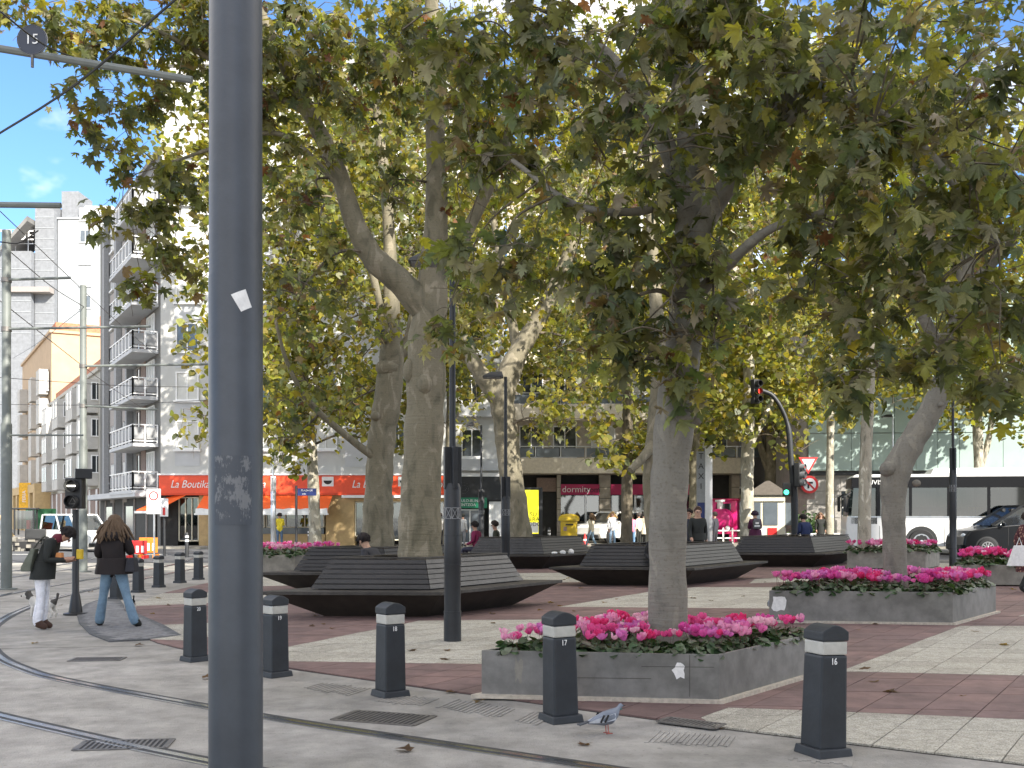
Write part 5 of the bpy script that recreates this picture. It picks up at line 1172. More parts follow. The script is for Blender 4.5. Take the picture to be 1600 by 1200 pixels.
# small signs
def post_sign(name, label, px, d, ztop, parts, r=.035, m='alloy'):
    t = thing(name, label, 'sign', ((px-800)*d/F, d, 0)); MB().tube([(0, 0, 0), (0, 0, ztop)], r, 10).build('post', m, t)
    for nm, mt, c, s in parts: MB().box(c, s).build(nm, mt, t)
    return t
t = post_sign('street_sign', 'white parking restriction sign with a red ring on a post', 241, 38, 2.5, [('plate', 'white_paint', (0, -.05, 2.1), (.5, .02, .9))]); sign_disc(t, (0, -.065, 2.3), .17, 'red', False)
MB().box((0, -.062, 1.8), (.36, .004, .12)).build('blue_text_block', 'wall_panel', t)
post_sign('street_sign', 'small red and white triangle plate on a post by the awning corner', 257, 41, 2.3, [('plate', 'white_paint', (0, -.05, 1.9), (.32, .02, .7)), ('red_strip', 'red', (0, -.063, 1.75), (.1, .004, .3))], .05, 'lamp_metal')
t = post_sign('street_sign', 'blue street name sign on a dark post before the awnings', 463, 41, 2.75, [('plate', 'blue_sign', (.42, -.03, 2.5), (.72, .02, .28))], .05, 'lamp_metal')
text('PLAZA DE', .1, 'white_paint', (.42, -.045, 2.56), t); text('calle', .08, 'white_paint', (.3, -.045, 2.43), t)
t = thing('taxi_sign', 'tall vertical taxi rank sign pillar behind the man in black', 'sign', (pt(1107, 803, 44).x, 44, 0))
MB().box((0, 0, 2.3), (.3, .12, 4.6)).build('pillar', 'alloy', t, None, .01); MB().box((-.32, .0, 2.75), (.34, .1, 3.0)).build('panel', 'wall_grey_light', t); MB().box((-.32, -.055, 1.7), (.3, .01, .85)).build('blue_panel', 'blue_sign', t)
for k, ch in enumerate('TAXI'): text(ch, .34, 'black_metal', (-.32, -.056, 4.05-k*.42), t, name='letter')
# advertising panel, mailbox
t = thing('advert_panel', 'lit yellow poster panel beside the forking tree', 'advert', (pt(826, 803, 52).x+.1, 52, 0), .05)
MB().box((0, 0, 1.7), (1.15, .25, 2.5)).build('frame', 'lamp_metal', t, None, .02); MB().box((0, 0, .25), (.8, .2, .5)).build('foot', 'lamp_metal', t)
MB().box((-.05, -.13, 1.75), (.86, .01, 2.15)).build('poster', 'lit_yellow', t); MB().box((0, -.138, .98), (.74, .006, .5)).build('poster_white', 'white_paint', t)
text('SU', .3, 'black_metal', (.12, -.14, 1.62), t); text('PERA', .28, 'black_metal', (.1, -.14, 1.38), t); text('TODO', .28, 'black_metal', (.1, -.14, 1.14), t)
t = thing('mailbox', 'round yellow mailbox with a domed lid behind the bench', 'mailbox', (pt(889, 803, 50).x, 50, 0))
MB().lathe([(.44, 0), (.44, .08), (.40, .1), (.40, 1.3), (.42, 1.32)], (0, 0, 0), 20).build('body', 'yellow_post', t); MB().lathe([(.49, 1.32), (.5, 1.42), (.46, 1.53), (.32, 1.62), (.1, 1.66)], (0, 0, 0), 20).build('lid', 'yellow_post', t)
MB().box((0, -.42, 1.15), (.36, .04, .06)).build('slot', 'dark', t); MB().box((-.2, -.38, .95), (.16, .03, .2)).build('emblem', 'wall_brick', t)
for px, d, l in ((706+152, 54, 'white and black short post by the poster panel'), (483, 50, 'striped short post by the pale trunk'), (292, 40, 'slim striped steel post near the awning corner')):
    t = thing('kerb_post', l, 'bollard', (pt(px, 803, d).x, d, 0)); MB().lathe([(.07, 0), (.07, .9), (.05, .95)], (0, 0, 0), 12).build('post', 'lamp_metal', t); MB().lathe([(.073, .6), (.073, .68)], (0, 0, 0), 12).build('band', 'white_paint', t); MB().lathe([(.073, .75), (.073, .83)], (0, 0, 0), 12).build('band', 'white_paint', t)
# lottery kiosk
kx = pt(1200, 803, 48).x; t = thing('kiosk', 'small cream ticket kiosk with a pyramid roof', 'kiosk', (kx, 48, 0), -.25)
MB().box((0, 0, 1.25), (1.5, 1.5, 2.5)).build('walls', 'cream_paint', t, None, .01)
MB().loft([[(-.95, -.95, 2.5), (.95, -.95, 2.5), (.95, .95, 2.5), (-.95, .95, 2.5)], [(-.9, -.9, 2.58), (.9, -.9, 2.58), (.9, .9, 2.58), (-.9, .9, 2.58)], [(-.08, -.08, 3.15), (.08, -.08, 3.15), (.08, .08, 3.15), (-.08, .08, 3.15)]]).build('roof', 'roof_brown', t)
for s, rz in ((0, 0), (1, math.pi/2)):
    for x, w in ((-.45, .28), (.12, .62)):
        f = (lambda a, y: (a, y)) if s == 0 else (lambda a, y: (-y, a)); q = f(x, -.765)
        MB().box((0, 0, 0), (w, .03, 1.0)).build('pane', 'glass_mid', t).location = (q[0], q[1], 1.65)
        t.children[-1].rotation_euler = (0, 0, rz)
    for x, m in ((-.35, 'white_paint'), (.2, 'red')):
        q = f(x, -.77); o = MB().box((0, 0, 0), (.4, .02, .65)).build('poster', m, t); o.location = (q[0], q[1], .7); o.rotation_euler = (0, 0, rz)
MB().box((0, -.8, 2.32), (1.5, .06, .2)).build('fascia', 'cream_paint', t)
# flower trough behind the mast
t = thing('shrub_box', 'pale planter box with green shrubs behind the traffic light mast', 'planter', (pt(1268, 803, 52).x, 52, 0)); MB().box((0, 0, .35), (2.6, .7, .7)).build('box', 'white_paint', t, None, .02)
Vs, n = [], 900; pos = RNG.normal(0, 1, (n, 3))*np.array((.45, .25, .3))+np.array((-.1, 0, 1.0)); R = rot_matrices(RNG.uniform(0, 6.28, n), RNG.normal(0, .8, n), RNG.normal(0, .8, n)); V = np.einsum('nij,kj->nki', R, LEAF_FAR)*.12+pos[:, None]
tag(link('foliage', tri_mesh('foliage', V.reshape(-1, 3), (TRI_FAR[None]+(np.arange(n)*6)[:, None, None]).reshape(-1, 3), np.repeat(np.array((.05, .10, .03))*RNG.uniform(.6, 1.5, (n, 1)), 6, 0), 'cyc_leaf'), t), kind='stuff')

# ================================================================== vehicles
def wheel(parent, c, r, w, spokes=10, side=-1, m='alloy', ax='y'):
    k = link('wheel', None, parent, c)
    MB().lathe([(r*.62, -w/2), (r*.92, -w/2), (r, -w*.32), (r, w*.32), (r*.92, w/2), (r*.62, w/2)], (0, 0, 0), 28, 0, ax).build('tyre', 'rubber', k)
    MB().lathe([(r*.64, -w*.36), (r*.64, w*.36)], (0, 0, 0), 24, 0, ax).build('wheel_well', 'dark', k)
    b = MB(); b.lathe([(r*.64, 0), (r*.64, side*.03), (r*.56, side*.03), (r*.56, 0)], (0, side*w*.40, 0), 24, 0, 'y', cap=False); b.lathe([(r*.16, 0), (r*.16, side*.05), (.01, side*.06)], (0, side*w*.38, 0), 14, 0, 'y')
    for i in range(spokes):
        a = 2*math.pi*i/spokes; b.bar((r*.12*math.cos(a), side*w*.42, r*.12*math.sin(a)), (r*.58*math.cos(a), side*w*.43, r*.58*math.sin(a)), r*.11, .04, up=(0, 1, 0))
    b.build('rim', m, k); return k
def car(name, label, cat, loc, rz, prof, cabin, W, wheels, wr, m, k=1.0, lights=True, glass='glass_tint', interior=True):
    """prof: side outline (x, z) of the lower body; cabin: ((belt outline),(roof outline)) as x ranges. Faces -x, near side is -y."""
    t = thing(name, label, cat, loc, rz); t.scale = (k, k, k); n = len(prof); rings = []
    for y, s in ((-W/2+.10, .93), (-W/2, 1.0), (W/2, 1.0), (W/2-.10, .93)):
        inn = abs(y) < W/2-.01
        cx = sum(p[0] for p in prof)/n; cz = sum(p[1] for p in prof)/n
        rings.append([(cx+(x-cx)*(1 if not inn else 1), y, z) for x, z in prof])
    rings = []
    for y, s in ((-W/2, .975), (-W/2+.06, 1.0), (W/2-.06, 1.0), (W/2, .975)):
        cx = sum(p[0] for p in prof)/n; cz = sum(p[1] for p in prof)/n; rings.append([(cx+(x-cx)*s, y, cz+(z-cz)*s) for x, z in prof])
    MB().loft(rings, smooth=False).build('body', m, t, None, .02)
    (bx0, bx1, bz, bw), (rx0, rx1, rz_, rw) = cabin
    Bq = [(bx0, -bw, bz), (bx1, -bw, bz), (bx1, bw, bz), (bx0, bw, bz)]; Rq = [(rx0, -rw, rz_), (rx1, -rw, rz_), (rx1, rw, rz_), (rx0, rw, rz_)]
    b = MB(); V3 = lambda q: Vector(q)
    for i in range(4): b.bar(Bq[i], Rq[i], .08, .08)
    for i in range(4): b.bar(Rq[i], Rq[(i+1) % 4], .07, .07)
    mid = [(V3(Bq[0])*.55+V3(Bq[1])*.45, V3(Rq[0])*.5+V3(Rq[1])*.5), (V3(Bq[3])*.55+V3(Bq[2])*.45, V3(Rq[3])*.5+V3(Rq[2])*.5)]
    for A, B in mid: b.bar(A, B, .09, .06)
    b.build('pillars', m, t)
    b = MB(); b.loft([[(q[0], q[1], q[2]-.01) for q in Rq], [(q[0]*.98+.02*(rx0+rx1)/2, q[1]*.93, q[2]+.05) for q in Rq]]); b.build('roof', m, t, None, .02)
    nm = ['side_window', 'rear_window', 'side_window', 'windscreen']
    for i in range(4):
        j = (i+1) % 4; MB().quad(Bq[i], Bq[j], Rq[j], Rq[i]).build(nm[i], glass, t)
    if interior:
        b = MB()
        for x in (bx0+.9, bx0+1.9):
            for y in (-.38, .38): b.box((x, y, bz+.05), (.14, .45, .75)); b.box((x-.02, y, bz+.5), (.1, .25, .2))
        b.box(((bx0+bx1)/2, 0, bz-.1), (bx1-bx0-.3, 2*bw-.2, .1)); b.box((bx0+.45, 0, bz+.02), (.3, 1.3, .12)); b.build('interior', 'plastic_dark', t)
    for x in wheels:
        for y, s in ((-W/2+.06, -1), (W/2-.06, 1)):
            wheel(t, (x, y, wr), wr, .22, 10, s)
            MB().lathe([(wr*1.16, -.0), (wr*1.16, s*.065)], (x, y, wr), 26, 0, 'y').build('wheel_arch', 'plastic_dark', t)
    if lights:
        for y in (-W/2+.28, W/2-.28): MB().ball((prof[1][0]+.10, y, .78), .15, 10, 6, 0, (.55, 1.1, .55)).build('headlight', 'lens_clear', t)
    MB().box((min(p[0] for p in prof)+.02, 0, .36), (.1, W*.8, .2)).build('bumper', 'plastic_dark', t, None, .02)
    MB().ball((bx0+.35, -W/2-.09, bz+.05), .11, 8, 6, 0, (.6, 1, .8)).build('mirror', m, t); MB().ball((bx0+.35, W/2+.09, bz+.05), .11, 8, 6, 0, (.6, 1, .8)).build('mirror', m, t)
    MB().box(((bx0+bx1)/2+.2, -W/2-.004, bz-.14), (.18, .03, .03)).build('door_handle', m, t)
    b = MB(); 
    for x in (bx0+.55, (bx0+bx1)/2+.35, bx1-.5): b.box((x, -W/2-.001, (bz+.35)/2+.05), (.012, .012, bz-.4))
    b.build('door_seam', 'dark', t)
    return t
van_prof = [(-2.1, .22), (-2.2, .45), (-2.15, .75), (-1.95, .95), (-1.15, 1.10), (-.2, 1.18), (2.15, 1.2), (2.22, .6), (2.15, .22)]
car('parked_van', 'dark compact van driving past in front of the white bus', 'van', (pt(1524, 803, 39.5).x+1.95, 40.4, .006), -.05, van_prof, ((-1.2, 2.1, 1.14, .84), (-.1, 2.0, 1.82, .68)), 1.85, (-1.38, 1.35), .35, 'car_dark', 1.06, True, 'glass_blue')
suv_prof = [(-2.2, .28), (-2.3, .5), (-2.28, .85), (-2.1, 1.0), (-1.0, 1.1), (2.2, 1.12), (2.3, .7), (2.2, .28)]
car('parked_suv', 'white car with blue-tinted windscreen facing the plaza', 'car', (pt(945, 803, 60).x+.5, 61, 0), .85, suv_prof, ((-1.15, 2.15, 1.06, .85), (-.35, 1.8, 1.66, .66)), 1.9, (-1.4, 1.4), .38, 'car_white', 1.05, True, 'glass_blue')
car('parked_car', 'second car parked behind the white car, mostly hidden', 'car', (pt(1000, 803, 63).x, 63.2, 0), .2, suv_prof, ((-1.15, 2.15, 1.06, .85), (-.35, 1.8, 1.66, .66)), 1.9, (-1.4, 1.4), .38, 'car_white', 1.1, True, 'glass_blue')
vn2 = [(-2.2, .25), (-2.3, .5), (-2.25, .9), (-1.6, 1.1), (-1.1, 1.15), (2.3, 1.15), (2.35, .5), (2.25, .25)]
car('delivery_van', 'white delivery van with rear window behind the tram signal', 'van', (pt(122, 803, 47).x, 47, .008), 2.5, vn2, ((-1.3, 2.25, 1.12, .88), (-.5, 2.2, 1.95, .78)), 1.9, (-1.45, 1.45), .36, 'car_white', .82)

def bus(label, loc, rz, L, H, k, name='city_bus', txt=None, wheels=(2.75, 8.6)):
    t = thing(name, label, 'bus', loc, rz); t.scale = (k, k, k); W = 2.5
    # body shell below and above the window band, front face leaning
    b = MB(); b.loft([[(0, y, .33), (L, y, .33), (L, y, 1.5), (-.02, y, 1.5), (-.06, y, 1.15)] for y in (-W/2, W/2)]); b.build('lower_body', 'bus_white', t, None, .03)
    b = MB(); b.loft([[(.16, y, H-.12), (L, y, H-.12), (L, y, H), (.3, y, H)] for y in (-W/2, W/2)]); b.build('roof', 'bus_white', t, None, .05)
    MB().box((L*.5+.9, 0, H+.12), (L*.62, 1.9, .24), 0, 0, (.96, .85)).build('roof_pod', 'bus_white', t, None, .04)
    b = MB()
    for y, s in ((-W/2+.02, -1), (W/2-.02, 1)):
        b.loft([[(.14, y-.02, H-.52), (L-.05, y-.02, H-.52), (L-.05, y-.02, H-.125), (.17, y-.02, H-.125)], [(.14, y+.02, H-.52), (L-.05, y+.02, H-.52), (L-.05, y+.02, H-.125), (.17, y+.02, H-.125)]])
    b.box((.18, 0, H-.32), (.06, W-.1, .4)); b.build('destination_band', 'bus_black', t)
    if txt: text(txt, .26, 'white_paint', (1.05, -W/2-.008, H-.32), t)
    b = MB(); b.box((L/2, 0, .36), (L-.2, W-.3, .06)); b.box((L/2, W/2-.06, 1.75), (L-.3, .03, .2)); b.build('floor', 'plastic_dark', t)
    xs = [.08, 1.15, 2.35, 3.75, 5.2, 6.6, 8.0, 9.4, 10.6, L-.05]; xs = [x for x in xs if x < L-.3]+[L-.05]
    for y in (-W/2, W/2):
        for a, c in zip(xs, xs[1:]):
            z0 = 1.51 if a > 1 else 1.2
            MB().quad((a+.04, y, z0), (c-.04, y, z0), (c-.04, y, H-.53), (a+.04+(.1 if a < .2 else 0), y, H-.53)).build('side_window', 'glass_bus', t)
            MB().box((c, y, (1.51+H-.53)/2), (.11, .05, H-.53-1.51)).build('window_pillar', 'bus_black', t)
    MB().quad((-.04, -W/2+.1, .95), (-.04, W/2-.1, .95), (.14, W/2-.1, H-.53), (.14, -W/2+.1, H-.53)).build('windscreen', 'glass_tint', t)
    MB().box((-.04, 0, .7), (.08, W*.92, .5)).build('front_panel', 'bus_white', t, None, .03)
    for y in (-.9, .9): MB().ball((-.1, y, .62), .14, 10, 6, 0, (.4, 1.2, .8)).build('headlight', 'lens_clear', t)
    for y, s in ((-W/2-.16, -1), (W/2+.16, 1)):
        MB().box((-.12, y, 2.0), (.12, .2, .62)).build('mirror', 'plastic_dark', t, None, .04); MB().bar((-.1, y, 2.3), (.12, y-s*.15, 2.45), .05, .05).build('mirror_arm', 'plastic_dark', t)
    for x in wheels:
        for y, s in ((-W/2+.09, -1), (W/2-.09, 1)):
            wheel(t, (x, y, .5), .5, .28, 10, s); MB().lathe([(.60, 0), (.60, s*.095)], (x, y, .52), 26, 0, 'y').build('wheel_arch', 'plastic_dark', t)
    for i, x in enumerate(np.arange(1.9, L-1, .95)):
        for y in (-.8, .8):
            b = MB(); b.box((x, y, 1.15), (.42, .8, .12)); b.box((x+.22, y, 1.5), (.1, .8, .75)); b.build('seat', 'seat_blue' if i % 3 else 'yellow_post', t)
    b = MB()
    for x in np.arange(2, L-1, 1.9): b.tube([(x, -.35, .4), (x, -.35, H-.2)], .02, 6)
    b.build('grab_poles', 'yellow_post', t)
    MB().box((L*.5, -W/2-.012, 1.48), (L-.2, .02, .05)).build('waist_trim', 'alloy', t)
    for x in (1.2, 3.6, 4.9, 6.4): MB().box((x, -W/2-.001, .75), (.014, .012, .75)).build('panel_seam', 'dark', t)
    return t
bus('white city bus with dark window band stopped on the road', (pt(1320, 803, 44.3).x, 44.3, .006), -.22, 11.8, 3.15, 1.03, txt='TUVISA')
bus('coach with a large windscreen behind the pink train', (pt(1137, 803, 70).x, 70, 0), 1.45, 10, 3.3, 1.05, 'coach')
# compact excavator behind the woman in white trousers
t = thing('mini_excavator', 'small dark excavator parked in the street beside rubble', 'excavator', (pt(62, 803, 47).x, 47.5, .008), .25); t.scale = (.78, .78, .78)
for y in (-.6, .6):
    b = MB(); b.loft([[(-1.0+.25*(1-math.cos(a))*0+1.0*math.cos(a)*1.0+0, y+s, .28+.26*math.sin(a)) for a in [i*math.pi/6 for i in range(12)]] for s in (-.17, .17)]); b.build('track', 'rubber', t)
MB().box((-.9, 0, .55), (1.5, 1.0, .2)).build('turntable', 'rail_side', t); MB().box((-.4, 0, .95), (1.1, 1.25, .6)).build('engine_cover', 'plastic_dark', t, None, .06)
b = MB()
for x, y in ((-1.5, -.55), (-.5, -.55), (-1.5, .55), (-.5, .55)): b.bar((x, y, .9), (x, y, 2.35), .08, .08)
b.build('cab_posts', 'black_metal', t); MB().box((-1.0, 0, 2.4), (1.25, 1.25, .1)).build('cab_roof', 'black_metal', t, None, .03)
for y in (-.55, .55): MB().quad((-1.46, y, 1.25), (-.54, y, 1.25), (-.54, y, 2.3), (-1.46, y, 2.3)).build('cab_glass', 'glass_tint', t)
MB().box((-.85, 0, 1.4), (.15, .5, .7)).build('seat', 'red', t)
MB().tube([(-1.7, 0, .8), (-2.3, 0, 1.9), (-3.1, 0, 2.2)], [.12, .13, .1], 8).build('boom', 'wall_ochre', t); MB().tube([(-3.1, 0, 2.2), (-3.4, 0, 1.0)], [.1, .08], 8).build('dipper', 'wall_ochre', t)
MB().loft([[(-3.6, y, .95), (-3.2, y, .95), (-3.0, y, .55), (-3.4, y, .4)] for y in (-.3, .3)]).build('bucket', 'rail_side', t)
tag(MB().loft([[(pt(40, 803, 51).x+i*.3, 51+.1*math.sin(i*2), z) for i in range(6)] for z in (0, .9, 1.9)], closed=False, cap=False).build('net_screen', 'green_net'), 'green netting screen beside the small excavator', 'screen')
b = MB(); rn = random.Random(8)
for i in range(40): b.box((pt(22, 803, 47).x+rn.gauss(0, .5), 47+rn.gauss(0, .4), rn.uniform(.05, .6)*max(0, 1-abs(rn.gauss(0, .4)))), (rn.uniform(.1, .3), rn.uniform(.1, .3), rn.uniform(.08, .2)), rn.random())
tag(b.build('rubble_heap', 'planter_concrete'), 'heap of pale rubble left of the small excavator', 'rubble', kind=None)
# barriers
for px, d, m, l, h in ((232, 40, 'barrier_orange', 'orange plastic work barrier near the bollards', .72), (215, 39, 'red', 'red plastic work barrier behind the first bollard', .62)):
    t = thing('work_barrier', l, 'barrier', (pt(px, 803, d).x, d, .006)); MB().box((0, 0, h*.5+.1), (.7, .06, h*.8)).build('panel', m, t, None, .02)
    for x in (-.28, .28): MB().box((x, 0, .06), (.1, .5, .12)).build('foot', m, t)
    b = MB(); 
    for i in range(3): b.box((-.2+.2*i, -.035, h*.55), (.1, .01, h*.4))
    b.build('slots', 'white_paint', t)
t = thing('traffic_cone', 'orange traffic cone in front of the white car', 'cone', (pt(914, 803, 57).x, 57, 0)); MB().lathe([(.16, .03), (.12, .2), (.1, .3), (.07, .45), (.03, .6)], (0, 0, 0), 14).build('body', 'red', t); MB().box((0, 0, .015), (.4, .4, .03)).build('base', 'red', t); MB().lathe([(.122, .2), (.102, .3)], (0, 0, 0), 14, cap=False).build('band', 'white_paint', t)
# pink fairground locomotive
t = thing('ride_train', 'pink fairground locomotive behind a low white fence', 'ride', (pt(1135, 803, 60).x, 60, 0), -.35); k = 1.15; t.scale = (k, k, k)
MB().lathe([(.02, -1.25), (.3, -1.2), (.52, -1.05), (.55, -.9), (.55, .6)], (-.2, 0, 1.15), 22, 0, 'y').build('boiler', 'pink', t)
MB().box((-.2, .9, 1.35), (1.3, .9, 1.5)).build('cab', 'pink', t, None, .03); MB().box((-.2, .9, 2.15), (1.5, 1.1, .1)).build('cab_roof', 'magenta', t, None, .02)
MB().lathe([(.14, 1.6), (.14, 2.0), (.24, 2.02), (.24, 2.12)], (-.2, -.7, 0), 14).build('chimney', 'white_paint', t); MB().box((-.2, .43, 1.75), (.7, .02, .4)).build('cab_window', 'glass_dark', t)
MB().box((-.2, -.1, .55), (1.2, 2.6, .16)).build('chassis', 'magenta', t, None, .02)
for x in (-.75, .35):
    for y in (-.8, 0, .8): MB().lathe([(.3, -.05), (.3, .05)], (x, y, .32), 16, 0, 'x').build('wheel', 'magenta', t)
for x in (-.65, .25): MB().ball((x, -1.3, .75), .12, 10, 6).build('lamp', 'white_paint', t)
t = thing('low_fence', 'low white rail fence in front of the pink locomotive', 'fence', (pt(1130, 803, 57).x, 57, 0))
for i in range(7): MB().box((-1.5+i*.5, 0, .45), (.07, .07, .9)).build('picket', 'white_paint', t)
for z in (.35, .75): MB().box((0, -.05, z), (3.1, .05, .07)).build('rail', 'white_paint', t)
# ================================================================== people
SKIN = []
PCOL = {}
def cm(c, name=None):
    key = 'cloth_%02d%02d%02d' % tuple(int(x*99) for x in c); mat(key, c, .85, var=.18, scale=9, bump=.25, bscale=35); return key
def person(label, loc, face, pose, H=1.68, top=(.02, .02, .02), bot=(.05, .07, .12), shoe=(.02, .02, .02), skin=(.42, .25, .18), hair=(.02, .014, .01), hairlong=0, bulk=1.0, bald=False, extra=None, cat='person', skirt=0, group=None, coat=0, flare=0, headtilt=0):
    """local frame: +y is where the person faces, x to the right.  pose in units of a 1.7 m body"""
    s = H/1.7; t = thing('person', label, cat, loc, face, group); t.scale = (s, s, s)
    J = {'pel': (0, 0, .95), 'spine': (0, 0, 1.12), 'chest': (0, 0, 1.30), 'neck': (0, 0, 1.45), 'jaw': (0, .012, 1.53), 'head': (0, .01, 1.61), 'crown': (0, 0, 1.67),
         'shL': (-.165, 0, 1.385), 'elL': (-.22, -.02, 1.12), 'wrL': (-.22, .05, .90), 'haL': (-.215, .075, .82), 'shR': (.165, 0, 1.385), 'elR': (.22, -.02, 1.12), 'wrR': (.22, .05, .90), 'haR': (.215, .075, .82),
         'hipL': (-.09, 0, .90), 'knL': (-.10, .01, .50), 'anL': (-.10, -.01, .09), 'toL': (-.11, .15, .03), 'hipR': (.09, 0, .90), 'knR': (.10, .01, .50), 'anR': (.10, -.01, .09), 'toR': (.11, .15, .03)}
    J.update(pose)
    # fingers: short chains from each hand
    E = [('pel', 'spine', 't'), ('spine', 'chest', 't'), ('chest', 'neck', 't'), ('neck', 'jaw', 's'), ('jaw', 'head', 's'), ('head', 'crown', 's')]
    for q in 'LR': E += [('chest', 'sh'+q, 't'), ('sh'+q, 'el'+q, 't'), ('el'+q, 'wr'+q, 't'), ('wr'+q, 'ha'+q, 's'), ('pel', 'hip'+q, 'b'), ('hip'+q, 'kn'+q, 'b'), ('kn'+q, 'an'+q, 'b'), ('an'+q, 'to'+q, 'f')]
    R = {'pel': .135*bulk, 'spine': .125*bulk, 'chest': .145*bulk, 'neck': .058, 'jaw': .068, 'head': .092, 'crown': .062}
    for q in 'LR': R.update({'sh'+q: .072*bulk, 'el'+q: .052*bulk, 'wr'+q: .04, 'ha'+q: .038, 'hip'+q: .098, 'kn'+q: .066, 'an'+q: .052+flare, 'to'+q: .038})
    if coat: R['pel'] = .165*bulk; R['hipL'] = R['hipR'] = .11
    for q, sg in (('L', -1), ('R', 1)):
        h = Vector(J['ha'+q]); d = (h-Vector(J['wr'+q])).normalized(); sd = d.cross(Vector((0, 1, 0)) if abs(d.y) < .9 else Vector((0, 0, 1))).normalized(); fw = sd.cross(d)
        for k in range(4):
            n1, n2 = 'f%s%d' % (q, k), 'g%s%d' % (q, k); L = (.035, .042, .040, .032)[k]
            J[n1] = tuple(h+fw*(.024-.016*k)+d*L); J[n2] = tuple(h+fw*(.024-.016*k)+d*(L*1.8)+sd*sg*-.012); R[n1] = .010; R[n2] = .008
            E += [('ha'+q, n1, 's'), (n1, n2, 's')]
        J['th'+q] = tuple(h+fw*.045-d*.005); J['ti'+q] = tuple(h+fw*.058+d*.03); R['th'+q] = .011; R['ti'+q] = .009; E += [('ha'+q, 'th'+q, 's'), ('th'+q, 'ti'+q, 's')]
    names = list(J); ix = {k: i for i, k in enumerate(names)}
    me = bpy.data.meshes.new('body'); me.from_pydata([J[k] for k in names], [(ix[a], ix[b]) for a, b, c in E], [])
    o = bpy.data.objects.new('body_skeleton', me); COL.objects.link(o); o.modifiers.new('Skin', 'SKIN'); sv = o.data.skin_vertices[0].data
    for k in names: sv[ix[k]].radius = (R[k], R[k])
    for k in sv: k.use_root = False
    sv[ix['pel']].use_root = True
    o.modifiers.new('Sub', 'SUBSURF').levels = 2
    SKIN.append((o, t, J, E, dict(t=cm(top), b=cm(bot), s=cm(skin), f=cm(shoe)), coat))
    hd = Vector(J['head']); up = (Vector(J['crown'])-Vector(J['jaw'])).normalized(); fwd = Vector((0, 1, 0)); fwd = (fwd-up*fwd.dot(up)).normalized(); rt = fwd.cross(up)
    hm = cm(hair); fr = Matrix((rt, fwd, up)).transposed()
    def L2(v): return tuple(hd+fr @ Vector(v))
    # hair: cap behind and over the head, strands for long hair
    b = MB(); rn = random.Random(len(SKIN)); n, kk = 14, 8; rings = []
    for i in range(kk+1):
        ph = math.pi*.72*i/kk; ring = []
        for j in range(n):
            a = 2*math.pi*j/n; front = max(0, math.sin(a)); lim = ph*(1-.5*front)*(1 if not bald else .0)+(0 if not bald else (.9+.9*i/kk)*(1-.75*front)); r = .112*(1+rn.uniform(-.05, .05))
            ring.append(L2((r*.98*math.sin(lim)*math.cos(a), r*1.08*math.sin(lim)*math.sin(a)-.012, .035+r*1.05*math.cos(lim))))
        rings.append(ring)
    b.loft(rings, 0, True, True); 
    if hairlong:
        for k in range(46):
            a = math.pi*(1.02+.96*k/45)+rn.uniform(-.1, .1); p0 = Vector(L2((.10*math.cos(a), .10*math.sin(a)-.01, .02+rn.uniform(-.03, .06)))); w = rn.uniform(.7, 1.1)*hairlong
            dx = Vector((math.cos(a)*.06*w+rn.uniform(-.06, .06), math.sin(a)*.07*w-.02, 0)); p1 = p0+dx+Vector((0, 0, -.13*w)); p2 = p1+dx*.5+Vector((rn.uniform(-.05, .05), rn.uniform(-.04, .02), -.17*w)); p3 = p2+Vector((rn.uniform(-.04, .04), 0, -.06))
            b.tube([p0, p1, p2, p3], [.022, .026, .020, .004], 5)
    if not hairlong and not bald:
        for k in range(70):
            a = rn.uniform(0, 6.28); th = rn.uniform(.1, 1.75)*(1-.42*max(0, math.sin(a))); r = .112; p0 = Vector((r*.95*math.sin(th)*math.cos(a), r*1.05*math.sin(th)*math.sin(a)-.012, .035+r*math.cos(th))); d = Vector((rn.uniform(-.5, .5)+math.cos(a)*.4, rn.uniform(-.2, .6), -.55-.3*th)).normalized()
            b.tube([L2(p0), L2(p0+d*.03+p0.normalized()*.012), L2(p0+d*.062+p0.normalized()*.004)], [.013, .012, .003], 4)
    b.build('hair', hm, t)
    b = MB()
    for sx in (-1, 1): b.ball(L2((sx*.034, .088, -.005)), .012, 8, 6)
    b.build('eyes', 'dark', t)
    b = MB(); b.loft([[L2((-.012, .088, .01)), L2((.012, .088, .01)), L2((0, .095, .012))], [L2((-.02, .090, -.035)), L2((.02, .090, -.035)), L2((0, .122, -.032))]]); b.ball(L2((-.095, .0, -.01)), .024, 8, 6, 0, (.4, .8, 1.2)); b.ball(L2((.095, .0, -.01)), .024, 8, 6, 0, (.4, .8, 1.2)); b.build('nose_and_ears', cm(skin), t)
    MB().ball(L2((0, .086, -.062)), .022, 8, 6, 0, (1.1, .35, .3)).build('mouth', cm(tuple(x*.6 for x in skin)), t)
    if coat:   # skirt of a jacket or coat below the waist
        p = Vector(J['pel']); b = MB(); rings = []; ax = Vector(J['chest'])-p; ax.normalize()
        for i in range(5):
            f = i/4; c = p+ax*.12*(1-f)-Vector((0, 0, coat*f)); rings.append([(c.x+(.175+.03*f+.006*math.sin(j*3+i))*bulk*math.cos(j*.3927), c.y+(.145+.03*f+.006*math.cos(j*2.3+i))*bulk*math.sin(j*.3927), c.z) for j in range(16)])
        b.loft(rings, 0, True, True); b.build('coat_hem', cm(top), t)
    if skirt:
        b = MB(); rings = [[((.15+.09*f)*math.cos(j*.3927), (.13+.09*f)*math.sin(j*.3927), 1.0-(1.0-skirt)*f) for j in range(16)] for f in (0, .3, .6, 1)]; b.loft(rings, 0, True, True); b.build('skirt', cm(bot), t)
    return t
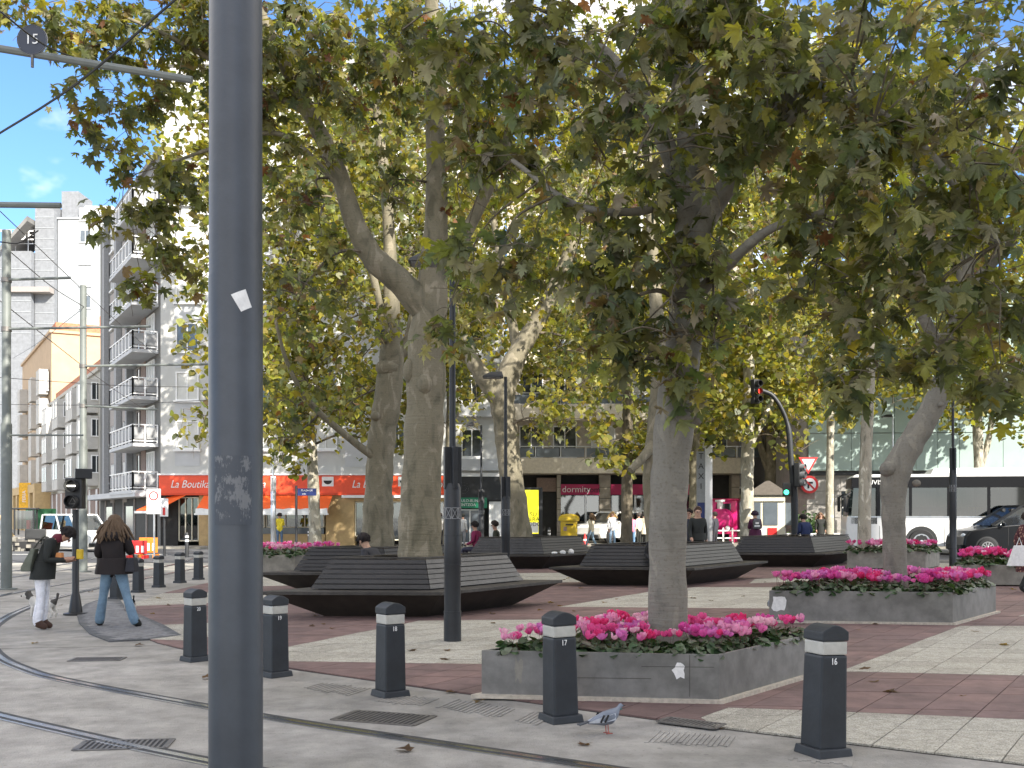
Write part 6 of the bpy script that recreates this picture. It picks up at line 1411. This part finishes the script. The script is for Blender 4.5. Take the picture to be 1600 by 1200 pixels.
def finish_people():
    dg = bpy.context.evaluated_depsgraph_get()
    for o, t, J, E, M, coat in SKIN:
        me = bpy.data.meshes.new_from_object(o.evaluated_get(dg)); me.name = 'body'
        order = ['t', 'b', 's', 'f']; me.materials.clear()
        for k in order: me.materials.append(MATS[M[k]])
        n = len(me.polygons); c = np.zeros(n*3); me.polygons.foreach_get('center', c); c = c.reshape(-1, 3); best = np.full(n, 1e9); idx = np.zeros(n, np.int32)
        for a, b_, k in E:
            A, B = np.array(J[a]), np.array(J[b_]); d = B-A; L = max(1e-9, d @ d); tt = np.clip(((c-A) @ d)/L, 0, 1); dist = np.linalg.norm(c-A-tt[:, None]*d, axis=1)
            if k == 't' and a in ('pel', 'spine'): dist = dist-.07
            if k == 'b' and a == 'pel': dist = dist+.0
            m = dist < best; best[m] = dist[m]; idx[m] = order.index(k)
        me.polygons.foreach_set('material_index', idx); me.polygons.foreach_set('use_smooth', np.ones(n, bool)); me.update()
        link('body', me, t); bpy.data.objects.remove(o)
SIT = {'pel': (0, 0, .52), 'spine': (0, .01, .70), 'chest': (0, .03, .90), 'neck': (0, .05, 1.05), 'jaw': (0, .075, 1.13), 'head': (0, .085, 1.21), 'crown': (0, .08, 1.27), 'shL': (-.165, .03, .99), 'shR': (.165, .03, .99), 'elL': (-.22, .02, .74), 'elR': (.22, .02, .74), 'wrL': (-.15, .24, .66), 'wrR': (.15, .24, .66), 'haL': (-.12, .30, .64), 'haR': (.12, .30, .64),
       'hipL': (-.09, .03, .51), 'hipR': (.09, .03, .51), 'knL': (-.11, .44, .50), 'knR': (.11, .44, .50), 'anL': (-.11, .43, .09), 'anR': (.11, .43, .09), 'toL': (-.11, .58, .03), 'toR': (.11, .58, .03)}
WALK = {'knL': (-.09, .14, .51), 'anL': (-.09, .25, .10), 'toL': (-.10, .40, .06), 'knR': (.09, -.02, .50), 'anR': (.09, -.26, .12), 'toR': (.09, -.12, .03), 'elL': (-.23, -.10, 1.13), 'wrL': (-.24, -.06, .90), 'haL': (-.24, -.03, .82), 'elR': (.23, .06, 1.12), 'wrR': (.22, .20, .94), 'haR': (.21, .25, .88)}
PHONE = {'elL': (-.21, .06, 1.12), 'wrL': (-.10, .25, 1.16), 'haL': (-.04, .30, 1.18), 'elR': (.21, .06, 1.12), 'wrR': (.10, .25, 1.16), 'haR': (.04, .30, 1.18), 'jaw': (0, .04, 1.53), 'head': (0, .055, 1.60), 'crown': (0, .06, 1.66)}
def lean(P, k, sit=False):
    """bend the upper body forward by k metres at the head"""
    base = {'spine': (0, 0, 1.12), 'chest': (0, 0, 1.30), 'neck': (0, 0, 1.45), 'jaw': (0, .02, 1.53), 'head': (0, .03, 1.60), 'crown': (0, .03, 1.66), 'shL': (-.165, 0, 1.385), 'shR': (.165, 0, 1.385)} if not sit else {a: SIT[a] for a in ('spine', 'chest', 'neck', 'jaw', 'head', 'crown', 'shL', 'shR')}
    z0 = .95 if not sit else .5; out = dict(P)
    for a, v in base.items():
        f = (v[2]-z0)/(.7 if not sit else .75); out[a] = (v[0], v[1]+k*f*(.6+.4*f), v[2]-.28*k*f*f)
    return out
a180 = math.pi
# the two women at the crossing
g = at(66, 984)
pose = lean({'knL': (-.07, .02, .50), 'knR': (.07, .0, .50), 'anL': (-.075, -.03, .10), 'anR': (.075, -.06, .10), 'toL': (-.085, .13, .03), 'toR': (.08, .10, .03), 'elL': (-.21, .10, 1.08), 'elR': (.21, .12, 1.08), 'wrL': (-.10, .36, 1.06), 'wrR': (.10, .36, 1.08), 'haL': (-.05, .43, 1.08), 'haR': (.05, .43, 1.10)}, .30)
pose['jaw'] = (0, .30, 1.42); pose['head'] = (0, .36, 1.46); pose['crown'] = (0, .41, 1.49); pose['neck'] = (0, .22, 1.38)
w1 = person('person in white flared trousers and dark jacket bending over a phone', (g.x, g.y, .006), -1.45, pose, 1.56, (.016, .018, .016), (.72, .72, .76), (.06, .03, .02), (.40, .22, .15), (.010, .006, .006), 0, 1.08, coat=.17, flare=.035)
b = MB(); rings = []
for i, (r, z) in enumerate(((.085, -.05), (.10, -.02), (.10, .03), (.085, .07), (.06, .085))): rings.append([(r*math.cos(j*.5236), .235+.0+r*math.sin(j*.5236)+z*.3, 1.40+z) for j in range(12)])
b.loft(rings, 0, True, True); b.build('scarf', cm((.11, .012, .025)), w1)
sb_ = thing('shoulder_bag', 'grey green shoulder bag behind the person in white trousers', 'bag', (g.x-.09, g.y-.10, .0)); MB().loft([[(x*.07-.06, y*.10, z) for x, y in ((-1, -1), (1, -1), (1, 1), (-1, 1))] for z in (.84, .9)]+[[(x*.03+.03, y*.07, 1.16) for x, y in ((-1, -1), (1, -1), (1, 1), (-1, 1))]]).build('body', cm((.12, .13, .10)), sb_, None, .015); MB().tube([(.0, 0, 1.15), (.1, .05, 1.3), (.16, .05, 1.34)], .012, 6).build('strap', cm((.05, .05, .04)), sb_)
ph = thing('paper_bag', 'orange paper bag held by the person in white trousers', 'bag', (g.x+.26, g.y-.04, .97)); MB().loft([[(x*.05, y*.05, 0) for x, y in ((-1, -1), (1, -1), (1, 1), (-1, 1))], [(x*.035+.01, y*.04, .13) for x, y in ((-1, -1), (1, -1), (1, 1), (-1, 1))]]).build('bag_body', cm((.62, .26, .09)), ph)
g = at(178, 982)
pose = {'pel': (0, 0, .95), 'knL': (-.17, .06, .50), 'anL': (-.25, .14, .10), 'toL': (-.27, .28, .035), 'knR': (.19, -.02, .50), 'anR': (.32, -.06, .10), 'toR': (.38, .07, .04), 'elL': (-.25, .03, 1.12), 'wrL': (-.17, .20, 1.05), 'haL': (-.12, .27, 1.06), 'elR': (.25, .03, 1.14), 'wrR': (.20, .22, 1.22), 'haR': (.18, .28, 1.28), 'jaw': (0, .04, 1.52), 'head': (0, .055, 1.59), 'crown': (0, .05, 1.65)}
w2 = person('woman in black quilted jacket and blue jeans with windblown long hair', (g.x, g.y, .006), .12, pose, 1.60, (.0045, .005, .007), (.14, .22, .30), (.02, .02, .02), (.40, .24, .17), (.095, .06, .034), .8, 1.38, coat=.12, flare=.03)
b = MB()
for z in (1.0, 1.1, 1.2, 1.3): b.lathe([(.2, z-.015), (.21, z), (.2, z+.015)], (0, 0, 0), 18)
b = MB(); rings = [[(r*1.15*math.cos(j*.5236), r*.9*math.sin(j*.5236)-.05, z) for j in range(12)] for r, z in ((.13, 1.36), (.155, 1.41), (.14, 1.47), (.10, 1.5))]; b.loft(rings, 0, True, True); b.build('hood', cm((.006, .006, .008)), w2)
hb = thing('handbag', 'black handbag at the side of the woman in jeans', 'bag', (g.x+.27, g.y-.02, .82)); MB().loft([[(x*.07, y*.12, 0) for x, y in ((-1, -1), (1, -1), (1, 1), (-1, 1))], [(x*.05, y*.09, .2) for x, y in ((-1, -1), (1, -1), (1, 1), (-1, 1))]]).build('body', cm((.02, .02, .026)), hb, None, .02); MB().tube([(0, .08, .19), (-.02, .04, .42), (-.06, 0, .55)], .01, 6).build('strap', cm((.02, .02, .02)), hb)
for x, dx in ((-.25*1.6/1.7, .14), (.32*1.6/1.7, -.06)): pass
# people farther off
def gp(px, d): return ((px-800)*d/F, d, .0)
person('person in yellow top and jeans by the orange awning shop', gp(437, 52), .3, PHONE, 1.66, (.78, .62, .04), (.10, .16, .26), hair=(.02, .012, .01))
e = Vector(BP1[3]); a_ = Vector(BP1[0]); q = a_+(e-a_)*.72
person('person with short black hair and grey hood slumped on the front bench', (q.x+.10, q.y, 0), 1.05, lean(SIT, .22, True), 1.72, (.025, .025, .03), (.03, .04, .06), skin=(.42, .26, .18), hair=(.006, .006, .006), bulk=1.1)
e = Vector(BP3[3]); a_ = Vector(BP3[0]); q = a_+(e-a_)*.40
person('person in maroon jacket seated on the bench round the forking tree', (q.x+.1, q.y, .06), 1.1, SIT, 1.72, (.16, .008, .05), (.03, .03, .05), hair=(.01, .008, .008), bulk=1.1)
q = a_+(e-a_)*.62
person('person in dark olive jacket with tied hair seated by the maroon jacket', (q.x+.25, q.y, .06), 1.4, SIT, 1.74, (.03, .034, .022), (.03, .03, .04), hair=(.02, .013, .01), bulk=1.0)
person('person in white shirt and black trousers between trunk and lamp', gp(687, 52), .4, WALK, 1.66, (.65, .63, .6), (.01, .01, .012), hair=(.03, .015, .01))
person('person in white top with dark bag by the optician door', gp(723, 53), -.5, {}, 1.62, (.6, .6, .6), (.25, .25, .27), hair=(.02, .015, .012))
person('person in cream jacket and light jeans beside the mailbox', gp(924, 51), .9, WALK, 1.64, (.62, .55, .40), (.22, .32, .42), hair=(.10, .06, .03), hairlong=.6)
person('blonde person in white jacket and jeans in front of the white car', gp(957, 52), a180, {}, 1.72, (.66, .66, .68), (.18, .27, .38), hair=(.42, .28, .12), hairlong=.8)
person('person in pink top and blue jeans by the slim dark trunk', gp(988, 52), .4, PHONE, 1.6, (.68, .22, .32), (.12, .22, .36), hair=(.05, .03, .02))
person('person in cream jacket and black trousers beside the pink top', gp(998, 52.4), .8, {}, 1.66, (.64, .58, .46), (.012, .012, .014), hair=(.05, .04, .035))
person('dark-haired person in cream coat behind the pale trunk', gp(1006, 53), -.6, {}, 1.68, (.60, .54, .42), (.02, .02, .02), hair=(.012, .01, .01), coat=.3)
person('balding man in black sweater walking behind the middle bench', gp(1090, 28.6), a180+.1, WALK, 1.80, (.012, .012, .014), (.02, .02, .025), skin=(.46, .28, .20), hair=(.20, .15, .12), bulk=1.2, coat=.06, bald=True)
person('person in navy jacket behind the balding man', gp(1076, 31.5), a180-.3, WALK, 1.76, (.015, .02, .04), (.03, .05, .09), hair=(.015, .012, .01), bulk=1.1)
person('dark-clothed person standing behind the taxi sign pillar', gp(1117, 47), .8, {}, 1.7, (.03, .03, .032), (.02, .02, .03))
pb_ = person('person in purple hooded coat with a grey backpack by the kiosk', gp(1180, 38), .0, PHONE, 1.72, (.075, .012, .045), (.012, .012, .014), hair=(.03, .012, .03), bulk=1.2, coat=.18)
bk = thing('backpack', 'grey and white backpack on the purple coat', 'backpack', (gp(1180, 38)[0], 38-.24, 1.12)); MB().loft([[(x*.13, y*.07, z) for x, y in ((-1, -1), (1, -1), (1, 1), (-1, 1))] for z in (0, .25)]+[[(x*.09, y*.05, .36) for x, y in ((-1, -1), (1, -1), (1, 1), (-1, 1))]]).build('body', cm((.10, .10, .11)), bk, None, .03); MB().box((0, -.075, .1), (.2, .012, .05)).build('stripe', 'white_paint', bk); MB().box((0, -.08, .2), (.12, .012, .07)).build('pocket', 'paper', bk)
person('person in open dark coat standing before the museum wall', gp(1282, 50), a180, {}, 1.66, (.014, .014, .014), (.05, .06, .09), hair=(.2, .12, .07), hairlong=.5, coat=.25)
e = Vector(BP5[3]); d_ = Vector(BP5[2]); q = e+(d_-e)*.42
person('person in navy blue jacket seated with back turned on the far bench', (q.x-.4, q.y-.32, .30), .25, lean(SIT, .1, True), 1.72, (.012, .022, .075), (.02, .02, .03), hair=(.008, .008, .008), bulk=1.3)
q = Vector(BP4[0])+(Vector(BP4[1])-Vector(BP4[0]))*.73
person('person in black seated on the middle bench, mostly hidden by the near trunk', (q.x+.06, q.y+.30, .0), a180, SIT, 1.68, (.01, .01, .011), (.015, .015, .018), hair=(.02, .014, .01))
pc = person('person in maroon patterned coat carrying a grey bag by the concrete planter', gp(1606, 22), -1.3, WALK, 1.66, (.10, .04, .035), (.02, .02, .02), hair=(.03, .02, .015), bulk=1.25, coat=.5)
m = MATS['cloth_%02d%02d%02d' % (9, 3, 3)] if 'cloth_090303' in MATS else None
vz = bpy.data.materials.new('patterned_cloth'); vz.use_nodes = True; N = vz.node_tree.nodes; Lk = vz.node_tree.links; vo = N.new('ShaderNodeTexVoronoi'); vo.inputs['Scale'].default_value = 16; tc = N.new('ShaderNodeTexCoord'); Lk.new(tc.outputs['Object'], vo.inputs['Vector']); rr = N.new('ShaderNodeValToRGB'); rr.color_ramp.elements[0].color = (.42, .24, .17, 1); rr.color_ramp.elements[1].color = (.075, .02, .025, 1); rr.color_ramp.elements[0].position = .18; rr.color_ramp.elements[1].position = .4; Lk.new(vo.outputs['Distance'], rr.inputs['Fac']); Lk.new(rr.outputs['Color'], N['Principled BSDF'].inputs['Base Color']); N['Principled BSDF'].inputs['Roughness'].default_value = .9
MATS['patterned'] = vz
for i, (o, t, J, E, M, c) in enumerate(SKIN):
    if t is pc: M['t'] = 'patterned'
for ch in pc.children:
    if ch.name.startswith('coat_hem'): ch.data.materials[0] = vz
tb_ = thing('tote_bag', 'pale grey tote bag carried beside the patterned coat', 'bag', (gp(1589, 21.8)[0], 21.7, .58)); MB().loft([[(x*.17-.06, y*.08, 0) for x, y in ((-1, -1), (1, -1), (1, 1), (-1, 1))], [(x*.09, y*.06, .42) for x, y in ((-1, -1), (1, -1), (1, 1), (-1, 1))]]).build('body', 'paper', tb_, None, .01); MB().tube([(-.06, 0, .41), (0, 0, .58), (.06, 0, .41)], .01, 6).build('handle', 'paper', tb_)
finish_people()

# ================================================================== dogs, pigeons, litter
def dog(label, loc, rz, body, dark, s=1.0):
    t = thing('dog', label, 'dog', loc, rz); t.scale = (s, s, s)
    J = {'hip': (-.19, 0, .30), 'mid': (0, 0, .28), 'chest': (.17, 0, .29), 'neck': (.26, 0, .38), 'head': (.33, 0, .45), 'muz': (.43, 0, .42), 'earL': (.30, -.05, .53), 'earR': (.30, .05, .53), 'tail': (-.28, 0, .38), 'tail2': (-.30, 0, .50),
         'fLk': (.18, -.07, .17), 'fLp': (.18, -.07, .02), 'fRk': (.19, .07, .17), 'fRp': (.21, .07, .02), 'hLs': (-.15, -.08, .20), 'hLk': (-.23, -.08, .13), 'hLp': (-.20, -.08, .02), 'hRs': (-.15, .08, .20), 'hRk': (-.23, .08, .13), 'hRp': (-.19, .08, .02)}
    E = [('hip', 'mid', 't'), ('mid', 'chest', 't'), ('chest', 'neck', 't'), ('neck', 'head', 'b'), ('head', 'muz', 't'), ('head', 'earL', 'b'), ('head', 'earR', 'b'), ('hip', 'tail', 'b'), ('tail', 'tail2', 'b')]
    for q in 'LR': E += [('chest', 'f%sk' % q, 't'), ('f%sk' % q, 'f%sp' % q, 't'), ('hip', 'h%ss' % q, 't'), ('h%ss' % q, 'h%sk' % q, 't'), ('h%sk' % q, 'h%sp' % q, 't')]
    R = {'hip': .075, 'mid': .075, 'chest': .095, 'neck': .06, 'head': .06, 'muz': .028, 'earL': .018, 'earR': .018, 'tail': .022, 'tail2': .03}
    for q in 'LR': R.update({'f%sk' % q: .03, 'f%sp' % q: .025, 'h%ss' % q: .05, 'h%sk' % q: .026, 'h%sp' % q: .025})
    names = list(J); ix = {k: i for i, k in enumerate(names)}; me = bpy.data.meshes.new('body'); me.from_pydata([J[k] for k in names], [(ix[a], ix[b]) for a, b, c in E], [])
    o = bpy.data.objects.new('body_skeleton', me); COL.objects.link(o); o.modifiers.new('Skin', 'SKIN'); sv = o.data.skin_vertices[0].data
    for k in names: sv[ix[k]].radius = (R[k], R[k])
    sv[0].use_root = True; o.modifiers.new('Sub', 'SUBSURF').levels = 2
    SKIN.append((o, t, J, E, dict(t=cm(body), b=cm(dark), s=cm(body), f=cm(dark)), 0)); MB().ball((.46, 0, .425), .015, 8, 6).build('nose', 'dark', t); return t
SKIN.clear()
p = at(68, 967); dog('white dog with dark raised tail standing behind the white trousers', (p.x, p.y, .006), 3.0, (.50, .48, .44), (.06, .055, .05), .82)
p = at(203, 957); dog('small black and white dog behind the woman in jeans', (p.x, p.y, .024), 2.3, (.40, .37, .34), (.015, .014, .014), .55)
finish_people()
def pigeon(label, loc, rz, s=1.0):
    t = thing('pigeon', label, 'bird', loc, rz); t.scale = (s, s, s*.9); b = MB(); prof = [(-.15, .012, .10), (-.09, .035, .115), (-.03, .058, .125), (.04, .062, .14), (.08, .045, .165), (.095, .028, .195), (.105, .024, .215), (.118, .020, .225), (.135, .006, .222)]
    rings = [[(x, r*math.cos(a)*.95, z+r*math.sin(a)) for a in [k*.6283 for k in range(10)]] for x, r, z in prof]; b.loft(rings, 0, True, True); b.build('body', cm((.17, .19, .23)), t)
    for sy in (-1, 1):
        b = MB(); b.loft([[(-.17, sy*.012, .098), (-.17, sy*.02, .103)], [(-.06, sy*.045, .10), (-.06, sy*.05, .15)], [(.05, sy*.06, .12), (.05, sy*.05, .175)]], closed=False, cap=False); b.build('wing', cm((.42, .44, .48)), t)
        for x in (-.075, -.04): MB().bar((x, sy*.058, .105), (x+.03, sy*.055, .165), .014, .006, up=(0, 1, 0)).build('wing_bar', 'dark', t)
        MB().tube([(.0, sy*.02, .08), (.005, sy*.022, .0)], .004, 5).build('leg', cm((.35, .10, .08)), t); MB().bar((-.015, sy*.022, .004), (.035, sy*.026, .004), .012, .005).build('foot', cm((.35, .10, .08)), t)
    MB().lathe([(.028, .195), (.024, .205)], (.1, 0, 0), 10).build('neck_band', cm((.06, .12, .11)), t); MB().lathe([(.006, 0), (.001, .022)], (.135, 0, .222), 6, 0, 'x').build('beak', 'dark', t); MB().loft([[(-.15, -.02, .105), (-.15, .02, .105), (-.15, .02, .115), (-.15, -.02, .115)], [(-.23, -.03, .085), (-.23, .03, .085), (-.23, .03, .092), (-.23, -.03, .092)]]).build('tail', cm((.05, .055, .065)), t)
    return t
p = at(948, 1147); pigeon('grey pigeon walking on the concrete near the drain grate', (p.x, p.y, .005), .35, 1.0)
p = pt(1242, 897, 16.2); pigeon('small dark pigeon behind the flowers of the second planter', (p.x, 17.7, .02), 1.4, 1.0)
p = at(1478, 885); pigeon('pigeon standing on the pale strip near the far street lamp', (p.x-2.0, p.y, .024), .2, 1.0)
for k, (px, l) in enumerate(((853, 'crumpled white paper on the seat of the bench round the forking tree'), (877, 'white paper scrap on the bench seat beside another scrap'), (892, 'upright white paper cup lying on the bench seat'))):
    q = Vector(BP3[1])+(Vector(BP3[2])-Vector(BP3[1]))*(.12+.13*k); o = MB().ball((0, 0, .04), .09, 7, 4, 0, (1.1, .8, .5+.3*k)).build('paper_scrap', 'paper'); o.location = (q.x-.12, q.y+.16, .45); tag(o, l, 'litter')
o = MB().ball((0, 0, 0), .05, 8, 6, 0, (1.1, .8, .8)).build('paper_scrap', 'paper'); q = Vector(BP5[1]); o.location = (q.x-.25, q.y+.60, .985); tag(o, 'white scrap on the top rail of the far bench', 'litter')
# fallen plane leaves
rn = random.Random(4); FLV = []
for k, c in enumerate(((.13, .07, .035), (.17, .10, .045), (.10, .06, .035), (.20, .13, .055))): 
    T = LEAF_LO.copy(); T[:, 2] = np.abs(T[:, 0])*.25+.05*np.sin(T[:, 1]*5)+.02; FLV.append(tri_mesh('fallen_leaf', T, TRI_LO, np.tile(np.array(c), (len(T), 1)), 'leaf'))
spots = [(1160, 932), (1110, 942), (965, 938), (945, 945), (880, 948), (838, 955), (858, 942), (770, 976), (700, 1035), (620, 985), (480, 980), (440, 962), (508, 978), (1340, 985), (1370, 978), (1010, 958), (1080, 935), (640, 1020), (300, 947), (250, 938), (270, 946), (290, 935), (330, 950), (318, 932), (235, 960), (520, 985), (1365, 1070), (1378, 1082), (820, 985), (1200, 910), (1150, 905), (905, 920), (990, 918), (930, 915), (1240, 915), (700, 1085), (60, 1005), (95, 945), (215, 1010), (140, 925), (1560, 1010), (1500, 1090), (1130, 1142), (905, 1165), (640, 1175)]
for _ in range(45):
    u_ = rn.random(); spots.append((rn.uniform(420, 1580), 905+75*u_*u_) if rn.random() < .7 else (rn.uniform(200, 1580), rn.uniform(985, 1110)))
for i, (x, y) in enumerate(spots):
    p = at(x+rn.uniform(-4, 4), y+rn.uniform(-2, 2)); o = link('fallen_leaf', rn.choice(FLV), None, (p.x, p.y, .012 if x < 330 or y > 1080 else .022)); s = rn.uniform(.08, .15); o.scale = (s, s, s); o.rotation_euler = (rn.uniform(-.2, .2), rn.uniform(-.2, .2), rn.uniform(0, 6.28))
    tag(o, 'dry brown fallen plane leaf lying on the paving', 'leaf', 'fallen leaves on the paving')
